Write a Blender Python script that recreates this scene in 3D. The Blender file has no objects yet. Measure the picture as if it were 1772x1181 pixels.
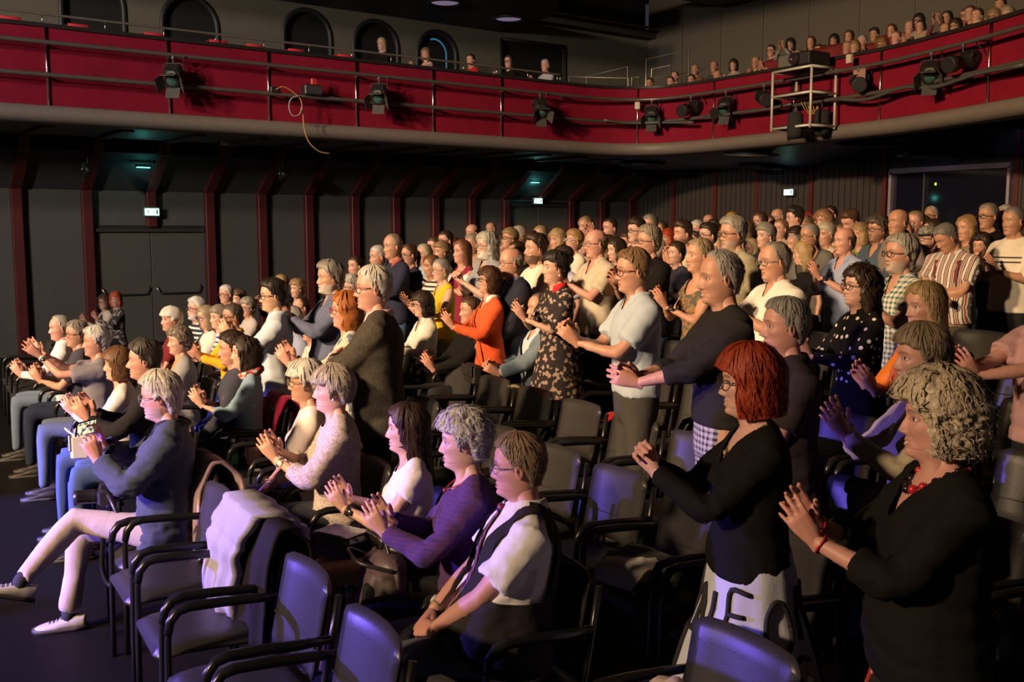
import bpy, math, random
import numpy as np
from mathutils import Vector

random.seed(4); np.random.seed(4)
scene = bpy.context.scene
# ------------------------------------------------------------------ camera (hall frame: +X away from the stage, +Y towards the door wall)
FPX, CAMZ, HEAD = 1723.0, 2.1, math.radians(54)
PITCH = math.atan(190.5 / FPX)
cam = bpy.data.cameras.new('camera'); cam.sensor_width = 36.0; cam.lens = 36.0 * FPX / 1772.0
cam.clip_start = .05; cam.clip_end = 200
cam_ob = bpy.data.objects.new('camera', cam); scene.collection.objects.link(cam_ob)
cam_ob.location = (0, 0, CAMZ); cam_ob.rotation_euler = (math.pi / 2 - PITCH, 0, HEAD - math.pi / 2)
scene.camera = cam_ob
# ------------------------------------------------------------------ world: a dark hall
world = bpy.data.worlds.new('hall'); scene.world = world; world.use_nodes = True
bg = world.node_tree.nodes['Background']; bg.inputs[0].default_value = (.80, .78, 1.0, 1); bg.inputs[1].default_value = .030
# ------------------------------------------------------------------ stage lighting and an added wall fill
def spot(name, loc, target, watts, color, angle, blend=.6, radius=.12):
    L = bpy.data.lights.new(name, 'SPOT'); L.energy = watts; L.color = color; L.spot_size = math.radians(angle); L.spot_blend = blend; L.shadow_soft_size = radius
    o = bpy.data.objects.new(name, L); scene.collection.objects.link(o); o.location = loc
    o.rotation_euler = (Vector(target) - Vector(loc)).to_track_quat('-Z', 'Y').to_euler()
    return o
WARM = (1.0, .65, .34)
spot('stage_wash_key', (-11.0, 5.0, 7.7), (9.0, 9.5, 1.3), 20000, WARM, 46, .8, .45)
spot('stage_wash_near', (-8.5, 3.2, 5.4), (3.0, 3.0, 1.3), 5000, (1.0, .68, .42), 52, .9, .35)
spot('stage_wash_left', (-7.5, 4.0, 6.0), (3.0, 9.5, 1.2), 1200, (1.0, .74, .58), 48, .9, .35)
spot('stage_violet', (-1.9, 6.0, 1.45), (1.6, 4.2, -.20), 1700, (.20, .13, 1.0), 51, .3, .05)
spot('stage_violet_low', (-1.6, 8.6, 1.3), (1.3, 7.4, -.30), 2700, (.14, .16, 1.0), 46, .3, .05)
spot('side_wall_fill', (-8.0, 7.0, 5.0), (7.0, 18.3, 1.8), 4200, (1.0, .86, .74), 56, .9, .4)  # unseen spot added to brighten the door wall
spot('balcony_spill', (-9.0, 4.0, 7.5), (9.0, 15.0, 4.4), 4600, (1.0, .82, .70), 60, .9, .4)
# ------------------------------------------------------------------ exposure
scene.view_settings.view_transform = 'Standard'; scene.view_settings.look = 'None'
scene.view_settings.exposure = 0.0; scene.view_settings.gamma = 1.0
try: scene.view_settings.use_curve_mapping = False
except Exception: pass
# ------------------------------------------------------------------ measured sight lines
_F = np.array([math.cos(HEAD) * math.cos(PITCH), math.sin(HEAD) * math.cos(PITCH), -math.sin(PITCH)])
_R = np.array([math.sin(HEAD), -math.cos(HEAD), 0.]); _U = np.cross(_R, _F); _C = np.array([0, 0, CAMZ])
def sight(x, y): return _F + _R * (x - 886) / FPX + _U * (590.5 - y) / FPX
def onX(x, y, X): d = sight(x, y); return _C + d * (X / d[0])
def onY(x, y, Y): d = sight(x, y); return _C + d * (Y / d[1])
def onD(x, y, D): return _C + sight(x, y) * D
def floor_z(X, Y):
    g = float(np.interp(Y, [8.5, 13], [1, .3])); b = float(np.interp(X, [6.5, 9], [0, 1]))
    return float(np.interp(X, [3.1, 6.6, 12, 18], [0, .50, .56, .60])) * (1 - (1 - g) * (1 - b))
# ------------------------------------------------------------------ mesh helpers
def smooth01(a, b, x):
    t = np.clip((x - a) / (b - a), 0, 1)
    return t * t * (3 - 2 * t)

def nrm(v):
    v = np.asarray(v, float)
    return v / (np.linalg.norm(v) + 1e-12)

def rotz(a):
    c, s = math.cos(a), math.sin(a)
    return np.array([[c, -s, 0], [s, c, 0], [0, 0, 1.0]])

def roty(a):  # positive pitches +X downwards
    c, s = math.cos(a), math.sin(a)
    return np.array([[c, 0, s], [0, 1, 0], [-s, 0, c]])

def rotx(a):
    c, s = math.cos(a), math.sin(a)
    return np.array([[1, 0, 0], [0, c, -s], [0, s, c]])

class MB:
    """collects geometry for one mesh object"""
    def __init__(self):
        self.v, self.f, self.mi, self.c, self.n = [], [], [], [], 0
    def add(self, V, F, mi=0, col=None, M=None, T=None):
        V = np.asarray(V, float)
        if M is not None: V = V @ np.asarray(M).T
        if T is not None: V = V + np.asarray(T)
        k = self.n
        self.v.append(V); self.n += len(V)
        for q in F: self.f.append(tuple(int(i) + k for i in q))
        self.mi += [mi] * len(F)
        self.c.append(np.tile([0, 0, 0, 0.0], (len(V), 1)) if col is None else np.asarray(col, float))
        return self
    def box(self, c, s, M=None, mi=0, bev=0.0):
        V, F = box_geo(s, bev)
        return self.add(V, F, mi, None, M, c)
    def tube(self, pts, rad, n=8, mi=0, cap=True, up=(0, 0, 1), closed=False):
        V, F = tube_geo(pts, rad, n, cap, up, closed)
        return self.add(V, F, mi)
    def lathe(self, prof, n=16, mi=0, M=None, T=None):
        V, F = lathe_geo(prof, n)
        return self.add(V, F, mi, None, M, T)
    def arrays(self):
        return np.concatenate(self.v), self.f

def box_geo(s, bev=0.0):
    hx, hy, hz = s[0] / 2, s[1] / 2, s[2] / 2
    if bev <= 0:
        V = [(x, y, z) for x in (-hx, hx) for y in (-hy, hy) for z in (-hz, hz)]
        F = [(0, 1, 3, 2), (4, 6, 7, 5), (0, 4, 5, 1), (2, 3, 7, 6), (0, 2, 6, 4), (1, 5, 7, 3)]
        return V, F
    b = min(bev, hx * .99, hy * .99, hz * .99)
    def ring(ix, iy, z):
        return [(ix, -iy + b, z), (ix, iy - b, z), (ix - b, iy, z), (-ix + b, iy, z), (-ix, iy - b, z), (-ix, -iy + b, z), (-ix + b, -iy, z), (ix - b, -iy, z)]
    V = ring(hx - b, hy - b, -hz) + ring(hx, hy, -hz + b) + ring(hx, hy, hz - b) + ring(hx - b, hy - b, hz)
    F = [tuple(range(7, -1, -1)), tuple(range(24, 32))]
    for r in range(3):
        for i in range(8):
            j = (i + 1) % 8
            F.append((r * 8 + i, r * 8 + j, r * 8 + 8 + j, r * 8 + 8 + i))
    return V, F

def frames(pts, up, closed=False):
    P = np.asarray(pts, float)
    T = np.gradient(P, axis=0) if not closed else (np.roll(P, -1, 0) - np.roll(P, 1, 0))
    T /= (np.linalg.norm(T, axis=1)[:, None] + 1e-12)
    u = np.asarray(up, float)
    A, B = [], []
    for t in T:
        a = u - t * (u @ t)
        if np.linalg.norm(a) < 1e-4:
            w = np.array([1, 0, 0.]) if abs(t[0]) < .9 else np.array([0, 1, 0.])
            a = w - t * (w @ t)
        a = nrm(a); u = a
        A.append(a); B.append(np.cross(t, a))
    return P, T, np.array(A), np.array(B)

def tube_geo(pts, rad, n=8, cap=True, up=(0, 0, 1), closed=False):
    P, T, A, B = frames(pts, up, closed)
    m = len(P)
    R = np.asarray(rad, float)
    if R.ndim == 0: R = np.full(m, float(R))
    if R.ndim == 1: R = np.stack([R, R], 1)
    th = np.arange(n) * 2 * math.pi / n
    V = P[:, None, :] + (np.cos(th)[None, :, None] * R[:, 0, None, None]) * A[:, None, :] + (np.sin(th)[None, :, None] * R[:, 1, None, None]) * B[:, None, :]
    V = V.reshape(-1, 3)
    F = []
    for i in range(m if closed else m - 1):
        k = (i + 1) % m
        for j in range(n):
            l = (j + 1) % n
            F.append((i * n + j, i * n + l, k * n + l, k * n + j))
    if cap and not closed:
        F.append(tuple(range(n - 1, -1, -1)))
        F.append(tuple(range((m - 1) * n, m * n)))
    return V, F

def lathe_geo(prof, n=16):
    m = len(prof)
    th = np.arange(n) * 2 * math.pi / n
    V = [(r * math.cos(t), r * math.sin(t), z) for r, z in prof for t in th]
    F = []
    for i in range(m - 1):
        for j in range(n):
            l = (j + 1) % n
            F.append((i * n + j, i * n + l, i * n + n + l, i * n + n + j))
    if prof[0][0] > 1e-6: F.append(tuple(range(n - 1, -1, -1)))
    if prof[-1][0] > 1e-6: F.append(tuple(range((m - 1) * n, m * n)))
    return V, F

def grid_faces(m, n, wrap=True):
    i = np.arange(m - 1)[:, None]; j = np.arange(n if wrap else n - 1)[None, :]
    k = (j + 1) % n
    return np.stack([i * n + j, i * n + k, (i + 1) * n + k, (i + 1) * n + j], -1).reshape(-1, 4)

def make_mesh(name, V, F, mi=None, col=None, smooth=True):
    me = bpy.data.meshes.new(name)
    V = np.asarray(V, np.float32)
    me.vertices.add(len(V)); me.vertices.foreach_set('co', V.ravel())
    if isinstance(F, np.ndarray):
        lt = np.full(len(F), F.shape[1], np.int32); li = F.ravel().astype(np.int32)
    else:
        lt = np.fromiter((len(q) for q in F), np.int32, len(F))
        li = np.fromiter((i for q in F for i in q), np.int32, int(lt.sum()))
    ls = np.concatenate([[0], np.cumsum(lt)[:-1]]).astype(np.int32)
    me.loops.add(len(li)); me.loops.foreach_set('vertex_index', li)
    me.polygons.add(len(lt)); me.polygons.foreach_set('loop_start', ls)
    try: me.polygons.foreach_set('loop_total', lt)
    except Exception: pass
    me.polygons.foreach_set('use_smooth', np.full(len(lt), smooth, bool))
    if mi is not None: me.polygons.foreach_set('material_index', np.asarray(mi, np.int32))
    if col is not None:
        at = me.color_attributes.new('tint', 'FLOAT_COLOR', 'POINT')
        at.data.foreach_set('color', np.asarray(col, np.float32).ravel())
    me.update(calc_edges=True); me.validate()
    return me

COL = bpy.context.scene.collection
def link(name, data, parent=None, mats=(), loc=None, rz=None):
    o = bpy.data.objects.new(name, data)
    COL.objects.link(o)
    if data is not None and mats and len(data.materials) == 0:
        for m in (mats if isinstance(mats, (list, tuple)) else [mats]): data.materials.append(m)
    if parent is not None: o.parent = parent
    if loc is not None: o.location = loc
    if rz is not None: o.rotation_euler = (0, 0, rz)
    return o

def build(name, mb, mats, parent=None, smooth=True, loc=None, rz=None, col=False):
    V, F = mb.arrays()
    me = make_mesh(name, V, F, mb.mi, np.concatenate(mb.c) if col else None, smooth)
    return link(name, me, parent, mats, loc, rz)

def tag(o, label=None, cat=None, group=None, kind=None):
    if label: o['label'] = label
    if cat: o['category'] = cat
    if group: o['group'] = group
    if kind: o['kind'] = kind
    return o

def sharp(o, ang=35):
    me = o.data
    n = len(me.edges)
    me.set_sharp_from_angle(angle=math.radians(ang))
    return o

# voxel union of closed shells, evaluated in a scratch scene
TMP = bpy.data.scenes.new('scratch')
def remesh(V, F, voxel, it=4):
    me = make_mesh('tmp', V, F)
    o = bpy.data.objects.new('tmp', me)
    TMP.collection.objects.link(o)
    m = o.modifiers.new('r', 'REMESH'); m.mode = 'VOXEL'; m.voxel_size = voxel; m.adaptivity = 0
    s = o.modifiers.new('s', 'SMOOTH'); s.factor = .5; s.iterations = it
    vl = TMP.view_layers[0]; vl.update()
    ev = o.evaluated_get(vl.depsgraph)
    em = ev.to_mesh()
    nv = len(em.vertices); V2 = np.empty(nv * 3, np.float32); em.vertices.foreach_get('co', V2)
    N2 = np.empty(nv * 3, np.float32); em.vertices.foreach_get('normal', N2)
    nl = len(em.loops); li = np.empty(nl, np.int32); em.loops.foreach_get('vertex_index', li)
    lt = np.empty(len(em.polygons), np.int32); em.polygons.foreach_get('loop_total', lt)
    ev.to_mesh_clear()
    bpy.data.objects.remove(o); bpy.data.meshes.remove(me)
    if len(lt) and (lt == 4).all(): F2 = li.reshape(-1, 4)
    else:
        ls = np.concatenate([[0], np.cumsum(lt)[:-1]]); F2 = [tuple(li[a:a + b]) for a, b in zip(ls, lt)]
        F2 = np.array([q if len(q) == 4 else q + (q[-1],) for q in F2 if len(q) in (3, 4)])
    return V2.reshape(-1, 3).astype(float), F2, N2.reshape(-1, 3).astype(float)

def wob(P, freq, seed, k=5):
    r = np.random.RandomState(seed)
    o = np.zeros(len(P))
    for _ in range(k):
        d = r.normal(size=3); d = d / np.linalg.norm(d) * freq * r.uniform(.6, 1.5)
        o += np.sin(P @ d + r.uniform(0, 6.28))
    return o / math.sqrt(k)

# ------------------------------------------------------------------ head
HZ = np.array([-.26, -.20, -.155, -.135, -.124, -.114, -.100, -.088, -.070, -.045, -.02, 0, .02, .05, .08, .100, .110, .116, .118])
HF = np.array([.045, .036, .036, .044, .062, .078, .0845, .0845, .084, .083, .084, .085, .0905, .088, .075, .055, .036, .016, 0])
HBk = np.array([.075, .068, .068, .069, .070, .070, .071, .073, .078, .088, .097, .102, .104, .102, .090, .070, .048, .022, 0])
HS = np.array([.075, .056, .053, .050, .046, .046, .051, .0555, .061, .067, .0715, .0735, .0750, .0735, .0645, .050, .034, .016, 0])
def skull(th, z):
    """smooth head surface radius about the vertical axis"""
    a = np.where(np.cos(th) > 0, np.interp(z, HZ, HF), np.interp(z, HZ, HBk))
    b = np.interp(z, HZ, HS)
    p = np.where(z < -.09, 2.0, 2.25)
    a = np.maximum(a, 1e-5); b = np.maximum(b, 1e-5)
    return (np.abs(np.cos(th) / a) ** p + np.abs(np.sin(th) / b) ** p) ** (-1 / p)

def head_geo(lod, sex='m', hcol=(.1, .07, .05), beard=None, smile=.3, nose=1., seed=0, brow=1., old=0.):
    nv, nf, nb = [(86, 66, 24), (52, 36, 14), (28, 18, 10)][lod]
    q = np.linspace(0, 1, nv)
    zz = np.interp(q, [0, .06, .14, .70, .86, 1], [-.20, -.135, -.118, .032, .085, .118])
    zz = np.where(q > .86, .085 + .033 * np.sin((q - .86) / .14 * math.pi / 2), zz)
    th = np.concatenate([np.linspace(-1.35, 1.35, nf, endpoint=False), np.linspace(1.35, 2 * math.pi - 1.35, nb, endpoint=False)])
    TH, Z = np.meshgrid(th, zz)
    r = skull(TH, Z)
    w = 1.0 if sex == 'm' else .94
    X, Y = r * np.cos(TH), r * np.sin(TH) * w
    front = smooth01(.0, .03, X)
    ay = np.abs(Y)
    def g(y0, z0, sy, sz, yy=ay): return np.exp(-((yy - y0) / sy) ** 2 / 2 - ((Z - z0) / sz) ** 2 / 2)
    d = np.zeros_like(X)
    ns = nose
    ridge = np.interp(Z, [-.056, -.050, -.043, -.03, -.012, .004, .016], [0, .012 * ns, .0265 * ns, .021 * ns, .0125 * ns, .004, 0])
    wid = np.interp(Z, [-.05, -.04, -.02, .004], [.0125, .011, .0075, .0065])
    d += ridge * np.exp(-(Y / wid) ** 2 / 2)
    d += .0085 * g(.0145, -.0445, .0055, .006)
    d += -.0115 * g(.031, -.001, .015, .010) + .0065 * g(.032, -.0015, .010, .0065)
    d += (.0045 if sex == 'm' else .002) * g(.028, .019, .018, .006)
    d += .006 * g(.046, -.030, .016, .014)
    mz = smile * .007 * smooth01(.006, .028, ay)          # mouth corners lift
    def gm(z0, sy, sz): return np.exp(-(ay / sy) ** 2 / 2 - ((Z - z0 - mz) / sz) ** 2 / 2)
    d += .0055 * gm(-.0705, .016, .0042) + .0065 * gm(-.0835, .014, .0048) - .0045 * gm(-.0770, .019, .0022)
    d += .006 * g(0, -.110, .016, .010) - .004 * gm(-.095, .02, .005)
    d += -.003 * smile * np.exp(-((ay - .030 - (-.05 - Z) * .25) / .004) ** 2 / 2) * smooth01(-.085, -.075, Z) * (1 - smooth01(-.05, -.042, Z))
    d += .005 * smile * g(.036, -.045, .013, .010)
    if old > 0:
        d += old * .0012 * np.sin(Z * 900) * smooth01(.035, .045, Z) * (1 - smooth01(.075, .085, Z)) * front
        d -= old * .003 * g(.033, -.017, .012, .003)
    if sex == 'm': d += .004 * g(.03, -.108, .02, .012)
    d *= front
    X = X + d
    # colour marks that belong to the skin: eyes, lips, brows, beard
    C = np.zeros(X.shape + (4,))
    def paint(m, c, k=1.0):
        m = np.clip(m, 0, 1)[..., None] * k
        C[..., :3] = C[..., :3] * (1 - m) + np.array(c) * m
        C[..., 3:] = C[..., 3:] * (1 - m) + m
    f_ = (X > .02)
    cheek = np.exp(-((ay - .042) / .02) ** 2 - ((Z + .035) / .018) ** 2) * f_
    paint(cheek, (.62, .25, .19), .35)
    paint(np.exp(-(Y / .012) ** 2 - ((Z + .042) / .011) ** 2) * f_, (.60, .24, .18), .35)
    lipm = np.exp(-(ay / .021) ** 4) * ((np.abs(Z + .077 - mz) < .0095))
    paint(lipm * f_, (.50, .17, .15) if sex == 'f' else (.42, .17, .14), .75 if sex == 'f' else .5)
    if smile > .7: paint((np.exp(-(ay / .018) ** 4) * (np.abs(Z + .0765 - mz) < .0036)) * f_, (.72, .68, .60), .9)
    else: paint((np.exp(-(ay / .021) ** 4) * (np.abs(Z + .077 - mz) < (.0016 if lod == 0 else .0032))) * f_, (.12, .04, .03), .8)
    e = ((ay - .032) / .0135) ** 2 + ((Z + .0015) / .0052) ** 2
    paint((e < 2.3) * f_ * 1.0, (.15, .07, .05), .62)
    paint((e < 1) * f_ * 1.0, (.62, .60, .57), .9)
    paint(((((ay - .031) / .0062) ** 2 + ((Z + .0008) / .0062) ** 2) < 1) * f_ * (e < 1.1), (.03, .022, .018), 1)
    bz = .0195 + .004 * np.cos((ay - .03) / .018)
    bm = np.exp(-((Z - bz) / .0042) ** 2) * smooth01(.010, .014, ay) * (1 - smooth01(.045, .052, ay)) * f_
    hb_ = np.array(hcol) if sum(hcol) < .75 else np.array([.22, .17, .13]); paint(bm, tuple(hb_ * .7), .92 * brow)
    if beard is not None:
        bc, bl = beard
        jaw = smooth01(-.045, -.058, Z + .55 * (ay - .055) * (ay > .055)) * smooth01(-.135, -.125, Z) * (X > -.012)
        jaw *= 1 - np.exp(-(ay / .019) ** 4) * (np.abs(Z + .0785) < .0085)
        jaw *= 1 - np.exp(-(ay / .012) ** 4 - ((Z + .043) / .010) ** 4)
        jaw *= 1 - np.exp(-((ay - .03) / .018) ** 4 - ((Z + .042) / .016) ** 4)
        paint(jaw, bc, min(1, .55 + bl * 40))
        nn = wob(np.stack([X, Y, Z], -1).reshape(-1, 3), 130, 5).reshape(X.shape)
        L = bl * jaw * (1 + .12 * nn)
        X = X + L * np.cos(TH); Y = Y + L * np.sin(TH); Z = Z - L * .4 * smooth01(-.09, -.11, Z)
    V = np.stack([X, Y, Z], -1).reshape(-1, 3)
    F = grid_faces(nv, len(th))
    mb = MB(); mb.add(V, F, 0, C.reshape(-1, 4))
    # ears
    n1, n2 = [(12, 10), (9, 7), (7, 5)][lod]
    for s in (1, -1):
        u = np.linspace(0, math.pi, n2); ph = np.arange(n1) * 2 * math.pi / n1
        PH, Uu = np.meshgrid(ph, u)
        ex = .0185 * np.sin(Uu) * np.cos(PH); ez = .032 * np.sin(Uu) * np.sin(PH)
        ex = ex * (1 + .18 * np.sin(PH)); ey = .010 * np.cos(Uu) + .0
        if lod < 2: ey = ey - .008 * np.exp(-((ex - .002) / .008) ** 2 - ((ez - .002) / .014) ** 2) * (np.cos(Uu) > 0)
        E = np.stack([ex, ey * 1.0, ez], -1).reshape(-1, 3)
        E = E @ rotz(.42).T @ roty(.18).T
        E[:, 1] *= s
        Fe = grid_faces(n2, n1)
        if s < 0: Fe = Fe[:, ::-1]
        ce = np.tile([.62, .25, .19, .25], (len(E), 1))
        mb.add(E + np.array([-.010, s * .0765 * w, -.014]), Fe, 0, ce)
    return mb

# ------------------------------------------------------------------ hair
def hair_geo(style, lod, seed=0):
    """closed shell over the skull; it dips under the skin where there is no hair"""
    P = dict(top=.014, side=.009, line=.072, temple=.0, nape=-.085, bot=-.10, amp=.0025, fr=1.0, curl=0, bald=None, cover=0, fringe=0, back=0, flare=0, part=0, ear=-.02)
    S = {
        'short': dict(),
        'crop': dict(top=.007, side=.004, amp=.001),
        'thick': dict(top=.026, side=.013, amp=.005, fr=.8),
        'quiff': dict(top=.030, side=.007, amp=.004, fr=.9),
        'full': dict(top=.024, side=.022, amp=.005, nape=-.11, fr=.7, bot=-.12),
        'recede': dict(top=.010, side=.010, line=.094, temple=.9, amp=.002),
        'bald': dict(bald=.045, side=.009, top=.002, amp=.002),
        'shortf': dict(top=.028, side=.022, line=.055, nape=-.09, amp=.004, fr=.8, fringe=.25, bot=-.105, ear=-.03),
        'bowl': dict(top=.024, side=.026, line=.030, nape=-.08, amp=.003, fr=1.0, fringe=.5, bot=-.10, ear=-.05),
        'bob': dict(top=.024, side=.030, line=.045, cover=1, bot=-.125, amp=.004, fr=.9, fringe=.5),
        'bobpart': dict(top=.020, side=.030, line=.066, cover=1, bot=-.14, amp=.004, fr=.8),
        'curlybob': dict(top=.045, side=.048, line=.055, cover=1, bot=-.10, amp=.011, curl=1, fringe=.3),
        'curly': dict(top=.034, side=.028, line=.056, nape=-.09, amp=.010, curl=1, bot=-.105, ear=-.03),
        'long': dict(top=.018, side=.022, line=.070, cover=1, bot=-.30, amp=.004, fr=.8, back=1),
        'longcurly': dict(top=.030, side=.045, line=.062, cover=1, bot=-.30, amp=.012, curl=1, back=1),
        'mane': dict(top=.026, side=.030, line=.070, cover=1, bot=-.15, amp=.005, fr=.7, back=1, ear=.02),
        'tied': dict(top=.012, side=.010, line=.074, nape=-.09, amp=.0015, fr=1.4),
        'updo': dict(top=.026, side=.016, line=.052, nape=-.08, amp=.006, fr=.7, fringe=.5),
    }[style]
    P.update(S)
    nv, nh = [(48, 76), (28, 40), (16, 24)][lod]
    bot = P['bot']
    q = np.linspace(0, 1, nv)
    zt = np.where(q < .22, .118 - (.118 - .085) * (1 - np.cos(q / .22 * math.pi / 2)), .085 + (bot - .085) * (q - .22) / .78)
    th = np.arange(nh) * 2 * math.pi / nh - math.pi
    TH, Z = np.meshgrid(th, zt)
    at = np.abs(TH)
    zz = Z.copy()
    if P['cover']:
        zc = np.maximum(Z, -.005)
        r = skull(TH, zc) * np.where(Z < -.005, 1 - .10 * smooth01(-.005, min(bot, -.12), -Z * 0 + Z) * 0, 1)
    else:
        r = skull(TH, np.maximum(Z, -.115))
    # hairline height by angle
    line = P['line']
    zh = np.interp(at, [0, .55, .85, 1.15, 1.40, 1.75, 2.0, 2.4, math.pi],
                   [line, line + .010 * P['temple'], line * .8 + .02 * P['temple'], .035 + .02 * P['temple'], P['ear'] if not P['cover'] else -.4, .005 if not P['cover'] else -.4,
                    -.03 if not P['cover'] else -.4, P['nape'] if not P['cover'] else -.4, P['nape'] if not P['cover'] else -.4])
    if P['cover']:
        zh = np.interp(at, [0, .60, .95, 1.15, 1.30, math.pi], [line, line - .004, .02, -.02 if not P['back'] else .0, -.5, -.5])
        if style in ('bob', 'bobpart'): zh = np.interp(at, [0, .6, .93, 1.10, math.pi], [line, line - .006, .012, -.5, -.5])
        if P['back']:
            k = smooth01(-.06, -.12, Z)
            zh = np.where(k > 0, np.where(at < 1.30 + .25 * k, .3, zh), zh)
    rs = np.random.RandomState(seed + 11)
    zh = zh + .0025 * np.sin(TH * 9 + rs.uniform(0, 6)) * (1 if not P['curl'] else 2.5)
    m = smooth01(-.010, .010, Z - zh)
    up = smooth01(.02, .10, Z)
    thick = P['side'] * (1 - up) + P['top'] * up
    if style == 'quiff': thick = thick + .012 * up * smooth01(.9, .2, at)
    if P['fringe']: thick = thick + .006 * P['fringe'] * smooth01(1.0, .3, at) * smooth01(.09, .05, Z)
    if P['bald'] is not None:
        topmask = smooth01(P['bald'] + .02, P['bald'] - .02, Z) * smooth01(.75, 1.25, at)
        topmask = np.maximum(topmask, smooth01(P['bald'] + .035, P['bald'] + .01, Z) * smooth01(1.9, 2.4, at))
        m = m * topmask
    if style == 'recede':
        m = m * (1 - smooth01(.07, .09, Z) * 0)
    pts = np.stack([r * np.cos(TH), r * np.sin(TH), Z], -1).reshape(-1, 3)
    if P['curl']:
        nn = wob(pts, 170, seed, 7).reshape(r.shape) + .6 * wob(pts, 330, seed + 3, 7).reshape(r.shape)
        nn = .7 - np.abs(nn) * 1.1
    else:
        ph = TH * 26 * P['fr'] + 5 * np.sin(Z * 18 + rs.uniform(0, 6)) + 1.2 * np.sin(TH * 5 + rs.uniform(0, 6))
        nn = .30 * np.sin(ph) + .30 * np.sin(ph * 2.3 + 1.7 + Z * 40) + .8 * wob(pts, 70, seed, 4).reshape(r.shape)
    off = np.where(m > 0, thick * (1 if P['curl'] else 1) + P['amp'] * nn, 0)
    off = off * m - .016 * (1 - m)
    if P['cover']:
        hide = (1 - m)
        low = smooth01(-.09, -.13, Z)
        rlow = np.where(at < 1.2, .030, .045)
        r = r * (1 - low * hide) + rlow * low * hide
        taper = smooth01(bot + .05, bot, Z) * (.5 if bot > -.2 else .35)
        off = off - taper * m * (.02 if bot > -.2 else .02)
        if bot < -.2:                                   # long hair falls towards the back and lies on the shoulders
            k = smooth01(-.08, -.28, Z)
            r = r * (1 - .10 * k)
    w = .97
    rho = np.where(Z > .03, np.clip(r / .078, 0, 1), 1.)
    R = r + off * rho
    X = R * np.cos(TH); Y = R * np.sin(TH) * w
    Zo = Z + np.maximum(off, -.01) * np.sqrt(np.maximum(0, 1 - rho ** 2)) * smooth01(.03, .07, Z)
    if P['cover'] and bot < -.2: X = X - .02 * smooth01(-.08, -.25, Z)
    V = np.stack([X, Y, Zo], -1)
    V[0, :, 0] = np.mean(V[0, :, 0]) + .1 * (V[0, :, 0] - np.mean(V[0, :, 0]))
    V[0, :, 1] *= .1
    V = V.reshape(-1, 3)
    F = grid_faces(nv, nh)[:, ::-1]
    mb = MB(); mb.add(V, F)
    if lod < 2 and style not in ('crop',):
        # loose locks lying over the shell so the outline is not a smooth cap
        G = V.reshape(nv, nh, 3); Mk = m
        nst = (330 if lod == 0 else 80); LV, LF = [], []
        rs2 = np.random.RandomState(seed + 77)
        cen = np.array([-.005, 0, .0])
        for _ in range(nst):
            i0 = rs2.randint(1, nv - 4); j = rs2.randint(0, nh)
            if Mk[i0, j] < .8: continue
            L = rs2.randint(max(3, nv // 8), max(5, nv // 3)); L = min(L, nv - 1 - i0)
            if L < 3: continue
            dj = rs2.uniform(-1, 1) * (2.5 if lod == 0 else 1.2); lift = rs2.uniform(.001, .006) * (2.2 if P['curl'] else 1)
            st = max(1, L // 5); pts = []
            ok = True
            for q, ii in enumerate(range(i0, i0 + L + 1, st)):
                jf = j + dj * (ii - i0) / L + (rs2.uniform(-.8, .8) if P['curl'] else 0)
                j0 = int(math.floor(jf)) % nh; fr = jf - math.floor(jf)
                if Mk[ii, j0] < .5: ok = False; break
                p = G[ii, j0] * (1 - fr) + G[ii, (j0 + 1) % nh] * fr
                d = p - cen; d[2] *= .4; d = nrm(d)
                pts.append(p + d * (lift * (q / 4.0) + .0012 + (rs2.uniform(0, .006) if P['curl'] else 0)))
            if len(pts) < 3: continue
            pts = np.array(pts); w = (.0022 if lod == 0 else .0045) * rs2.uniform(.7, 1.3)
            t = np.gradient(pts, axis=0); out_ = pts - cen; sd = np.cross(t, out_); sd /= (np.linalg.norm(sd, axis=1)[:, None] + 1e-9)
            ww = (w * (1 - np.linspace(0, 1, len(pts)) ** 2 * .8))[:, None]
            b0 = len(LV)
            up_ = out_ / (np.linalg.norm(out_, axis=1)[:, None] + 1e-9)
            for a_, c_, u_ in zip(pts - sd * ww, pts + sd * ww, pts + up_ * ww * .8): LV += [a_, u_, c_]
            for q in range(len(pts) - 1):
                e = b0 + q * 3; LF += [(e, e + 1, e + 4, e + 3), (e + 1, e + 2, e + 5, e + 4)]
        if LV: mb.add(np.array(LV), LF)
    # close bottom with a ring pulled inwards
    last = V[-nh:].copy(); last[:, 0] = last[:, 0] * .35 - .02; last[:, 1] *= .35; last[:, 2] += .03
    Vb = np.concatenate([V[-nh:], last]); mb.add(Vb, list(map(tuple, grid_faces(2, nh)[:, ::-1])))
    if style == 'updo':
        u = np.linspace(0, math.pi, 9); ph = np.arange(14) * 2 * math.pi / 14
        PH, Uu = np.meshgrid(ph, u)
        rr = .048 * (1 + .10 * np.sin(PH * 5 + Uu * 3))
        E = np.stack([rr * np.sin(Uu) * np.cos(PH) * .9, rr * np.sin(Uu) * np.sin(PH), rr * np.cos(Uu)], -1).reshape(-1, 3)
        mb.add(E + np.array([-.085, 0, .085]), grid_faces(9, 14)[:, ::-1])
    if style == 'tied':
        pts = [(-.09, 0, .03), (-.125, 0, .02), (-.14, 0, -.03), (-.13, 0, -.10), (-.12, 0, -.17)]
        V2, F2 = tube_geo(pts, [.018, .026, .028, .022, .006], 10, True, (0, 1, 0)); mb.add(V2, F2)
    return mb

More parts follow.
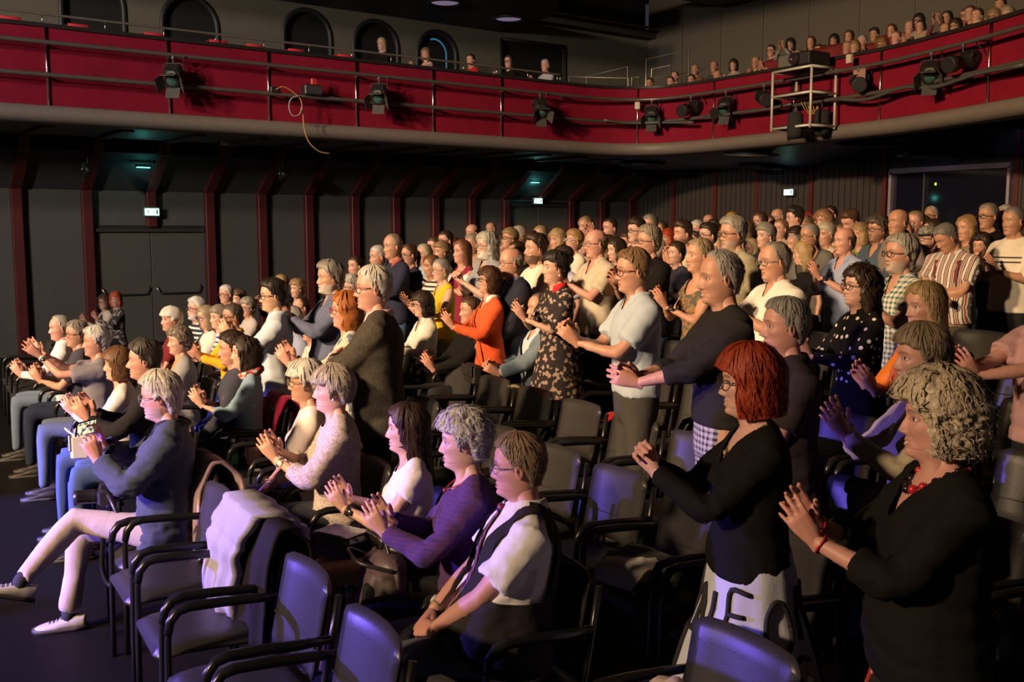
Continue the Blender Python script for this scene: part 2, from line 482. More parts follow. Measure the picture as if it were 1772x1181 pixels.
# ------------------------------------------------------------------ hands
_H = {}
def hand_geo(kind, lod, side):
    key = (kind, lod, side)
    if key in _H: return _H[key]
    curl = {'flat': (8, 12, 8), 'cup': (24, 30, 18), 'fist': (62, 85, 45), 'lap': (38, 48, 25), 'hold': (45, 40, 30), 'open': (2, 6, 4)}[kind]
    thumb = {'flat': 34, 'cup': 30, 'fist': 18, 'lap': 22, 'hold': 40, 'open': 52}[kind]
    mb = MB()
    n = [10, 7, 5][lod]
    mb.tube([(0, 0, -.03), (0, 0, 0), (.001, .001, .03), (.001, 0, .06), (.002, 0, .085), (.003, 0, .097)],
            [(.019, .026), (.0185, .026), (.0175, .034), (.0155, .040), (.0135, .041), (.009, .036)], max(n, 8), up=(1, 0, 0))
    for k, (y, L, r) in enumerate([(.030, .073, .0092), (.010, .081, .0094), (-.0105, .075, .0089), (-.030, .058, .0079)]):
        p = np.array([.002, y * 1.0, .085 - (.004 if k in (0,) else .0) - (.008 if k == 3 else 0)])
        a = 0; sp = math.radians((y / .03) * (5 if kind in ('fist', 'lap', 'hold') else (11 if kind == 'open' else 7)))
        pts = [p.copy()]; rr = [r * 1.05]
        for b, fr in zip(curl, (.45, .30, .25)):
            a += math.radians(b + k * 2)
            d = np.array([math.sin(a), math.sin(sp) * math.cos(a), math.cos(a) * math.cos(sp)])
            p = p + d * L * fr
            pts.append(p - d * L * fr * .5); rr.append(r * (.96 if fr > .3 else .88))
            pts.append(p.copy()); rr.append(r * (.98 if fr > .28 else .80))
        pts.append(p + d * .004); rr.append(r * .45)
        mb.tube(pts, rr, n, up=(1, 0, 0))
    t = math.radians(thumb)
    b0 = np.array([.006, .020, .016]); d1 = nrm([.35, math.sin(t), math.cos(t)]); d2 = nrm([.45, math.sin(t * .55), math.cos(t * .55)])
    pts = [b0, b0 + d1 * .022, b0 + d1 * .042, b0 + d1 * .042 + d2 * .018, b0 + d1 * .042 + d2 * .032, b0 + d1 * .042 + d2 * .037]
    mb.tube(pts, [.015, .0145, .0115, .0105, .009, .005], n, up=(1, 0, 0))
    V, F = mb.arrays()
    if lod == 0: V, F, _ = remesh(V, F, .0048, 2)
    elif lod == 1: V, F, _ = remesh(V, F, .0076, 1)
    F = [tuple(q) for q in F]
    if side > 0:
        V = V * np.array([1, -1, 1]); F = [q[::-1] for q in F]
    red = np.clip((V[:, 2] - .05) / .1, 0, 1)
    C = np.stack([np.full(len(V), .58), np.full(len(V), .22), np.full(len(V), .16), .12 + .25 * red], -1)
    _H[key] = (V, F, C)
    return _H[key]

# ------------------------------------------------------------------ body
def torso_pts(sex, ease, lo, hi, belly=0., wide=1.):
    if sex == 'm':
        T = [(-.16, .150, .105, 0), (-.10, .172, .118, -.005), (0, .172, .118, -.005), (.10, .165, .112, 0), (.20, .160, .108, .004), (.30, .170, .114, .006), (.38, .178, .119, .004), (.45, .172, .108, -.004), (.50, .140, .088, -.010), (.535, .096, .070, -.012), (.565, .062, .058, -.010)]
    else:
        T = [(-.16, .158, .108, 0), (-.10, .178, .120, -.008), (0, .168, .114, -.004), (.10, .145, .100, 0), (.20, .136, .094, .004), (.30, .148, .102, .008), (.38, .152, .106, .006), (.45, .148, .094, -.004), (.50, .122, .078, -.010), (.535, .084, .062, -.012), (.565, .053, .050, -.010)]
    out = []
    ss = [t[0] for t in T]
    for s in np.unique(np.concatenate([[lo, hi], [t[0] for t in T if lo < t[0] < hi]])):
        hw, hd, xo = (np.interp(s, ss, [t[k] for t in T]) for k in (1, 2, 3))
        b = belly * math.exp(-((s - .10) / .13) ** 2)
        hw = hw * wide + b * .45; hd = hd * wide + b * .6; xo += b * .55
        e = ease * (1 if s < .48 else .7)
        out.append((s, hw + e, hd + e, xo))
    return out

def loft_torso(rings, n=24):
    P = [(xo, 0, s) for s, hw, hd, xo in rings]
    V = []
    th = np.arange(n) * 2 * math.pi / n
    for s, hw, hd, xo in rings:
        p = 2.4
        r = (np.abs(np.cos(th) / hd) ** p + np.abs(np.sin(th) / hw) ** p) ** (-1 / p)
        V += [(xo + a * math.cos(t), a * math.sin(t), s) for a, t in zip(r, th)]
    F = [tuple(q) for q in grid_faces(len(rings), n)]
    F.append(tuple(range(n - 1, -1, -1))); F.append(tuple(range((len(rings) - 1) * n, len(rings) * n)))
    return np.array(V), F

def ellip(c, r, n1=10, n2=7):
    u = np.linspace(0, math.pi, n2); ph = np.arange(n1) * 2 * math.pi / n1
    PH, Uu = np.meshgrid(ph, u)
    su = np.maximum(np.sin(Uu), .02)
    V = np.stack([r[0] * su * np.cos(PH), r[1] * su * np.sin(PH), -r[2] * np.cos(Uu)], -1).reshape(-1, 3) + np.array(c)
    F = [tuple(q) for q in grid_faces(n2, n1)]
    F.append(tuple(range(n1 - 1, -1, -1))); F.append(tuple(range((n2 - 1) * n1, n2 * n1)))
    return V, F

def arm_ik(S, W, side, hint):
    a, b = .285, .255
    d = W - S; L = np.linalg.norm(d)
    if L > (a + b) * .985: W = S + d / L * (a + b) * .985; d = W - S; L = np.linalg.norm(d)
    u = d / L
    x = (a * a - b * b + L * L) / (2 * L)
    h = math.sqrt(max(a * a - x * x, 1e-5))
    p = nrm(np.asarray(hint) - u * (np.asarray(hint) @ u))
    return S + u * x + p * h, W

def pose_arms(pose, v):
    """per side: wrist, finger direction, palm normal, hand kind, elbow hint"""
    o = {}
    h, fx, gap, up = v.get('h', .40), v.get('fx', .33), v.get('gap', .06), v.get('up', 1.1)
    sy = v.get('sy', 0.)
    for s in (1, -1):
        hint = (-.35, .75 * s, -1.0)
        if pose == 'clap':
            w = (fx + (.012 if s > 0 else -.012), s * (gap / 2 + .018) + sy, h + (.012 if s < 0 else -.006))
            fd = nrm((.75, -s * .10, up)); pn = nrm((.05, -s, .0))
            o[s] = (w, fd, pn, v.get('hand', 'flat'), hint)
        elif pose == 'wide':
            w = (fx, s * (gap / 2 + .05) + sy, h); fd = nrm((.7, s * .25, up)); pn = nrm((.25, -s, .1)); o[s] = (w, fd, pn, 'open', hint)
        elif pose == 'clasp':
            w = (fx, s * .028 + sy, h); fd = nrm((.55, -s * .35, .75)); pn = nrm((-.1, -s, .1)); o[s] = (w, fd, pn, 'lap', hint)
        elif pose == 'lap':
            w = (v.get('fx', .27), s * .085 + sy, v.get('h', .06)); fd = nrm((.55, -s * .95, -.25)); pn = nrm((-.35, -s * .5, -.6)); o[s] = (w, fd, pn, 'lap', (-.4, s, -.3))
        elif pose == 'cross':
            w = (.275, -s * .085, .255 + .035 * s); fd = nrm((-.35, -s, .22)); pn = nrm((-1, 0, .1)); o[s] = (w, fd, pn, 'cup', (.25, s * 1.0, -.9))
        elif pose == 'down':
            w = (.06, s * .27, -.03); fd = (0.1, 0, -1); pn = (0, -s, 0); o[s] = (w, fd, pn, 'cup', (-.6, s * .4, 0))
        elif pose == 'phone':
            w = (.335, s * .085, .39 + (.05 if s < 0 else 0)); fd = nrm((.45, -s * .22, .9)); pn = nrm((.35, -s, 0)); o[s] = (w, fd, pn, 'cup', hint)
        elif pose == 'watch':
            w = (.26 - .05 * s, -.04 * s - .03, .17 + .02 * s); fd = nrm((.1, -s, .1)); pn = nrm((-.6, 0, -.8)); o[s] = (w, fd, pn, 'lap', (.0, s, -.6))
        elif pose == 'rail':
            w = (.36, s * .10, .14); fd = nrm((.5, -s * .9, 0)); pn = (0, 0, -1); o[s] = (w, fd, pn, 'cup', (-.2, s, -.6))
        elif pose == 'face':
            w = (.20, s * .03, .43); fd = nrm((.1, -s * .1, 1)); pn = nrm((0, -s, 0)); o[s] = (w, fd, pn, 'flat', (.1, .6 * s, -1))
        elif pose == 'raise':
            w = (.30, s * .05 + v.get('sy', 0), .62); fd = nrm((.4, -s * .05, .95)); pn = nrm((0, -s, 0)); o[s] = (w, fd, pn, 'open', hint)
    return o

def cut(V, F, phi):
    """drop the part where phi < 0, with a clean edge along phi = 0"""
    V = V.copy(); ins = phi < 0
    keep = ~ins[F].all(1)
    F2 = F[keep]
    best = {}
    for q in F2[ins[F2].any(1)]:
        for i in range(4):
            a, b = int(q[i]), int(q[(i + 1) % 4])
            if ins[a] == ins[b]: continue
            if ins[b]: a, b = b, a
            t = phi[a] / (phi[a] - phi[b])
            if a not in best or t < best[a][0]: best[a] = (t, b)
    O = V.copy(); done = set()
    for a, (t, b) in best.items(): V[a] = O[a] + (O[b] - O[a]) * t; done.add(a)
    bad = np.array([any(ins[i] and int(i) not in done for i in q) for q in F2]) if len(F2) < 3000 else np.zeros(len(F2), bool)
    if len(F2) >= 3000:
        fl = ins.copy(); fl[list(done)] = False
        bad = fl[F2].any(1)
    return V, F2[~bad]

def person_geo(sex, lod, pose, pv, head, sleeve, belly=0., wide=1., neck='crew', ease=.012, bust=1., hem=-.12, vdepth=.40, seed=0, lean=0., jacket=None):
    """meshes in the torso frame (hip centre at 0): skin, garment, jacket"""
    sh = .172 * wide if sex == 'm' else .146 * wide
    th = 1.0 if sex == 'm' else .86
    arms = pose_arms(pose, pv)
    skin = MB(); gar = MB(); jac = MB()
    V, F = loft_torso(torso_pts(sex, 0, -.10, .565, belly, wide), 20); skin.add(V, F)
    skin.tube([(-.012, 0, .52), (-.008, 0, .58), (.006, 0, .66)], [(.060 * th, .064 * th), (.054 * th, .057 * th), (.052 * th, .054 * th)], 12, up=(1, 0, 0))
    grings = torso_pts(sex, ease, hem, .562, belly, wide)
    grings = [(s, hw + (.012 if s < -.05 else 0), hd + (.012 if s < -.05 else 0), xo) for s, hw, hd, xo in grings]
    V, F = loft_torso(grings, 24); gar.add(V, F)
    if jacket:
        jr = torso_pts(sex, ease + .022, jacket.get('hem', -.22), .555, belly, wide)
        V, F = loft_torso([(s, hw, hd, xo) for s, hw, hd, xo in jr], 24); jac.add(V, F)
    if sex == 'f' and bust:
        for s in (1, -1):
            for mbq, e in ((skin, 0), (gar, ease)) + (((jac, ease + .02),) if jacket else ()):
                V, F = ellip((.082, s * .068, .335), (.062 + e, .068 + e, .072 + e)); mbq.add(V, F)
    hands = []
    info = {}
    for s in (1, -1):
        w, fd, pn, hk, hint = arms[s]
        S = np.array([-.012, s * sh, .478])
        W = np.array(w, float)
        E, W = arm_ik(S, W, s, hint)
        info[s] = (S, E, W, nrm(fd), nrm(pn))
        M1 = S + (E - S) * .5; M2 = E + (W - E) * .28
        pts = [S * .35 + np.array([0, 0, .34]), S + np.array([0, 0, .004]), S + (E - S) * .22, M1, E - (E - S) * .10, E, M2, E + (W - E) * .7, W, W + nrm(fd) * .008]
        rr = np.array([.050, .056, .052, .045, .040, .039, .041, .032, .0255, .022]) * (th * (1 + .4 * (wide - 1)))
        rr[-2:] = [.0255, .022]
        V, F = tube_geo(pts, rr, 12, True, (1, 0, 0)); skin.add(V, F)
        # trapezius slope
        V, F = tube_geo([(-.02, s * .03, .565), (-.018, s * .09, .525), S + np.array([-.004, 0, .012])], [.040 * th, .046 * th, .048 * th], 10, True, (1, 0, 0)); skin.add(V, F)
        V, F = tube_geo([(-.02, s * .03, .553), (-.018, s * .09, .520), S + np.array([-.004, 0, .012])], [.040 * th + ease, .046 * th + ease, .048 * th + ease], 10, True, (1, 0, 0))
        if sleeve != 'strap': gar.add(V, F)
        if jacket: 
            V, F = tube_geo([(-.02, s * .05, .540), (-.018, s * .09, .520), S + np.array([-.004, 0, .012])], np.array([.040, .046, .048]) * th + ease + .02, 10, True, (1, 0, 0)); jac.add(V, F)
        def sleeve_to(mbq, frac, e, cuff=.0):
            # frac 0..1 shoulder to elbow, 1..2 elbow to wrist
            P = [S * .35 + np.array([0, 0, .32]), S]; R = [.054, .060]
            if frac <= 1: P += [S + (E - S) * frac * .5, S + (E - S) * frac]; R += [.056, .055]
            else:
                g = frac - 1
                P += [M1, E - (E - S) * .08, E + (W - E) * .08, E + (W - E) * g * .5, E + (W - E) * g]; R += [.049, .045, .045, .043 - .006 * g, .042 - .010 * g]
            R = np.array(R) * th * (1 + .4 * (wide - 1)) + e
            R[-1] += cuff
            V, F = tube_geo(P, R, 12, True, (1, 0, 0)); mbq.add(V, F)
        fr = {'none': 0, 'strap': 0, 'cap': .35, 'short': .72, 'elbow': 1.05, 'three': 1.5, 'long': 1.93}[sleeve]
        if fr: sleeve_to(gar, fr, ease * .8 + (.006 if fr < 1 else 0), .004 if fr < 1 else 0)
        if jacket and jacket.get('sleeve', 'long') == 'long': sleeve_to(jac, 1.88, ease + .012, .002)
        if jacket and jacket.get('sleeve') == 'three': sleeve_to(jac, 1.55, ease + .012, .002)
        hands.append((s, W, nrm(fd), nrm(pn), hk))
    vox = [.016, .025, .036][lod]
    V, F, N = remesh(*skin.arrays(), vox, 4)
    body = MB(); body.add(V, [tuple(q) for q in F])
    for s, W, fd, pn, hk in hands:
        Hv, Hf, Hc = hand_geo(hk, lod, s)
        z = fd; x = nrm(pn - z * (pn @ z)); y = np.cross(z, x)
        k = (1.0 if sex == 'm' else .90) * 1.04
        body.add(Hv * k, Hf, 0, Hc, np.stack([x, y, z], 1), W)
    vg = [.0125, .021, .034][lod]
    def cloth(mbq, amp, vox):
        V, F, N = remesh(*mbq.arrays(), vox, 3)
        if amp:
            k = np.ones(len(V)) * .6
            for s in (1, -1):
                E = info[s][1]; k += 1.6 * np.exp(-((np.linalg.norm(V - E, axis=1)) / .10) ** 2)
                k += .9 * np.exp(-((np.linalg.norm(V - np.array([.03, s * sh * .95, .36]), axis=1)) / .10) ** 2)
            k += .9 * np.exp(-((V[:, 2] - .02) / .10) ** 2)
            q = V * np.array([.7, .7, 1.6]); lowz = V[:, 2].min()
            V = V + N * ((wob(q, 44, seed, 5) * .8 - .9 * np.abs(wob(q, 70, seed + 1, 5)) + 1.0) * amp * k * (.15 + .85 * smooth01(lowz + .01, lowz + .07, V[:, 2])))[:, None]
        return V, F
    Vg, Fg = cloth(gar, [.0042, .0040, .003][lod], vg)
    x, y, z = Vg.T
    phi = np.ones(len(Vg))
    if neck == 'v': phi = np.where((x > -.03) & (z > vdepth - .1), np.maximum(np.abs(y) - .55 * (z - vdepth), -.02 - x), 1)
    if neck == 'open': phi = np.where((x > -.01) & (z > vdepth - .1), np.abs(y) - .004 - .36 * (z - vdepth), 1)
    if neck == 'scoop': phi = np.where(x > -.05, ((y / .085) ** 2 + ((z - .56) / (.56 - vdepth)) ** 2 - 1) * .05, 1)
    if neck == 'wide': phi = ((y / (sh * .95)) ** 2 + ((z - .57) / (.57 - vdepth)) ** 2 - 1) * .05
    if sleeve == 'strap': phi = np.minimum(phi, .47 - z)
    gout = cut(Vg, Fg, phi)
    jout = None
    if jacket:
        Vj, Fj = cloth(jac, [.0045, .004, .003][lod], vg)
        x, y, z = Vj.T
        b = jacket.get('button', .10)
        phi = np.where(x > -.01, np.abs(y) - .012 - np.where(z > b, jacket.get('open', .26) * (z - b), .30 * (b - z)), 1)
        if jacket.get('vest'): phi = np.minimum(phi, np.where(z > .24, (sh * .86 + .25 * np.maximum(.34 - z, 0)) - np.abs(y), 1))
        jout = cut(Vj, Fj, phi)
    return body, gout, jout, info
# ------------------------------------------------------------------ materials
_M = {}
def newmat(name):
    m = bpy.data.materials.new(name); m.use_nodes = True
    nt = m.node_tree; nt.nodes.clear()
    out = nt.nodes.new('ShaderNodeOutputMaterial'); b = nt.nodes.new('ShaderNodeBsdfPrincipled')
    nt.links.new(b.outputs[0], out.inputs[0])
    return m, nt, b

def N(nt, t, **kw):
    n = nt.nodes.new(t)
    for k, v in kw.items():
        if k.startswith('i_'):
            key = k[2:]
            n.inputs[int(key) if key.isdigit() else key.replace('_', ' ')].default_value = v
        else: setattr(n, k, v)
    return n

def mixc(nt, fac, a, b):
    n = nt.nodes.new('ShaderNodeMix'); n.data_type = 'RGBA'
    for s, v in ((0, fac), (6, a), (7, b)):
        if hasattr(v, 'is_linked') or hasattr(v, 'links'): nt.links.new(v, n.inputs[s])
        else: n.inputs[s].default_value = v if s == 0 else (tuple(v) + (1,))[:4]
    return n.outputs[2]

def mathn(nt, op, a, b=None, c=None):
    n = nt.nodes.new('ShaderNodeMath'); n.operation = op
    for i, v in enumerate((a, b, c)):
        if v is None: continue
        if hasattr(v, 'links'): nt.links.new(v, n.inputs[i])
        else: n.inputs[i].default_value = v
    return n.outputs[0]

def bump(nt, b, h, strength=.3, dist=.01):
    n = N(nt, 'ShaderNodeBump', i_Strength=strength, i_Distance=dist)
    nt.links.new(h, n.inputs['Height']); nt.links.new(n.outputs[0], b.inputs['Normal'])

def noise(nt, vec, scale, detail=3, rough=.5):
    n = N(nt, 'ShaderNodeTexNoise', i_Scale=scale, i_Detail=detail, i_Roughness=rough)
    if vec is not None: nt.links.new(vec, n.inputs['Vector'])
    return n.outputs['Fac']

def objco(nt, scale=None):
    t = nt.nodes.new('ShaderNodeTexCoord')
    if scale is None: return t.outputs['Object']
    m = N(nt, 'ShaderNodeMapping'); m.inputs['Scale'].default_value = scale
    nt.links.new(t.outputs['Object'], m.inputs['Vector'])
    return m.outputs[0]

def plain(name, col, rough=.6, metal=0., spec=.5, var=.12, nscale=6., bmp=0., bscale=80., coat=0.):
    key = ('plain', name)
    if key in _M: return _M[key]
    m, nt, b = newmat(name)
    co = objco(nt)
    if var:
        f = noise(nt, co, nscale, 4)
        c = mixc(nt, f, [x * (1 - var) for x in col], [min(1, x * (1 + var)) for x in col])
        nt.links.new(c, b.inputs['Base Color'])
    else: b.inputs['Base Color'].default_value = tuple(col) + (1,)
    b.inputs['Roughness'].default_value = rough; b.inputs['Metallic'].default_value = metal
    b.inputs['Specular IOR Level'].default_value = spec; b.inputs['Coat Weight'].default_value = coat
    if bmp: bump(nt, b, noise(nt, co, bscale, 4), bmp, .004)
    _M[key] = m
    return m

def emit(name, col, st):
    key = ('emit', name)
    if key in _M: return _M[key]
    m, nt, b = newmat(name)
    b.inputs['Base Color'].default_value = tuple(col) + (1,)
    b.inputs['Emission Color'].default_value = tuple(col) + (1,); b.inputs['Emission Strength'].default_value = st
    _M[key] = m
    return m

def skin(tone):
    key = ('skin', tone)
    if key in _M: return _M[key]
    base = {0: (.56, .33, .25), 1: (.50, .27, .19), 2: (.60, .36, .28), 3: (.42, .22, .14), 4: (.54, .28, .22), 5: (.55, .34, .22)}[tone]
    m, nt, b = newmat('skin tone %d' % tone)
    co = objco(nt)
    f = noise(nt, co, 22, 4)
    c = mixc(nt, f, [x * .90 for x in base], [x * 1.08 for x in base])
    a = N(nt, 'ShaderNodeAttribute', attribute_name='tint')
    c2 = mixc(nt, a.outputs['Alpha'], c, a.outputs['Color'])
    nt.links.new(c2, b.inputs['Base Color'])
    b.inputs['Roughness'].default_value = .48; b.inputs['Specular IOR Level'].default_value = .4
    bump(nt, b, noise(nt, co, 160, 3), .12, .002)
    _M[key] = m
    return m

def hairmat(col, curl=False):
    key = ('hair', tuple(col), curl)
    if key in _M: return _M[key]
    m, nt, b = newmat('hair')
    mc = sum(col) / 3; col = tuple(x * (1 if mc < .22 else .72) for x in col)
    co = objco(nt, (1, 1, .12) if not curl else (1, 1, 1))
    f = noise(nt, co, 320 if not curl else 120, 3, .6)
    f2 = noise(nt, objco(nt), 14, 3)
    k = mathn(nt, 'MULTIPLY_ADD', f2, .5, -.25)
    f3 = mathn(nt, 'ADD', f, k)
    r = N(nt, 'ShaderNodeValToRGB'); r.color_ramp.elements[0].position = .32; r.color_ramp.elements[1].position = .72
    r.color_ramp.elements[0].color = tuple(x * .58 for x in col) + (1,); r.color_ramp.elements[1].color = tuple(min(1, x * 1.25) for x in col) + (1,)
    nt.links.new(f3, r.inputs[0]); nt.links.new(r.outputs[0], b.inputs['Base Color'])
    b.inputs['Roughness'].default_value = .45; b.inputs['Specular IOR Level'].default_value = .35
    bump(nt, b, f, .5, .004)
    _M[key] = m
    return m

def cloth(pat, *cols, scale=1., rough=.85):
    key = ('cloth', pat, cols, scale)
    if key in _M: return _M[key]
    m, nt, b = newmat('cloth ' + pat)
    co = objco(nt)
    sx = N(nt, 'ShaderNodeSeparateXYZ'); nt.links.new(co, sx.inputs[0])
    X, Y, Z = sx.outputs
    a = cols[0]
    fine = noise(nt, co, 260, 2)
    big = noise(nt, co, 7, 3)
    def per(v, p, duty):  # 1 inside stripe
        fr = mathn(nt, 'FRACT', mathn(nt, 'MULTIPLY', v, 1.0 / p))
        return mathn(nt, 'LESS_THAN', fr, duty)
    def var(c, k=.14):
        return mixc(nt, big, [x * (1 - k) for x in c], [min(1, x * (1 + k)) for x in c])
    # girth coordinate so that vertical stripes run round the body
    ang = mathn(nt, 'ARCTAN2', Y, X)
    if pat == 'plain': c = var(a)
    elif pat == 'hstripe': c = mixc(nt, per(Z, .045 * scale, .42), var(a), cols[1])
    elif pat == 'band': c = mixc(nt, per(mathn(nt, 'SUBTRACT', Z, cols[2][0]), cols[2][1], cols[2][2]), var(a), cols[1])
    elif pat == 'vstripe':
        k = mathn(nt, 'ADD', Y, mathn(nt, 'MULTIPLY', X, .25))
        c = mixc(nt, per(k, .030 * scale, .35), var(a), cols[1])
        if len(cols) > 2: c = mixc(nt, per(mathn(nt, 'ADD', k, .015 * scale), .06 * scale, .17), c, cols[2])
    elif pat == 'check':
        k = mathn(nt, 'ADD', Y, mathn(nt, 'MULTIPLY', X, .35))
        s1 = per(k, .036 * scale, .45); s2 = per(Z, .036 * scale, .45)
        t = mathn(nt, 'MULTIPLY', mathn(nt, 'ADD', s1, s2), .5)
        c = mixc(nt, t, var(a), cols[1])
        if len(cols) > 2:
            c = mixc(nt, per(mathn(nt, 'ADD', Z, .01), .11 * scale, .10), c, cols[2])
    elif pat == 'dots':
        v = N(nt, 'ShaderNodeTexVoronoi', i_Scale=15. / scale, i_Randomness=.45); nt.links.new(co, v.inputs['Vector'])
        c = mixc(nt, mathn(nt, 'LESS_THAN', v.outputs['Distance'], .24), var(a), cols[1])
    elif pat in ('floral', 'tweed'):
        v = N(nt, 'ShaderNodeTexVoronoi', i_Scale=(34. if pat == 'floral' else 150.) / scale); nt.links.new(co, v.inputs['Vector'])
        r = N(nt, 'ShaderNodeValToRGB'); r.color_ramp.interpolation = 'CONSTANT'
        cs = list(cols)
        while len(r.color_ramp.elements) < len(cs) : r.color_ramp.elements.new(.5)
        for i, e in enumerate(r.color_ramp.elements): e.position = i / len(cs); e.color = tuple(cs[i]) + (1,)
        s2 = N(nt, 'ShaderNodeSeparateColor'); nt.links.new(v.outputs['Color'], s2.inputs[0]); nt.links.new(s2.outputs[0], r.inputs[0])
        c = r.outputs[0]
    elif pat == 'script':
        w = N(nt, 'ShaderNodeTexNoise', i_Scale=5.5, i_Detail=0.); nt.links.new(co, w.inputs['Vector'])
        t = mathn(nt, 'ABSOLUTE', mathn(nt, 'SUBTRACT', w.outputs['Fac'], .5))
        c = mixc(nt, mathn(nt, 'LESS_THAN', t, .014), var(a), cols[1])
    else: raise ValueError(pat)
    nt.links.new(c, b.inputs['Base Color'])
    b.inputs['Roughness'].default_value = rough; b.inputs['Specular IOR Level'].default_value = .12 if max(cols[0]) < .06 else .2
    b.inputs['Sheen Weight'].default_value = 0. if max(cols[0]) < .06 else .06
    h = mathn(nt, 'ADD', mathn(nt, 'MULTIPLY', fine, .25), noise(nt, objco(nt, (1, 1, .5)), 22, 3))
    bump(nt, b, h, .35, .008)
    _M[key] = m
    return m
# ------------------------------------------------------------------ people
WHT = (.80, .78, .74); GREY = (.42, .40, .37); SILV = (.66, .64, .60); BLK = (.022, .018, .016); BRN = (.07, .038, .022); DBR = (.035, .021, .014); LBR = (.20, .12, .065)
BLO = (.50, .35, .17); DBL = (.33, .22, .11); RED = (.34, .045, .012); AUB = (.15, .05, .022); SPG = (.22, .20, .18); COP = (.36, .12, .03)
M_DARK = None
def glasses(parent, HM, HT, k, lod, col=(.02, .018, .016), w=.94):
    mb = MB()
    r = .0024 if lod == 0 else .003
    n = 16 if lod == 0 else 10
    for s in (1, -1):
        t = np.arange(n) * 2 * math.pi / n
        pts = np.stack([.108 - .010 * np.abs(np.sin(t)) * 0 - .012 * ((s * .034 * w + .024 * np.cos(t)) / .058) ** 2, s * .034 * w + .024 * np.cos(t), -.004 + .017 * np.sin(t) * (1 - .1 * np.cos(t * 2))], -1)
        mb.tube(pts, r, 5, 0, closed=True, up=(1, 0, 0))
        mb.tube([(.097, s * .058 * w, .002), (.075, s * .076 * w, .002), (.03, s * .080 * w, .001), (-.012, s * .082 * w, -.002), (-.022, s * .081 * w, -.014)], r * .9, 5)
    mb.tube([(.108, .010, 0), (.112, 0, .003), (.108, -.010, 0)], r * .9, 5)
    V, F = mb.arrays()
    me = make_mesh('glasses', (V * k) @ HM.T + HT, F)
    return link('glasses', me, parent, [plain('spectacle frame %s' % str(col), col, .35, var=0)])

def shoe_geo(lod):
    mb = MB()
    pr = [(-.085, .030, .085), (-.075, .036, .080), (-.03, .038, .085), (.02, .040, .072), (.07, .045, .050), (.12, .046, .042), (.155, .036, .032), (.175, .015, .022)]
    n = 12 if lod == 0 else 8
    V = []
    for x, hw, h in pr:
        for t in np.arange(n) * 2 * math.pi / n:
            c, s = math.cos(t), math.sin(t)
            V.append((x, hw * math.copysign(abs(c) ** .7, c), max(.012, h / 2 + h / 2 * math.copysign(abs(s) ** .8, s))))
    F = [tuple(q) for q in grid_faces(len(pr), n)]; F.append(tuple(range(n - 1, -1, -1))); F.append(tuple(range((len(pr) - 1) * n, len(pr) * n)))
    mb.add(V, [q[::-1] for q in F])
    so = [(-.092, .036), (-.03, .041), (.07, .050), (.13, .050), (.170, .036), (.186, .012)]
    V = [(x, s * w, z) for z in (0, .022) for s in (1, -1) for x, w in (so if s > 0 else so[::-1])]
    k = 2 * len(so)
    mb.add(V, [tuple(range(k - 1, -1, -1))[::-1], tuple(range(k, 2 * k))[::-1]] + [(i, (i + 1) % k, k + (i + 1) % k, k + i)[::-1] for i in range(k)], 1)
    return mb
_SHOE = {}

def watch_on(parent, info, XF, side, col=(.02, .02, .02), face=(.02, .02, .025), r=.030):
    S, E, W, fd, pn = info[side]
    d = nrm(W - E); c = W - d * .035
    up = nrm(np.array([0, 0, 1]) - d * d[2]); sd = np.cross(d, up)
    mb = MB()
    t = np.arange(14) * 2 * math.pi / 14
    V = []
    for q, rr in ((-.008, r), (.008, r), (.008, r * .9), (-.008, r * .9)):
        V += [c + d * q + (up * math.cos(a) + sd * math.sin(a)) * rr for a in t]
    F = [(i * 14 + j, i * 14 + (j + 1) % 14, ((i + 1) % 4) * 14 + (j + 1) % 14, ((i + 1) % 4) * 14 + j) for i in range(4) for j in range(14)]
    mb.add(V, F)
    n = nrm(-pn); a = nrm(d); b = np.cross(n, a)
    tt = np.arange(14) * 2 * math.pi / 14
    V = [c + n * h + (a * math.cos(q) + b * math.sin(q)) * .019 * e for h, e in ((r * .8, 1), (r * 1.20, 1), (r * 1.28, .85)) for q in tt]
    F = [(i * 14 + j, i * 14 + (j + 1) % 14, (i + 1) * 14 + (j + 1) % 14, (i + 1) * 14 + j) for i in range(2) for j in range(14)] + [tuple(range(28, 42))]
    mb.add(V, F, 1)
    V, F = mb.arrays()
    me = make_mesh('wristwatch', XF(V), F, mb.mi)
    return link('wristwatch', me, parent, [plain('strap %s' % str(col), col, .4, var=0), plain('dial %s' % str(face), face, .2, var=0)])

def collar_geo(spread=.55, r=.069, h=.03, drop=.035, sc=1.):
    a0 = spread
    th = np.linspace(a0, 2 * math.pi - a0, 22)
    V = []
    for t in th:
        f = math.cos(t)                       # 1 at front
        fr = smooth01(.2, .9, f)
        c = np.array([-.010, 0, 0]); d = np.array([math.cos(t), math.sin(t) * 1.05, 0])
        z = .566 - .022 * fr
        V += [c + d * (r - .006) + np.array([0, 0, z - .01]), c + d * r + np.array([0, 0, z + h]), c + d * (r + .006) + np.array([0, 0, z + h]),
              c + d * (r + .022 + .014 * fr) + np.array([0, 0, z - .004 - drop * fr]), c + d * (r + .016 + .014 * fr) + np.array([0, 0, z - .008 - drop * fr])]
    F = []
    for i in range(len(th) - 1):
        for j in range(4): F.append((i * 5 + j, i * 5 + j + 1, i * 5 + j + 6, i * 5 + j + 5))
    return np.array(V) * np.array([sc, sc, 1]), F

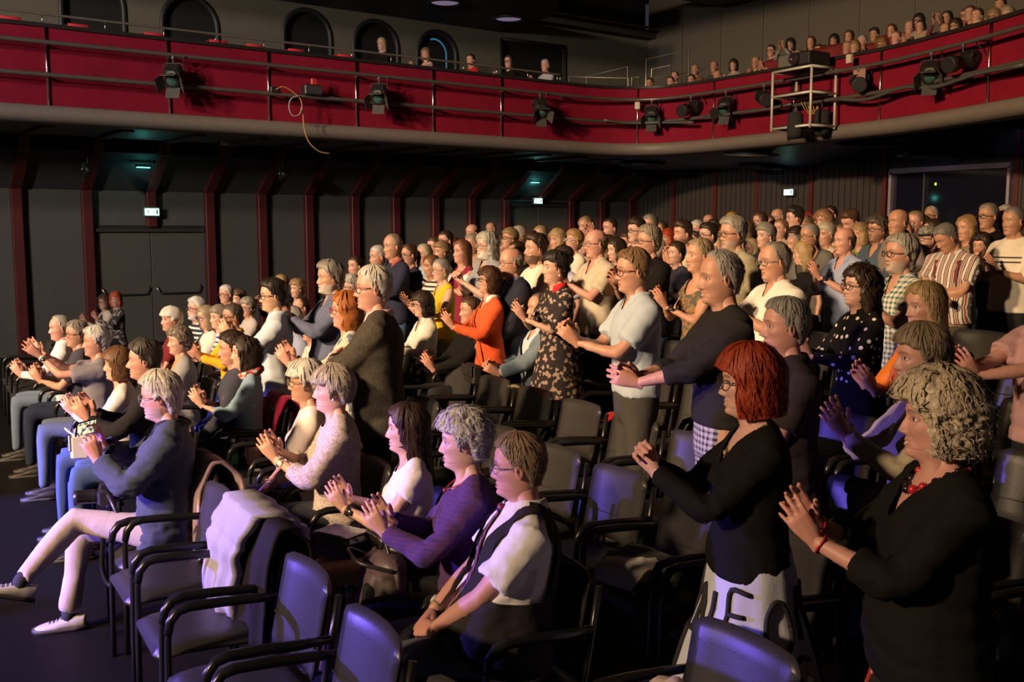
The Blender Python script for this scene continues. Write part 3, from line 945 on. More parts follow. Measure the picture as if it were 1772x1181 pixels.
FINE = 0
STAT = dict(n=0)
def person(loc, yaw, k, lod, label, sex='m', pose='clap', pv=None, sit=False, hair=('short', BRN), top=None, sleeve='short', neck='crew', legs=None, skirt=None,
           jacket=None, jmat=None, jspec=None, collar=None, tone=0, glass=None, beard=None, smile=.4, hy=0., hp=0., hroll=0., lean=0., belly=0., wide=1., bust=1., hem=-.07, vdepth=.42,
           watch=None, seed=None, shoes=(.02, .018, .016), group=None, old=0., nose=1., ease=.012, legpose=None, bare=False, extra=None, headk=1., feet=True):
    seed = STAT['n'] * 7 + 3 if seed is None else seed
    STAT['n'] += 1
    pv = pv or {}; seed_ = seed
    jspec_ = dict(jspec or {}) if jmat is not None else None
    if jspec_ == {} and jmat is not None: jspec_ = {'x': 1}
    body, gar, jac, info = person_geo(sex, lod, pose, pv, None, sleeve, belly, wide, neck, ease, bust, hem, vdepth, seed, jacket=jspec_)
    hipz = (.455 + .10) if sit else .90
    if sit: hipz = .46 / k + .095
    TM = roty(lean); TT = np.array([-.02 if sit else 0, 0, hipz])
    def XF(V): return ((np.asarray(V) @ TM.T) + TT) * k
    # head
    HM = rotz(hy) @ roty(hp) @ rotx(hroll)
    J = XF([(.004, 0, .600)])[0] / k
    HT = (J + HM @ np.array([.016, 0, .116])) * k
    hm = head_geo(lod, sex, hair[1], beard, smile, nose, seed, old=old)
    hv = np.concatenate(hm.v) * k * headk
    B = MB()
    bv, bf = body.arrays()
    B.add(XF(bv), bf, 0, np.concatenate(body.c))
    B.add(hv @ HM.T + HT, hm.f, 0, np.concatenate(hm.c))
    V, F = B.arrays()
    me = make_mesh('person', V, F, None, np.concatenate(B.c))
    o = link('person', me, None, [skin(tone)], loc, yaw)
    tag(o, label, 'person', group)
    top = top or cloth('plain', (.3, .3, .3))
    garname = 'shirt'
    sh = link(garname, make_mesh('shirt', XF(gar[0]), gar[1]), o, [top])
    if jac is not None:
        jo = link('jacket', make_mesh('jacket', XF(jac[0]), jac[1]), o, [jmat])
    if collar is not None:
        V, F = collar_geo(sc=(1.0 if sex == 'm' else .9), **(collar[1] if len(collar) > 1 else {}))
        co = link('collar', make_mesh('collar', XF(V), F), sh, [collar[0]])
    if hair[0] is not None:
        hg = hair_geo(hair[0], lod, seed)
        V, F = hg.arrays()
        curl = hair[0] in ('curly', 'curlybob', 'longcurly')
        V = V * k * headk * (np.array([1, 1, 1]) if sex == 'm' else np.array([1, .97, 1]))
        link('hair', make_mesh('hair', V @ HM.T + HT, F), o, [hairmat(tuple(hair[1]), curl)])
    if glass: glasses(o, HM, HT, k * headk, lod, glass if isinstance(glass, tuple) else (.03, .025, .02))
    if watch: watch_on(o, info, XF, watch[0], *(watch[1:]))
    # legs
    hip = np.array([-.02 if sit else 0, 0, hipz])
    n = [16, 12, 8][lod]
    feetpos = []
    lm = legs or cloth('plain', (.02, .02, .025))
    if skirt:
        mb = MB(); nn = [64, 40, 20][lod]
        zs = [hipz + .12, hipz + .04, hipz - .08, hipz - .25, skirt[1]]
        rs = [(.162 * wide, .120 * wide), (.186 * wide, .140 * wide), (.205, .168), (.20 + .10 * skirt[2], .18 + .10 * skirt[2]), (.21 + .26 * skirt[2], .20 + .26 * skirt[2])]
        if sit:
            V, F = tube_geo([(-.12, 0, hipz - .01), (0, 0, hipz + .02), (.2, 0, hipz + .015), (.42, 0, hipz + .01), (.50, 0, hipz - .12), (.50, 0, skirt[1] + .1)], [(.10, .17), (.125, .19), (.10, .19), (.09, .19), (.12, .20), (.10, .22)], 24, True, (0, 0, 1)); mb.add(V, F)
        else:
            th = np.arange(nn) * 2 * math.pi / nn
            V = []
            for i, (z, (ry, rx)) in enumerate(zip(zs, rs)):
                fold = 1 + (.055 * i / 4 * skirt[2] ** .3) * np.sin(th * (11 if nn > 30 else 5) + seed + .6 * np.sin(th * 3))
                V += [(rx * f * math.cos(t), ry * f * math.sin(t), z) for f, t in zip(fold, th)]
            mb.add(V, grid_faces(5, nn).tolist())
        V, F = mb.arrays(); link('skirt', make_mesh('skirt', V * k, F), o, [skirt[0]])
    fl = 0
    for s in (1, -1):
        hj = hip + np.array([0, s * .088, -.02])
        if legpose == 'tuck': K = hip + np.array([.20, s * .12, -.06]); A = np.array([K[0] - .10, s * .12, hip[2] - .42]); toe = np.array([1, 0, 0.])
        elif legpose and s in legpose: K, A, toe = (np.array(q, float) for q in legpose[s])
        elif sit:
            K = hip + np.array([.43, s * .11, .01]); A = np.array([K[0] + .02, s * .11, .09]); toe = np.array([1, 0, 0.])
        else:
            K = np.array([.015, s * .095, .49]); A = np.array([-.01, s * .10, .09]); toe = np.array([1, s * .15, 0])
        if lod == 2 and not sit: A = A * np.array([1, 1, .15])
        info['leg%d' % s] = (K, A)
        if not (skirt and not bare):
            th_, kn, ank = (.092, .066, .052) if sex == 'm' else (.090, .060, .044)
            mb = MB()
            a = nrm(K - hj); b = nrm(A - K)
            ct = [hj - a * .04, hj + (K - hj) * .15, hj + (K - hj) * .5, K - a * .06, K + (b - a) * .0, K + b * .07, K + (A - K) * .5, A + (K - A) * .1, A - b * .01]
            mb.tube(ct, [th_ * .95, th_, th_ * .88, kn * 1.05, kn * 1.06, kn, kn * .92, ank, ank * 1.04], n, 0, True, (1, 0, 0) if not sit else (0, 1, 0))
            if s == 1:
                V, F = loft_torso(torso_pts(sex, .004, -.14, .06, belly * .6, wide), n + 4); mb.add((V @ (TM if not sit else np.eye(3)).T) + TT, F)
            V, F = mb.arrays(); V = np.asarray(V)
            if lod < 2:
                V = V + 0
                nn_ = wob(V * np.array([1, 1, 2.]), 40, seed, 4) * (.008 if lod == 0 else .005)
                V = V + np.stack([nn_, nn_ * .6, nn_ * 0], -1)
            info.setdefault('tv', []).append((V, F))
        feetpos.append((A, nrm(toe), s))
    if 'tv' in info:
        mb = MB()
        for V, F in info['tv']: mb.add(V, F)
        V, F = mb.arrays()
        if lod == 0: V, F, _ = remesh(V, F, .02, 3)
        elif lod == 1: V, F, _ = remesh(V, F, .03, 2)
        link('trousers', make_mesh('trousers', np.asarray(V) * k, F), o, [lm if not bare else skin(tone)])
    if lod < 2 and feet:
        for A, toe, s in feetpos:
            if 'shoe%d' % lod not in _SHOE: _SHOE['shoe%d' % lod] = shoe_geo(lod)
            sg = _SHOE['shoe%d' % lod]
            V, F = sg.arrays()
            z = nrm(np.array([0, 0, 1]) - toe * toe[2]); y = np.cross(z, toe)
            V = V @ np.stack([toe, y, z], 1).T + A - z * .09
            link('shoe', make_mesh('shoe', V * k, F, sg.mi), o, [plain('shoe %s' % str(shoes), shoes, .5, var=.05), plain('shoe sole', (.62, .60, .56) if shoes[0] > .2 else (.05, .045, .04), .6, var=.05)])
    if lod == 0 and feet and shoes[0] > .2:
        SH = [q for q in o.children if q.name.startswith('shoe')]
        for (A, toe, s), so in zip(feetpos, SH):
            z = nrm(np.array([0, 0, 1]) - toe * toe[2]); y = np.cross(z, toe); M = np.stack([toe, y, z], 1)
            for q in range(5):
                x0 = .015 + .020 * q; h0 = np.interp(x0, [.02, .07, .12], [.074, .053, .044])
                mb = MB(); mb.tube([(x0, -.026, h0 - .012), (x0 + .006, 0, h0 + .003), (x0, .026, h0 - .012)], .0035, 5); V, F = mb.arrays()
                link('lace', make_mesh('lace', (np.asarray(V) @ M.T + A - z * .09) * k, F), so, [plain('shoe lace', (.30, .28, .25), .8, var=0)])
            K = info['leg%d' % s][0]; b = nrm(A - K)
            mb = MB(); mb.tube([A - b * .05, A + b * .0, A - z * .045], [.040, .038, .036], 12, 0, True, (1, 0, 0) if abs(b[0]) < .8 else (0, 1, 0)); V, F = mb.arrays()
            link('sock', make_mesh('sock', np.asarray(V) * k, F), o, [plain('dark sock', (.025, .025, .035), .9, var=.1)])
    info['seed'] = seed; info['XF'] = XF; info['HM'] = HM; info['HT'] = HT; info['k'] = k; info['shirt'] = sh
    if extra: extra(o, info)
    return o, info
# ------------------------------------------------------------------ the hall
def velvet():
    m, nt, b = newmat('red velvet')
    co = objco(nt); f = noise(nt, co, 2.2, 5, .6); f2 = noise(nt, co, 60, 2)
    c = mixc(nt, f, (.13, .003, .014), (.24, .008, .028))
    nt.links.new(c, b.inputs['Base Color']); b.inputs['Roughness'].default_value = .8; b.inputs['Specular IOR Level'].default_value = .15
    b.inputs['Sheen Weight'].default_value = .35; b.inputs['Sheen Tint'].default_value = (.6, .03, .08, 1)
    bump(nt, b, f2, .2, .01); return m
VELVET = velvet()
WALLM = plain('charcoal wall', (.078, .074, .068), .75, var=.18, nscale=3, bmp=.12, bscale=40)
SLANT = plain('charcoal slope', (.050, .052, .060), .75, var=.12)
PILA = plain('oxblood pilaster', (.085, .012, .013), .5, var=.2, nscale=4)
DOORM = plain('grey door leaf', (.085, .080, .070), .55, var=.1, bmp=.05)
BLACK = plain('matt black', (.012, .012, .013), .6, var=.1)
PLAST = plain('upper wall plaster', (.145, .132, .095), .85, var=.14, nscale=2)
LIP = plain('grey balcony moulding', (.16, .135, .12), .55, var=.12)
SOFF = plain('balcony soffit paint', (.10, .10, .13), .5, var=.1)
CHROME = plain('chrome strip', (.75, .74, .72), .22, 1.0, var=.05)
PIPE = plain('dull steel pipe', (.17, .15, .135), .42, .6, var=.2)
PIPEB = plain('bright steel pipe', (.42, .40, .36), .35, .9, var=.1)
FLOORM = None
def floor_mat():
    m, nt, b = newmat('black stained floor')
    co = objco(nt, (.6, 9, 1)); f = noise(nt, co, 6, 5, .6)
    c = mixc(nt, f, (.004, .0038, .0035), (.014, .012, .010))
    nt.links.new(c, b.inputs['Base Color']); b.inputs['Roughness'].default_value = .5; b.inputs['Specular IOR Level'].default_value = .12
    bump(nt, b, f, .15, .004); return m
# floor
gx = np.array([-9, -4, 0, 1.5, 3.1, 3.6, 4.2, 4.8, 5.4, 6.0, 6.6, 7.2, 8, 9, 10.5, 12, 15, 17.4]); gy = np.array([-9, -4, 0, 4, 8.5, 9.5, 10.5, 11.5, 13, 15, 18.3])
V = [(x, y, floor_z(x, y)) for x in gx for y in gy]
F = [(i * len(gy) + j, (i + 1) * len(gy) + j, (i + 1) * len(gy) + j + 1, i * len(gy) + j + 1) for i in range(len(gx) - 1) for j in range(len(gy) - 1)]
V2 = [(x, y, -.3) for x in (-9, 17.4) for y in (-9, 18.3)]
fo = link('floor', make_mesh('floor', V, F, smooth=True), None, [floor_mat()]); tag(fo, kind='structure')

YW = 18.3
def slab(name, c, s, mat, parent=None, bev=0, kind='structure', rz=None, M=None):
    mb = MB(); mb.box((0, 0, 0), s, M, 0, bev)
    o = build(name, mb, [mat], parent, False, c, rz)
    if parent is None and kind: tag(o, kind=kind)
    return o
# door wall: panels between pilasters, an opening left for each pair of doors
wl = tag(link('wall_left', None, None, (), (0, YW, 0)), kind='structure')
def wpanel(x0, x1, z0, z1, mat=WALLM, y=.0, th=.08, name='wall_panel'):
    return slab(name, ((x0 + x1) / 2, y + th / 2, (z0 + z1) / 2), (x1 - x0, th, z1 - z0), mat, wl)
pil = [2.13, 3.13, 4.23, 5.31, 6.36, 7.37, 8.33, 9.33, 10.27, 11.22, 12.15, 13.07, 14.0, 14.95, 15.9, 16.85]
wpanel(-9, pil[0] - .01, 0, 2.8)
for a, b in zip(pil[:-1], pil[1:]):
    if abs(a - 4.23) < .01 or abs(a - 5.31) < .01: wpanel(a + .01, b - .01, 2.17, 2.8)
    elif abs(a - 13.07) < .01 or abs(a - 14.0) < .01: wpanel(a + .01, b - .01, 2.75, 2.8)
    else: wpanel(a + .01, b - .01, 0, 2.8)
wpanel(pil[-1] + .01, 17.4, 0, 2.8)
wpanel(-9, 17.4, 2.8, 8.0, BLACK, .09, .05, 'backing')
# slanted upper band and its ribs
def prism(name, pts, mat, parent=None, smooth=False, loc=(0, 0, 0)):
    """eight corners: four of one end, four of the other"""
    F = [(0, 1, 2, 3), (7, 6, 5, 4), (0, 4, 5, 1), (1, 5, 6, 2), (2, 6, 7, 3), (3, 7, 4, 0)]
    return link(name, make_mesh(name, pts, F, smooth=smooth), parent, [mat], loc)
allx = [-9] + pil + [17.4]
for a, b in zip(allx[:-1], allx[1:]):
    prism('sloping_panel', [(a + .01, -.0, 2.8), (a + .01, .10, 2.8), (a + .01, -.75, 3.48), (a + .01, -.85, 3.40), (b - .01, -.0, 2.8), (b - .01, .10, 2.8), (b - .01, -.75, 3.48), (b - .01, -.85, 3.40)], SLANT, wl)
for p in pil:
    h = 2.8
    z0 = 2.17 if abs(p - 5.31) < .01 else (2.75 if abs(p - 14.0) < .01 else 0)
    pm = slab('pilaster', (p, -.06, (z0 + h) / 2), (.17, .14, h - z0), PILA, wl, .012)
    prism('pilaster_rib', [(p - .085, -.13, 2.80), (p - .085, .0, 2.80), (p - .085, -.86, 3.46), (p - .085, -.99, 3.38), (p + .085, -.13, 2.80), (p + .085, .0, 2.80), (p + .085, -.86, 3.46), (p + .085, -.99, 3.38)], PILA, wl)
    slab('pilaster_rib', (p, -1.00, 3.47), (.17, .10, .20), PILA, wl)
    slab('soffit_rib', (p, -2.05, 3.585), (.17, 1.5, .05), PILA, wl)
# black lighting trough between the slope and the soffit
tr = tag(slab('ceiling_trough', (4.2, YW - 1.12, 3.78), (26.4, .52, .20), BLACK), kind='structure')
# doors
STEEL = plain('brushed steel', (.55, .53, .50), .3, 1.0, var=.05)
def double_door(n, xa, xb, h, z0=0.):
    d = tag(link('door_%d' % n, None, None, (), ((xa + xb) / 2, YW, z0)), kind='structure')
    w = (xb - xa)
    slab('door_frame', (0, .02, h + .02), (w, .10, .06), BLACK, d)
    slab('door_closer', (0, -.05, h - .035), (w * .96, .06, .06), plain('dark closer rail', (.03, .03, .03), .5), d)
    for s in (-1, 1):
        lf = slab('door_leaf', (s * w / 4, .03, h / 2), (w / 2 - .012, .06, h - .01), DOORM, d, .006)
        mb = MB()
        x0, x1 = s * .06, s * (w / 2 - .10)
        zb = .98 - h / 2
        p0, p1 = x0 - s * w / 4, x1 - s * w / 4
        mb.tube([(p0, -.03, zb + .13), (p0 + s * .01, -.075, zb + .10), (p0 + s * .07, -.085, zb), (p1 - s * .07, -.085, zb), (p1 - s * .01, -.075, zb + .10), (p1, -.03, zb + .13)], .014, 8)
        build('push_bar', mb, [STEEL], lf)
    return d
double_door(1, 4.32, 6.27, 2.15); double_door(2, 13.17, 14.87, 2.72, .0)

# upper side wall with arched openings (z 4.0 to 7.6), reveals and dark doors
upper = tag(link('wall_upper', None, None, (), (0, YW - .02, 0)), kind='structure')
arches = [(4.49, .51, 6.42, 'a'), (6.14, .50, 6.28, 'a'), (8.41, .49, 6.33, 'a'), (9.90, .50, 6.30, 'a'), (11.34, .48, 6.26, 'a'), (13.90, .90, 6.30, 'r')]
ztop = 6.75
def arch_panel(xl, xr, cx, hw, zt, kind):
    """wall bay with the opening cut out, 0.16 deep"""
    zs = zt - hw if kind == 'a' else zt
    pts = [(cx - hw, 4.0)] + ([(cx + hw * math.cos(t), zs + hw * math.sin(t)) for t in np.linspace(math.pi, 0, 17)] if kind == 'a' else [(cx - hw, zt), (cx + hw, zt)]) + [(cx + hw, 4.0)]
    n = len(pts)
    out = []
    for (x, z) in pts:           # matching outer point
        if z <= 4.0: out.append((xl if x < cx else xr, 4.0))
        elif kind == 'r': out.append((xl if x < cx else xr, ztop))
        else:
            t = math.atan2(z - zs, x - cx)
            if t > 2.35: out.append((xl, min(ztop, zs + (cx - xl) * math.tan(math.pi - t))))
            elif t < .79: out.append((xr, min(ztop, zs + (xr - cx) * math.tan(t))))
            else: out.append((cx + (ztop - zs) / math.tan(t) if abs(t - math.pi / 2) > 1e-3 else cx, ztop))
    out = [(min(max(x, xl), xr), z) for x, z in out]
    V = [(x, 0, z) for x, z in pts] + [(x, 0, z) for x, z in out] + [(x, .22, z) for x, z in pts]
    F = []
    for i in range(n - 1):
        F.append((n + i, n + i + 1, i + 1, i)); F.append((i, i + 1, 2 * n + i + 1, 2 * n + i))
    # corners left out by the fan
    k = len(V)
    for cxn in (xl, xr):
        a = [p for p in out if abs(p[0] - cxn) < 1e-6 and p[1] > 4.0]
        b = [p for p in out if abs(p[1] - ztop) < 1e-6]
        if a and b:
            A = max(a, key=lambda p: p[1]); Bq = min(b, key=lambda p: abs(p[0] - cxn))
            V += [(A[0], 0, A[1]), (cxn, 0, ztop), (Bq[0], 0, ztop)]; F.append((k, k + 1, k + 2)); k += 3
    link('wall_bay', make_mesh('wall_bay', V, F, smooth=False), upper, [PLAST])
    # moulded surround and a dark inner leaf
    mb = MB()
    path = [(cx - hw, .02, 4.0)] + ([(cx + hw * math.cos(t), .02, zs + hw * math.sin(t)) for t in np.linspace(math.pi, 0, 17)] if kind == 'a' else [(cx - hw, .02, zt), (cx + hw, .02, zt)]) + [(cx + hw, .02, 4.0)]
    if kind == 'a': mb.tube(path, .055, 8, 0, True, (0, 1, 0)); 
    else:
        for a, b in zip(path[:-1], path[1:]): mb.tube([a, b], .05, 8)
    build('arch_moulding', mb, [plain('dark moulding', (.022, .022, .022), .5)], upper)
    mb = MB()
    path2 = [(cx + (p[0] - cx) * .80, .16, 4.0 if p[2] <= 4 else (zs + (p[2] - zs) * .80 if kind == 'a' else p[2] - .1)) for p in path]
    if kind == 'a': mb.tube(path2, .035, 8, 0, True, (0, 1, 0))
    else: mb.tube(path2, .03, 6, 0, True, (0, 1, 0))
    build('arch_moulding', mb, [plain('dark moulding', (.022, .022, .022), .5)], upper)
    slab('arch_back', (cx, .30, (4 + zt) / 2), (2 * hw + .3, .06, zt - 4 + .3), plain('dark opening', (.016, .017, .018), .6, var=.3, nscale=1.5), upper)
bx = [3.2, 5.32, 7.28, 9.15, 10.62, 12.4, 15.6]
for (cx, hw, zt, kd), xl, xr in zip(arches, bx[:-1], bx[1:]): arch_panel(xl, xr, cx, hw, zt, kd)
slab('wall_bay', (-2.9, .05, 5.4), (12.2, .1, 2.8), PLAST, upper); slab('wall_bay', (16.6, .05, 5.4), (2.0, .1, 2.8), PLAST, upper)
# blue strip light inside the last arch
mb = MB(); mb.tube([(11.34 + .30 * math.cos(t), YW + .12, 5.78 + .34 * math.sin(t)) for t in np.linspace(1.9, .25, 12)] + [(11.64, YW + .12, 5.2), (11.64, YW + .12, 4.9)], .035, 6)
tag(build('strip_light', mb, [emit('blue strip', (.02, .10, .16), 1.2)]), 'curved blue strip light inside the arched doorway behind the balcony', 'light')
# pale rail and cornice running along the upper wall
mb = MB(); mb.tube([(-6, YW - .55, 6.9), (17, YW - .55, 6.9)], .03, 6); build('cornice_rail', mb, [PIPE], upper, loc=(0, -YW + .02, 0))
slab('cornice', (5.6, -.12, 6.83), (24, .3, .18), plain('dark cornice', (.05, .047, .042), .7), upper)

# ceiling
slab('ceiling', (4, 5, 8.2), (30, 30, .2), plain('black ceiling', (.010, .010, .011), .8))
# rounded upper ceiling slab with round downlights
ce = tag(link('ceiling_canopy', None, None, (), (0, 0, 6.42)), kind='structure')
th = np.linspace(0, math.pi / 2, 14)
out = [(-4, 14.6), (10.5, 14.6)] + [(10.5 + 2.4 * math.sin(t), 17.0 - 2.4 * math.cos(t)) for t in th[1:]] + [(12.9, 18.2), (-4, 18.2)]
n = len(out)
CANM = plain('violet grey canopy', (.045, .040, .055), .6, var=.1)
link('canopy_slab', make_mesh('canopy_slab', [(x, y, 0) for x, y in out] + [(x, y, .35) for x, y in out], [tuple(range(n)), tuple(range(2 * n - 1, n - 1, -1))] + [(i, n + i, n + (i + 1) % n, (i + 1) % n) for i in range(n)], smooth=False), ce, [CANM])
def downlight(name, x, y, z, r, parent, glow, tilt=None):
    mb = MB(); mb.lathe([(r * 1.28, 0), (r * 1.30, -.03), (r * 1.18, -.05), (r * 1.0, -.02), (r * .98, .10)], 28)
    o = build('downlight_ring', mb, [plain('dark fitting', (.03, .028, .03), .45)], None, loc=(x, y, z))
    mb = MB(); mb.lathe([(r * .99, .0), (r * .6, .012), (1e-4, .02)], 28)
    d = build('diffuser', mb, [glow], o, loc=(0, 0, -.012))
    return o
GLOWV = emit('frosted violet glass', (.16, .12, .19), 1.0)
for q, (x, y) in enumerate([(770, 5), (880, 33)]):
    d = sight(x, y); p = _C + d * ((6.40 - CAMZ) / d[2])
    tag(downlight('downlight', p[0], p[1], 6.42, .26, None, GLOWV), ['round downlight in the dark canopy at the top edge above the balcony', 'round downlight near the curved corner of the dark upper canopy'][q], 'light', 'round downlights')

# balcony front: velvet panels between chrome strips, black capping, grey moulding
curve = [(12.11, 15.10), (12.9, 15.06), (13.5, 14.88), (13.93, 14.5), (14.13, 14.0), (14.2, 13.1), (14.12, 11.2), (13.92, 9.4), (13.66, 8.4), (13.26, 7.3), (12.75, 6.2), (12.1, 5.1)]
def cr(P, n):
    P = [np.array(p, float) for p in P]; P = [2 * P[0] - P[1]] + P + [2 * P[-1] - P[-2]]; o = []
    for i in range(1, len(P) - 2):
        for t in np.arange(n) / n:
            o.append(.5 * (2 * P[i] + (P[i + 1] - P[i - 1]) * t + (2 * P[i - 1] - 5 * P[i] + 4 * P[i + 1] - P[i + 2]) * t * t + (3 * P[i] - P[i - 1] - 3 * P[i + 1] + P[i + 2]) * t ** 3))
    return np.array(o + [P[-2]])
cb = cr(curve, 6)
line = [np.array((x, 15.10)) for x in (-1.6, 0.0, 1.5, 3.06, 4.71, 6.25, 7.77, 9.25, 10.70)]
front = np.array(line + list(cb))
tang = np.gradient(front, axis=0); tang /= np.linalg.norm(tang, axis=1)[:, None]
nout = np.stack([tang[:, 1], -tang[:, 0]], 1)          # points into the hall
ZB, ZT = 3.82, 4.87
def sweep(name, prof, mat, parent, pts=None, nn=None, smooth=True, closed=True):
    """prof: (offset into hall, z) polygon swept along the balcony front"""
    pts = front if pts is None else pts; nn = nout if nn is None else nn
    m, k = len(pts), len(prof)
    V = [(p[0] + q[0] * o, p[1] + q[1] * o, z) for p, q in zip(pts, nn) for o, z in prof]
    F = []
    for i in range(m - 1):
        for j in range(k if closed else k - 1):
            l = (j + 1) % k
            F.append((i * k + j, i * k + l, (i + 1) * k + l, (i + 1) * k + j))
    if closed: F += [tuple(range(k)), tuple(range(m * k - 1, m * k - k - 1, -1))]
    o = link(name, make_mesh(name, V, F, smooth=smooth), parent, [mat]); sharp(o, 40)
    return o
bal = tag(link('wall_balcony', None), kind='structure')
sweep('balcony_core', [(-.05, ZB - .02), (-.05, ZT), (-.20, ZT), (-.20, ZB - .02)], BLACK, bal)
sweep('capping', [(.05, ZT), (.06, ZT + .05), (-.30, ZT + .06), (-.30, ZT)], plain('black capping', (.016, .015, .016), .45), bal)
sweep('moulding', [(-.02, ZB + .01), (.05, ZB - .005), (.10, ZB - .06), (.105, ZB - .13), (.07, ZB - .19), (0, ZB - .23), (-.2, ZB - .24), (-.2, ZB)], LIP, bal)
# velvet panels
seams_i = [0, 1, 2, 3, 4, 5, 6, 7, 8, 9]
nseam = len(line)
cut_pts = list(range(nseam)) + [nseam + k for k in (0, 15, 30, 36, 42, 54, len(cb) - 1)]
strip_at = []
for a, b in zip(cut_pts[:-1], cut_pts[1:]):
    P = front[a:b + 1]; Q = nout[a:b + 1]
    if len(P) == 2:
        t = np.linspace(0, 1, 7)[:, None]; P = P[0] + (P[1] - P[0]) * t; Q = Q[0] + (Q[1] - Q[0]) * t
    # the cloth bellies out a little between its seams
    m = len(P); k = 6
    g = np.linspace(0, 1, k)
    d = np.linalg.norm(np.diff(P, axis=0), axis=1); s = np.concatenate([[0], np.cumsum(d)]); L = s[-1]
    V = []
    for i in range(m):
        tq = s[i] / L; e = .012 if 0 < i < m - 1 else 0
        sh = (-.012 if i == m - 1 else (.012 if i == 0 else 0))
        for q in g:
            o = .012 + .022 * math.sin(math.pi * min(max(tq, .0), 1)) ** .5 * math.sin(math.pi * min(max(q, 0), 1)) ** .5 + .004 * math.sin(7 * tq + 5 * q + a)
            tg = (P[-1] - P[0]) / L * sh
            V.append((P[i][0] + Q[i][0] * o + tg[0] * -1 if i in (0, m - 1) else P[i][0] + Q[i][0] * o, P[i][1] + Q[i][1] * o, ZB + .005 + (ZT - ZB - .01) * q))
    F = [tuple(x) for x in grid_faces(m, k, False)]
    link('velvet_panel', make_mesh('velvet_panel', V, F), bal, [VELVET])
    strip_at.append(b)
for i in strip_at[:-1]:
    if i == nseam: continue
    p, q = front[i], nout[i]
    mb = MB(); mb.tube([(p[0] + q[0] * .035, p[1] + q[1] * .035, ZB + .0), (p[0] + q[0] * .035, p[1] + q[1] * .035, ZT + .0)], .016, 8)
    build('chrome_strip', mb, [CHROME], bal)
def rail(name, off, z, r, mat, i0=0, i1=None, parent=None, dz=None):
    idx = range(i0, len(front) if i1 is None else i1)
    pts = [(front[i][0] + nout[i][0] * off, front[i][1] + nout[i][1] * off, z + (dz(i) if dz else 0)) for i in idx]
    mb = MB(); mb.tube(pts, r, 10); return build(name, mb, [mat], parent)
lp = tag(rail('lighting_pipe', .28, 4.63, .032, PIPE), 'upper dull steel lighting pipe running along the red balcony front', 'pipe')
lp2 = tag(rail('lighting_pipe', .28, 4.20, .032, PIPE), 'lower dull steel lighting pipe running along the red balcony front', 'pipe')
for i in strip_at[1:-1]:
    for z, pp in ((4.63, lp), (4.20, lp2)):
        p, q = front[i], nout[i]
        mb = MB(); mb.tube([(p[0], p[1], z), (p[0] + q[0] * .28, p[1] + q[1] * .28, z)], .018, 6); build('pipe_bracket', mb, [PIPE], pp)
# hand rail above the capping, door-wall side only
hr = tag(rail('handrail', -.10, ZT + .20, .018, plain('bronze handrail', (.36, .31, .26), .35, .7), 0, nseam + 2), 'thin metal handrail above the black edge of the side balcony', 'rail')
for i in range(nseam + 1):
    for f in (0, .5):
        p = front[i] * (1 - f) + front[min(i + 1, len(front) - 1)] * f
        mb = MB(); mb.tube([(p[0], p[1] + .10, ZT + .05), (p[0], p[1] + .10, ZT + .20)], .010, 6); build('rail_post', mb, [CHROME], hr)
# balcony floors and soffits
sf = tag(link('ceiling_soffit', None), kind='structure')
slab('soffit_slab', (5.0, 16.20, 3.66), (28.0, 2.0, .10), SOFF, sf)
slab('balcony_floor', (5.0, 16.75, 3.93), (28.0, 3.2, .10), BLACK, sf)
# back soffit: ruled surface from the moulding to the back wall
idx = list(range(nseam + 4, len(front)))
V = []; XB = 17.0
bz = lambda y: float(np.interp(y, [5, 8.7, 13.1, 16.5, 18.3], [4.35, 4.08, 3.42, 3.5, 3.55]))
for j, i in enumerate(idx):
    p = front[i]; t = j / (len(idx) - 1)
    by = 18.2 - t * (18.2 - 2.0)
    V += [(p[0], p[1], ZB - .22)] + [(p[0] + (XB - p[0]) * f, p[1] + (by - p[1]) * f, ZB - .22 + (bz(by) - ZB + .22) * f) for f in (.33, .66, 1.0)]
F = [tuple(q) for q in grid_faces(len(idx), 4, False)]
SOFB = plain('soffit blue light tint', (.15, .18, .40), .45, var=.12)  # blue light on the underside is put into this base colour
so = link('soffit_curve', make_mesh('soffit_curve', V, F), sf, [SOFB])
V = [(x, y, 4.05) for x, y in [(12.1, 15.3), (13.2, 15.15), (14.0, 14.8), (14.4, 14.0), (14.4, 11), (14.1, 9), (13.4, 7.0), (12.4, 5.2), (17.2, 2), (17.2, 18.2), (12.1, 18.2)]]
link('balcony_floor', make_mesh('balcony_floor', V, [tuple(range(len(V)))], smooth=False), sf, [BLACK])
GLOWB = emit('dim blue glass', (.10, .09, .20), 1.0)
for q, (x, y, rr) in enumerate([(1112, 280, .38), (1299, 265, .40), (1318, 287, .38), (1503, 247, .46), (1605, 268, .40), (1748, 217, .45)]):
    d = sight(x, y)
    # find the soffit by marching
    t = 8.0
    while t < 24:
        p = _C + d * t
        f = min(max((p[0] - 14.0) / (XB - 14.0), 0), 1); zs = ZB - .22 + (bz(p[1]) - ZB + .22) * f
        if p[2] >= zs or p[0] > 16.6: break
        t += .02
    if p[0] > 16.6: p = onX(x, y, 16.5)
    o = downlight('downlight', p[0], p[1], p[2] - .01, rr, None, GLOWB)
    o.rotation_euler = (.10, -.06, 0)
    tag(o, ['round blue downlight under the balcony corner, nearest the door wall', 'large round blue downlight under the back balcony left of the black speakers', 'round downlight with a teal glint deep under the back balcony', 'large round blue downlight under the balcony right of the two black speakers', 'faint round downlight above the control booth window', 'round blue downlight under the balcony at the far edge of the picture'][q], 'light', 'round downlights')

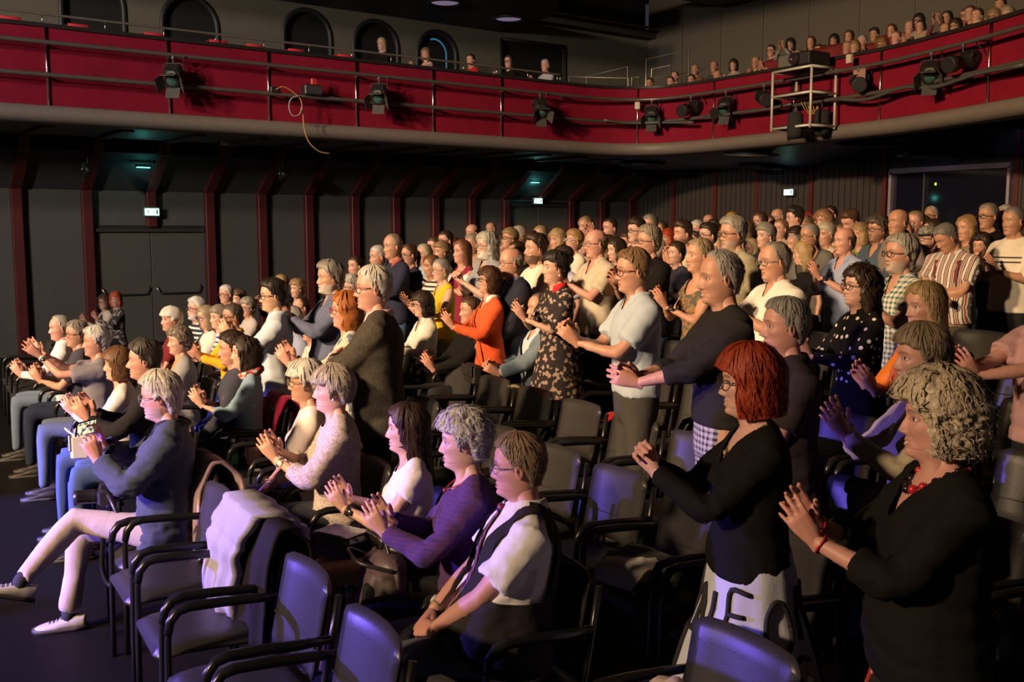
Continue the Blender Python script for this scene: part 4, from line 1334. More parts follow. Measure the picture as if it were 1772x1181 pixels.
# back wall under the balcony: dark slatted panels, booth window
wb = tag(link('wall_back', None, None, (), (XB, 0, 0)), kind='structure')
SLAT = plain('dark slatted panel', (.040, .034, .030), .6, var=.2)
ys = [18.2, 16.9, 15.6, 14.4, 13.0, 11.32, 8.80, 7.4, 6.0, 4.0]
for a, b in zip(ys[:-1], ys[1:]):
    if a == 11.32:
        slab('wall_panel', (.05, (a + b) / 2, .9), (.1, a - b - .02, 2.35), SLAT, wb); slab('wall_panel', (.05, (a + b) / 2, 3.85), (.1, a - b - .02, 1.25), SLAT, wb)
    else:
        slab('wall_panel', (.05, (a + b) / 2, 2.2), (.1, a - b - .02, 4.6), SLAT, wb)
        for k in range(int((a - b) / .14)):
            slab('slat', (-.012, b + .07 + k * .14, 2.3), (.03, .05, 4.2), SLAT, wb)
    slab('wall_post', (-.02, a, 2.2), (.06, .10, 4.6), PILA, wb)
bw = tag(link('window_1', None, None, (), (XB, 10.05, 2.62)), kind='structure')
FRM = plain('pale aluminium frame', (.42, .38, .42), .4, .4)
slab('window_frame', (-.02, 0, .60), (.10, 2.30, .09), FRM, bw); slab('window_frame', (-.02, 0, -.56), (.10, 2.30, .06), FRM, bw)
for s in (-1, 1): slab('window_frame', (-.02, s * 1.13, 0), (.10, .05, 1.15), FRM, bw)
slab('mullion', (-.01, .45, 0), (.05, .03, 1.1), plain('dark mullion', (.05, .05, .07), .5), bw)
gm, nt, b = newmat('booth glass'); b.inputs['Base Color'].default_value = (.02, .02, .04, 1); b.inputs['Roughness'].default_value = .05; b.inputs['Transmission Weight'].default_value = .6
slab('pane', (.03, 0, 0), (.01, 2.24, 1.1), gm, bw)
slab('booth_back', (1.2, 0, 0), (.05, 3.2, 1.6), plain('booth wall', (.03, .03, .06), .7), bw)
slab('booth_console', (.7, -.4, -.3), (.5, 1.2, .25), BLACK, bw)
slab('booth_screen', (1.1, -.55, .35), (.02, .26, .06), emit('booth screen', (.06, .05, .22), 1.0), bw)
for (yy, zz) in ((.25, .33), (.85, -.33)): slab('status_lamp', (.02, yy, zz), (.02, .03, .05), emit('green status lamp', (.25, .5, .02), 2.0), bw)
# upper back wall: grey acoustic panels with pale seams
ub = tag(link('wall_rear', None, None, (), (17.4, 0, 0)), kind='structure')
ACO = plain('grey acoustic panel', (.105, .095, .080), .9, var=.12, nscale=20, bmp=.2, bscale=60)
yy = [18.3, 17.1, 15.9, 14.7, 13.5, 12.3, 11.1, 9.9, 8.7, 7.5, 6.3, 5.1, 3.9, 2.7]
for a, b in zip(yy[:-1], yy[1:]):
    slab('acoustic_panel', (.05, (a + b) / 2, 6.0), (.08, a - b - .03, 4.0), ACO, ub)
    slab('panel_seam', (.02, b, 6.0), (.04, .035, 4.0), plain('pale seam', (.20, .18, .15), .8), ub)
    slab('seam_groove', (.0, b, 6.0), (.03, .008, 4.0), BLACK, ub)
ca = slab('ceiling_beam', (12.6, 8.6, 7.25), (9.0, 15.0, .35), plain('black beam', (.013, .013, .014), .7))
ca.rotation_euler = (0, 0, -.08)
# exit signs
def exit_sign(p, w, label, ax, glow=3.5):
    o = link('exit_sign', None, None, (), p)
    mb = MB(); mb.box((0, 0, 0), (.06, w + .05, w * .5 + .05) if ax == 'x' else (w + .05, .06, w * .5 + .05), None, 0, .01); build('casing', mb, [plain('sign casing', (.10, .12, .11), .5)], o, False)
    s = -.035
    mb = MB(); mb.box((s, 0, 0) if ax == 'x' else (0, s, 0), (.012, w, w * .5) if ax == 'x' else (w, .012, w * .5)); build('lit_panel', mb, [emit('exit sign white green', (.45, 1.0, .82), glow)], o, False)
    # running figure and arrow
    mb = MB(); u = w * .5
    def q(a, bq, c, d_): 
        mb.box((s - .008, -a * u, bq * u) if ax == 'x' else (a * u, s - .008, bq * u), (.004, c * u, d_ * u) if ax == 'x' else (c * u, .004, d_ * u))
    q(-.55, .28, .12, .12); q(-.55, .05, .16, .28); q(-.68, -.2, .10, .24); q(-.42, -.2, .10, .24); q(.1, 0, .42, .10); q(.32, .09, .14, .08); q(.32, -.09, .14, .08); q(.72, 0, .24, .7)
    build('pictogram', mb, [plain('sign green', (.02, .30, .18), .5)], o, False)
    return tag(o, label, 'sign', 'emergency exit signs')
exit_sign(tuple(onY(262, 367, YW - .14)), .24, 'lit green exit sign over the grey double doors', 'y')
exit_sign(tuple(onY(930, 348, YW - .14)), .22, 'lit green exit sign on the door wall beyond the crowd', 'y')
exit_sign(tuple(onX(1366, 333, XB - .10)), .22, 'lit green exit sign on the dark back wall', 'x')
# small green glows the signs throw, made with added lamps and hoods above them
for (x, y, Yq, lab) in ((248, 290, YW - .70, 'added green lamp for the exit sign glow above the grey double doors'), (926, 316, YW - .55, 'added green lamp for the exit sign glow on the sloping wall beyond the crowd')):
    p = onY(x, y, Yq)
    o = link('sign_glow_lamp', None, None, (), tuple(p))
    mb = MB(); mb.box((0, 0, .03), (.26, .05, .05), None, 0, .01); build('glow_hood', mb, [BLACK], o, False)
    mb = MB(); mb.box((0, 0, .0), (.22, .03, .012)); build('tube', mb, [emit('green sign glow', (.15, .9, .8), 5.0)], o, False)  # added glowing bar that stands in for the sign glow
    tag(o, lab, 'lamp')
    L = bpy.data.lights.new('sign_glow_light', 'POINT'); L.energy = 1.6; L.color = (.15, .9, .8); L.shadow_soft_size = .05
    lo = bpy.data.objects.new('sign_glow_light', L); COL.objects.link(lo); lo.location = (p[0], p[1] - .02, p[2] - .06)
# ------------------------------------------------------------------ hung stage lights
IRON = plain('black iron lamp body', (.022, .022, .022), .5, .3, var=.2)
IRON2 = plain('grey iron lamp', (.10, .10, .095), .45, .5, var=.2)
LENS = plain('dark green lens', (.05, .12, .10), .08, var=.1, spec=.8)
CABLE = plain('black cable', (.03, .03, .03), .6, var=.1)
def yokeclamp(o, h):
    mb = MB(); mb.box((0, 0, -.02), (.05, .05, .10), None, 0, .008); mb.tube([(0, 0, -.06), (0, 0, -.12)], .012, 6); build('clamp', mb, [IRON2], o)
    mb = MB(); mb.tube([(0, -.14, -h), (0, -.14, -h + .12), (0, -.10, -.12), (0, .10, -.12), (0, .14, -h + .12), (0, .14, -h)], .010, 6); build('yoke', mb, [IRON], o)
def fresnel(p, rz, label, tilt=.7, k=1.):
    o = link('stage_light', None, None, (), p, rz); yokeclamp(o, .26)
    M = roty(tilt)
    mb = MB(); V, F = box_geo((.26, .24, .24), .04); mb.add(np.array(V), F, 0, None, M, (0, 0, -.28)); mb.lathe([(.10, 0), (.11, .03), (.105, .06)], 16, 0, M @ np.array([[0, 0, 1], [0, 1, 0], [-1, 0, 0]]), np.array([0, 0, -.28]) + M @ np.array([.12, 0, 0]))
    build('lamp_body', mb, [IRON], o, False)
    mb = MB(); mb.lathe([(.095, 0), (.06, .02), (1e-4, .03)], 16, 0, M @ np.array([[0, 0, 1], [0, 1, 0], [-1, 0, 0]]), np.array([0, 0, -.28]) + M @ np.array([.165, 0, 0])); build('lens', mb, [LENS], o)
    for a in range(4):
        R = rotx(a * math.pi / 2)
        mb = MB(); V, F = box_geo((.17, .20 if a % 2 == 0 else .24, .006)); mb.add(np.array(V), F, 0, None, M @ R @ roty(.45 - .9), np.array([0, 0, -.28]) + M @ R @ np.array([.24, 0, .15])); build('barn_door', mb, [IRON2], o, False)
    mb = MB(); mb.tube([(-.1, .02, -.22), (-.18, .06, -.30), (-.10, .12, -.08), (0, .14, 0)], .008, 5); build('cable', mb, [CABLE], o)
    return tag(o, label, 'stage light', 'stage lights hung on the balcony front')
def profile(p, rz, label, tilt=.25):
    o = link('stage_light', None, None, (), p, rz); yokeclamp(o, .24)
    M = roty(tilt) @ np.array([[0, 0, 1], [0, 1, 0], [-1, 0, 0]])
    mb = MB(); mb.lathe([(.02, -.30), (.10, -.29), (.12, -.24), (.12, -.06), (.09, -.03), (.09, .16), (.115, .17), (.115, .30), (.10, .30)], 18, 0, M, (0, 0, -.24)); build('lamp_body', mb, [IRON], o); 
    mb = MB(); mb.lathe([(.098, .27), (.06, .285), (1e-4, .29)], 18, 0, M, (0, 0, -.24)); build('lens', mb, [LENS], o)
    mb = MB(); mb.tube([(-.3, 0, -.2), (-.36, .1, -.3), (-.2, .2, -.15), (0, .18, 0)], .008, 5); build('cable', mb, [CABLE], o)
    return tag(o, label, 'stage light', 'stage lights hung on the balcony front')
def on_pipe(px, z):
    """where the sight line at picture column px meets the pipe"""
    best = None
    for i in range(len(front) - 1):
        for t in (0, .1, .2, .3, .4, .5, .6, .7, .8, .9):
            p = front[i] * (1 - t) + front[i + 1] * t; q = nout[i] * (1 - t) + nout[i + 1] * t
            w = np.array([p[0] + q[0] * .28, p[1] + q[1] * .28, z]) - _C
            x = 886 + FPX * (w @ _R) / (w @ _F)
            if (w @ _F) > 0 and (best is None or abs(x - px) < best[0]): best = (abs(x - px), w + _C, math.atan2(q[1], q[0]))
    return tuple(best[1]), best[2]
for px, z, kind, lab in [(298, 4.63, 'f', 'black barn-door stage light hanging left of the curled yellow cable'), (652, 4.63, 'f', 'barn-door stage light below the standing blonde on the balcony'),
                         (936, 4.63, 'f', 'barn-door stage light near the corner of the red balcony'),
                         (1128, 4.63, 'f', 'stage light beside a white socket box at the balcony bend'), (1196, 4.63, 'p', 'tube-shaped stage light second along the back balcony pipe'),
                         (1256, 4.63, 'f', 'barn-door stage light between two tube lights on the back balcony'), (1322, 4.63, 'p', 'tube-shaped stage light just left of the white projector cart'),
                         (1486, 4.63, 'p', 'tube-shaped stage light just right of the white projector cart'), (1612, 4.63, 'f', 'barn-door stage light hung among cables right of the projector cart'), (1668, 4.63, 'p', 'largest tube-shaped stage light by the right end of the balcony')]:
    p, a = on_pipe(px, z)
    (fresnel if kind == 'f' else profile)(p, a + random.uniform(-.5, .5) + (-.3 if px < 1000 else .5), lab)
p, a = on_pipe(545, 4.20)
o = link('led_box_light', None, None, (), p, a)
mb = MB(); mb.box((.02, 0, .10), (.18, .30, .16), None, 0, .015); build('lamp_body', mb, [IRON], o, False)
mb = MB(); mb.box((.115, 0, .10), (.01, .26, .12)); build('lens', mb, [plain('smoked lens', (.04, .04, .05), .1, var=0)], o, False)
mb = MB(); mb.box((0, .05, .24), (.05, .10, .10), None, 0, .01); build('bracket', mb, [plain('red bracket', (.4, .03, .03), .5)], o, False)
tag(o, 'boxy black light with a red bracket on the lower pipe', 'stage light', 'stage lights hung on the balcony front')
# junction box and loose cables on the door-wall side
p, a = on_pipe(475, 4.20)
mb = MB(); mb.box((0, 0, .06), (.16, .10, .09), None, 0, .01); tag(build('junction_box', mb, [IRON], None, False, p), 'small black junction box on the lower balcony pipe', 'box')
pts = cr([onY(x, y, 14.75) for x, y in [(478, 155), (490, 150), (505, 158), (520, 172), (524, 195), (526, 220), (534, 245), (552, 262), (572, 266)]], 4)
mb = MB(); mb.tube(pts, .009, 5); tag(build('yellow_cable', mb, [plain('yellow cable', (.42, .26, .06), .5, var=0)]), 'thin yellow cable curling off the balcony rail and hanging down', 'cable')
pts = cr([onY(x, y, 14.72) for x, y in [(522, 165), (505, 170), (500, 185), (506, 200), (518, 198), (523, 182)]], 4)
mb = MB(); mb.tube(pts, .009, 5); tag(build('grey_cable', mb, [plain('grey cable', (.35, .30, .26), .5, var=0)]), 'grey cable loop hanging from the lower balcony pipe', 'cable')
for pts_, lab in (([(1045, 208), (1090, 213), (1140, 212), (1200, 212)], 'sagging black cable under the lights at the balcony bend'), ([(1220, 205), (1270, 196), (1320, 190), (1370, 180)], 'black cable bundle left of the projector cart'), ([(1450, 172), (1500, 172), (1560, 152), (1620, 150), (1690, 128), (1772, 112)], 'thick grey cable bundle draped right of the projector cart')):
    pw = []
    for x, y in pts_:
        p, a = on_pipe(x, 4.2); d = sight(x, y); D = (np.array(p) - _C) @ _F; pw.append(_C + d * D * .995)
    mb = MB(); mb.tube(cr(pw, 5), .030, 6); tag(build('cable_bundle', mb, [plain('grey bundle', (.07, .068, .065), .5)]), lab, 'cable')
# white socket boxes
for px, y, lab in ((1103, 183, 'small white socket box at the bend of the balcony'), (1470, 102, 'white socket box on the rail right of the projector')):
    p, a = on_pipe(px, 4.4); D = (np.array(p) - _C) @ _F; w = onD(px, y, D)
    mb = MB(); mb.box((0, 0, 0), (.07, .10, .14), None, 0, .01); mb.box((.036, 0, .03), (.006, .05, .05)); mb.box((.036, 0, -.035), (.006, .05, .04)); tag(build('socket_box', mb, [plain('cream plastic', (.55, .50, .38), .5)], None, False, tuple(w), a), lab, 'socket')
p, a = on_pipe(1487, 4.4); D = (np.array(p) - _C) @ _F
mb = MB(); mb.box((0, 0, 0), (.04, .24, .30), None, 0, .01); mb.box((.022, 0, 0), (.006, .20, .26)); tag(build('plywood_board', mb, [plain('pinkish plywood', (.36, .18, .14), .7)], None, False, tuple(onD(1487, 136, D)), a), 'pinkish plywood board hung below the white socket box', 'board')
# projector on a white scaffold cart
pc, a = on_pipe(1405, 4.4)
WHP = plain('white painted tube', (.62, .60, .50), .4, .2)
ct = link('projector_cart', None, None, (), (pc[0], pc[1], 0), a)
mb_posts = [(-.10, -.42), (-.10, .42), (.45, -.42), (.45, .42)]
for (x, y) in mb_posts:
    mb = MB(); mb.tube([(x, y, 3.74), (x, y, 4.70)], .022, 8); build('post', mb, [WHP], ct)
for z in (3.78, 4.30, 4.70):
    for seg in (((.45, -.42), (.45, .42)), ((-.10, -.42), (.45, -.42)), ((-.10, .42), (.45, .42)), ((-.10, -.42), (-.10, .42))):
        mb = MB(); mb.tube([seg[0] + (z,), seg[1] + (z,)], .022, 8); build('cross_bar', mb, [WHP], ct)
    mb = MB(); mb.box((.175, 0, z + .03), (.52, .80, .02)); build('shelf', mb, [IRON], ct, False)
tag(ct, 'white tubular cart holding the projector in front of the balcony', 'cart')
pj = link('projector', None, None, (), (pc[0], pc[1], 4.742), a)
mb = MB(); mb.box((.18, 0, .11), (.50, .66, .22), None, 0, .02); build('casing', mb, [IRON], pj, False)
mb = MB(); mb.box((.435, -.17, .11), (.03, .28, .19), None, 0, .008); build('vent_panel', mb, [plain('grey vent', (.12, .12, .10), .5)], pj, False)
for k in range(6):
    mb = MB(); mb.box((.432, .22, .04 + .026 * k), (.01, .16, .012)); build('vent_slat', mb, [IRON2], pj, False)
mb = MB(); mb.lathe([(.09, 0), (.10, .06), (.085, .10), (.08, .06), (.02, .05), (1e-4, .05)], 18, 0, np.array([[0, 0, 1], [0, 1, 0], [-1, 0, 0]]), (.42, .06, .11)); build('lens', mb, [plain('projector lens', (.03, .02, .025), .1, var=0)], pj)
tag(pj, 'black projector with round lens on the white cart', 'projector')
for (x, y), lab in zip(((1376, 220), (1422, 215)), ('black drum-shaped speaker hung under the cart, left one', 'black drum-shaped speaker hung under the cart, right one')):
    w = onD(x, y, (np.array(pc) - _C) @ _F - .15)
    o = link('hanging_speaker', None, None, (), tuple(w))
    mb = MB(); mb.lathe([(.02, .24), (.10, .23), (.125, .18), (.13, 0), (.12, -.12), (.09, -.17), (1e-4, -.19)], 20); build('cabinet', mb, [plain('speaker cloth', (.018, .018, .018), .9)], o)
    mb = MB(); mb.tube([(0, 0, .23), (0, 0, .36)], .015, 6); build('hook', mb, [IRON2], o)
    tag(o, lab, 'speaker', 'speakers under the cart')
# tangled yellow cables in the cart
for k in range(5):
    D = (np.array(pc) - _C) @ _F + .1
    xs = [1385 + 5 * k, 1390 + 4 * k, 1398 + 2 * k, 1404 + random.uniform(-4, 12)]
    pts = cr([onD(xs[0], 172, D), onD(xs[1] + 3, 190, D), onD(xs[2] + 8, 197, D), onD(xs[3] + 12, 178, D)], 5)
    mb = MB(); mb.tube(pts, .007, 5); tag(build('thin_cable', mb, [plain('yellow cable', (.42, .26, .06), .5, var=0)]), 'thin yellow cable looping inside the projector cart, %s of five from the left' % ['first', 'second', 'third', 'fourth', 'fifth'][k], 'cable', 'cables in the cart')
# flood light and small fittings under the door-wall balcony
p = onY(392, 241, 16.9)
o = link('flood_light', None, None, (), tuple(p), .0)
mb = MB(); mb.box((0, 0, -.02), (.30, .10, .34), None, 0, .015); build('casing', mb, [IRON], o, False)
for z in (.06, -.08):
    mb = MB(); mb.box((0, -.06, z), (.26, .02, .08), None, 0, .005); build('tube_panel', mb, [plain('white light panel', (.62, .58, .56), .5, var=0)], o, False)
mb = MB(); mb.tube([(0, 0, .15), (0, 0, .3)], .015, 6); mb.tube([(-.16, 0, -.2), (0, .02, -.3), (.16, 0, -.2)], .01, 6); build('bracket', mb, [IRON2], o)
tag(o, 'twin-panel white flood light hanging under the side balcony', 'flood light')
for x, y, lab in ((575, 272, 'small stage light with silver knob under the side balcony'), (1100, 300, 'small grey spotlight under the balcony corner'), (152, 292, 'small clip light on the second pilaster'), (490, 300, 'small spotlight on a pilaster bend beside the flood light')):
    p = onY(x, y, 17.2 if x < 1000 else 16.8)
    o = link('small_spotlight', None, None, (), tuple(p), -1.3)
    mb = MB(); mb.lathe([(.02, -.12), (.06, -.11), (.07, .02), (.08, .10), (.06, .10)], 12, 0, roty(.9), (0, 0, -.04)); build('lamp_body', mb, [IRON], o)
    mb = MB(); mb.tube([(0, -.08, -.04), (0, -.08, .08), (0, .08, .08), (0, .08, -.04)], .008, 6); mb.tube([(0, 0, .08), (0, 0, .2)], .012, 6); build('yoke', mb, [IRON2], o)
    mb = MB(); mb.lathe([(.025, 0), (.025, .03), (1e-4, .035)], 8, 0, None, (.02, -.10, -.03)); build('knob', mb, [PIPEB], o)
    tag(o, lab, 'spotlight')
# red prompt cards lying on the balcony edge
for k, x in enumerate((18, 137, 268, 380, 443, 515, 600)):
    y = [25, 42, 60, 73, 83, 91, 101][k]; p = onY(x, y + 2, 15.22)
    mb = MB(); mb.box((0, 0, .02), (.30, .20, .05), roty(.0) @ rotx(.25), 0, .012); mb.box((0, -.09, .03), (.28, .02, .06), None, 0, .006)
    tag(build('red_cushion', mb, [plain('bright red upholstery', (.55, .02, .03), .7)], None, True, (p[0], 15.36, ZT + .07)), 'bright red seat top showing over the balcony edge, number %s from the left corner' % ['one', 'two', 'three', 'four', 'five', 'six', 'seven'][k], 'seat', 'red seat tops on the side balcony')
# metal guard rails at the balcony corner
for k, pts in enumerate([[(984, 152), (984, 133), (1088, 135), (1090, 155)], [(1015, 152), (1015, 133), (1086, 115), (1088, 150)], [(1092, 152), (1094, 134), (1106, 134), (1107, 150)], [(1118, 120), (1118, 103), (1192, 86), (1192, 118)], [(1126, 138), (1128, 120), (1160, 113), (1161, 134)], [(1218, 96), (1218, 130)]]):
    pw = [onD(x, y, 21.5) for x, y in pts]; pw[0][2] = 4.06; pw[-1][2] = 4.06
    g = link('guard_rail', None, None, (), tuple(pw[0]))
    mb = MB(); mb.tube([tuple(q - pw[0]) for q in pw], .02, 8); build('rail_tube', mb, [PIPEB], g)
    mb = MB(); q0, q1 = pw[0] - pw[0], pw[-1] - pw[0]
    if len(pts) > 2:
        for f in (.25, .5, .75): a_ = (pw[1] - pw[0]) * f + (pw[0] - pw[0]); b_ = (pw[2] - pw[3]) * f + (pw[3] - pw[0]); mb.tube([tuple(a_), tuple(b_)], .006, 5)
        build('rail_wire', mb, [PIPE], g)
    tag(g, ['long low metal guard rail at the balcony corner', 'sloping metal guard rail behind the low one at the balcony corner', 'narrow metal guard rail beside the corner gangway', 'tall metal guard rail stepping up the back balcony', 'small inner guard rail below the tall one', 'single upright metal post behind the clapping balcony rows'][k], 'guard rail')
# ------------------------------------------------------------------ stacking armchairs
LEATH = plain('black leatherette', (.030, .029, .029), .40, var=.15, nscale=10, bmp=.10, bscale=120, spec=.5)
TUBE = plain('black enamel tube', (.016, .016, .017), .28, .2, var=.05)
def padded(nx, ny, w, h, t, curve=0., crown=0., rad=.05):
    """rounded cushion slab in the y/z plane, thickness along x; bends about z"""
    us = np.linspace(-1, 1, ny); vs = np.linspace(-1, 1, nx)
    rows = []
    for sgn in (1, -1):
        for v in vs:
            for u in us:
                y = u * w / 2; z = v * h / 2
                # round the corners
                ex = max(0, abs(y) - (w / 2 - rad)); ez = max(0, abs(z) - (h / 2 - rad)); r = math.hypot(ex, ez)
                if r > rad:
                    y = math.copysign(w / 2 - rad + ex / r * rad, y); z = math.copysign(h / 2 - rad + ez / r * rad, z)
                edge = max(0, 1 - ((1 - abs(u)) * w / 2) / .03, 1 - ((1 - abs(v)) * h / 2) / .03)
                th = t / 2 * math.sqrt(max(.04, 1 - min(edge, 1) ** 2))
                z2 = z + (crown * (1 - u * u) if v > 0 else 0) * max(0, v)
                rows.append((sgn * th - curve * (1 - u * u) + curve, y, z2))
    V = np.array(rows); n = nx * ny
    F = []
    for k in (0, 1):
        for q in grid_faces(nx, ny, False): F.append(tuple(q + k * n) if k == 1 else tuple((q + k * n)[::-1]))
    rim = [j for j in range(ny)] + [i * ny + ny - 1 for i in range(1, nx)] + [(nx - 1) * ny + j for j in range(ny - 2, -1, -1)] + [i * ny for i in range(nx - 2, 0, -1)]
    for a, b in zip(rim, rim[1:] + rim[:1]): F.append((a, b, n + b, n + a))
    return V, F
def chair_meshes():
    o = {}
    V, F = padded(9, 9, .47, .46, .065, 0, 0, .05)
    M = np.array([[0, 0, 1.], [0, 1, 0], [1, 0, 0]])    # lay flat: z -> x, x -> z
    V = V @ M.T * np.array([1, 1, 1]); F = [q[::-1] for q in F]
    V[:, 2] -= .018 * smooth01(.10, .235, V[:, 0]); V = V @ roty(-.05).T
    o['seat'] = make_mesh('seat', V + np.array([.0, 0, .43]), F)
    V, F = padded(11, 11, .46, .37, .040, .035, .012, .045)
    # seam groove a third of the way up
    g = np.exp(-((V[:, 2] + .055) / .007) ** 2); V[:, 0] -= np.sign(V[:, 0] - .0) * 0 + g * .006
    V = V @ roty(-.20).T + np.array([-.255, 0, .655])
    o['backrest'] = make_mesh('backrest', V, F)
    mb = MB(); p = np.array([(-.222 - .0 + .035 * 0 + .004, y, 0) for y in np.linspace(-.215, .215, 13)])
    ys = np.linspace(-.215, .215, 13)
    pts = [np.array([.035 * (1 - (1 - (y / .23) ** 2)) + .0185, y, -.055]) for y in ys]
    mb.tube([roty(-.20) @ q + np.array([-.255, 0, .655]) for q in pts], .0045, 5)
    V, F = mb.arrays(); o['seam'] = make_mesh('seam', V, F)
    for s in (1, -1):
        mb = MB(); y = s * .262
        mb.tube([(.215, y, 0), (.212, y, .30), (.205, y, .56), (.195, y, .625), (.165, y, .662), (.12, y, .672)], .0135, 9, up=(0, 1, 0)); V, F = mb.arrays(); o['fleg%d' % s] = make_mesh('leg', V, F)
        mb = MB(); mb.tube([(-.235, y, 0), (-.205, y, .25), (-.205, y, .45), (-.25, y * .955, .64), (-.285, y * .92, .80)], .0135, 9, up=(0, 1, 0)); V, F = mb.arrays(); o['rleg%d' % s] = make_mesh('leg', V, F)
        mb = MB(); mb.tube([(.204, y, .58), (.194, y, .628), (.165, y, .664), (.12, y, .674), (0, y, .668), (-.14, y, .655), (-.245, y * .96, .648)], [.016, .0185, .0195, .0195, .0195, .0185, .015], 10, up=(0, 1, 0)); V, F = mb.arrays(); o['arm%d' % s] = make_mesh('armrest', V, F)
    for k, x in enumerate((.19, -.19)):
        mb = MB(); mb.tube([(x, -.262, .395), (x, .262, .395)], .011, 7); V, F = mb.arrays(); o['bar%d' % k] = make_mesh('seat_bar', V, F)
    for k, m in o.items():
        m.materials.append(LEATH if k in ('seat', 'backrest', 'seam') else TUBE)
    return o
CM = chair_meshes()
CHAIRS = []
def chair(x, y, rz, label=None, z=None):
    e = link('armchair', None, None, (), (x, y, floor_z(x, y) if z is None else z), rz)
    tag(e, label, 'chair', 'black stacking armchairs in the stalls')
    link('seat', CM['seat'], e); b = link('backrest', CM['backrest'], e); link('seam', CM['seam'], b)
    for s in (1, -1):
        link('leg', CM['fleg%d' % s], e); link('leg', CM['rleg%d' % s], e); link('armrest', CM['arm%d' % s], e)
    link('seat_bar', CM['bar0'], e); link('seat_bar', CM['bar1'], e)
    CHAIRS.append((x, y, e))
    return e
ROWX = [1.50, 2.46, 3.40, 4.05, 4.85, 5.62, 6.40, 7.2]
YAW = math.pi - .09
def row_x(k, y): return ROWX[k] + .095 * (y - 3.0) - .28
ORD = ['front', 'second', 'third', 'fourth', 'fifth', 'sixth', 'seventh', 'eighth']
NTH = ['first', 'second', 'third', 'fourth', 'fifth', 'sixth', 'seventh', 'eighth', 'ninth', 'tenth', 'eleventh', 'twelfth', 'thirteenth', 'fourteenth', 'fifteenth', 'sixteenth', 'seventeenth', 'eighteenth', 'nineteenth', 'twentieth']
def fill_rows():
    plan = [(0, [2.16, 2.79, 3.42, 4.06, 4.72] + [8.6 + .6 * i for i in range(7)]), (1, [.80, 1.40, 2.00, 2.58, 4.36] + [6.1, 6.75, 10.2, 10.8]), (2, [.3 + .585 * i for i in range(12)]), (3, [.4 + .58 * i for i in range(15)]),
            (4, [.5 + .59 * i for i in range(16)]), (5, [.9 + .6 * i for i in range(13)]), (6, [1.4 + .6 * i for i in range(11)]), (7, [2.2 + .6 * i for i in range(8)])]
    for k, ys in plan:
        n = 0
        for y in ys:
            x = row_x(k, y)
            w = np.array([x, y, .7]) - _C; D = w @ _F
            if D < .9: continue
            px = 886 + FPX * (w @ _R) / D
            if px > 1900 or px < -60: continue
            if any(abs(cx - x) < .42 and abs(cy - y) < .50 for cx, cy, _ in CHAIRS): continue
            chair(x, y, YAW + random.uniform(-.02, .02), 'empty black armchair, %s row from the stage, %s empty seat from the right' % (ORD[k], NTH[n])); n += 1
# ------------------------------------------------------------------ the audience
STAGE = np.array([-6.0, 9.0])
def c1(*rgb): return cloth('plain', rgb)
TOPOFF = dict(short=.012, crop=.006, thick=.022, quiff=.026, full=.02, recede=.009, bald=.0, shortf=.024, bowl=.02, bob=.02, bobpart=.017, curlybob=.05, curly=.036, long=.015, longcurly=.034, mane=.022, tied=.011, updo=.03)
BAD = []
def P(px, py, label, h=None, s=None, X=None, D=None, sit=False, fz=None, byaw=None, look=None, ch=True, group='audience in the stalls', **kw):
    sex = kw.get('sex', 'm')
    hr = kw.get('hair', ('short', BRN)); ho = TOPOFF.get(hr[0], 0.)
    if X is not None: p = onX(px, py, X)
    elif D is not None: p = onD(px, py, D)
    elif s is not None: p = onD(px, py, FPX * .255 / s)
    else:
        h = h or ((1.38 if sex == 'm' else 1.33) if sit else (1.76 if sex == 'm' else 1.66))
        best = None
        for d in np.arange(1.5, 24, .02):
            q = onD(px, py, d); e = abs(q[2] - floor_z(q[0], q[1]) - h)
            if best is None or e < best[0]: best = (e, q)
        p = best[1]
    dist = float((p - _C) @ _F)
    f = floor_z(p[0], p[1]) if fz is None else (p[2] - fz)
    hh = p[2] - f
    k = (hh - .46 - ho) / .931 if sit else (hh - ho) / 1.736
    lean = kw.get('lean', 0.)
    if lean: k = k / (1 - (.30 if not sit else .5) * (1 - math.cos(lean)))
    k0 = k; k = min(max(k, .88), 1.10)
    if abs(k - k0) > .001: BAD.append((label, round(hh, 2), round(k0, 2), round(dist, 1), [round(float(v), 2) for v in p]))
    if k != k0: f = p[2] - (.46 + .931 * k + ho if sit else 1.736 * k + ho)
    if dist > 9 and k != k0: pass
    # facing
    to = STAGE - p[:2]; ys = math.atan2(to[1], to[0])
    d_ = (ys - YAW + math.pi) % (2 * math.pi) - math.pi
    rr = random.uniform(-.06, .06)
    by = (YAW + d_ * (.35 if sit else .75) + rr) if byaw is None else byaw
    hy = (ys - by + math.pi) % (2 * math.pi) - math.pi + (look or 0.)
    hy = min(max(hy + kw.pop('dhy', 0.), -1.1), 1.1)
    hp = kw.pop('hp', 0.) + random.uniform(-.04, .04)
    TM = roty(lean); cr_ = (TM @ np.array([.01, 0, .72]) + np.array([-.02 if sit else 0, 0, 0])) * k
    loc = (p[0] - math.cos(by) * cr_[0], p[1] - math.sin(by) * cr_[0], f)
    lod = 0 if dist < 5.5 else (1 if dist < 9.7 else 2)
    o, info = person(loc, by, k, lod, label, sit=sit, hy=hy, hp=hp, group=group, **kw)
    if sit and fz is None and ch:
        cx, cy = loc[0] - math.cos(by) * .0, loc[1]
        chair(loc[0] - .02, loc[1], YAW, 'black armchair under the ' + ' '.join(label.split()[:9]), loc[2])
    return o, info

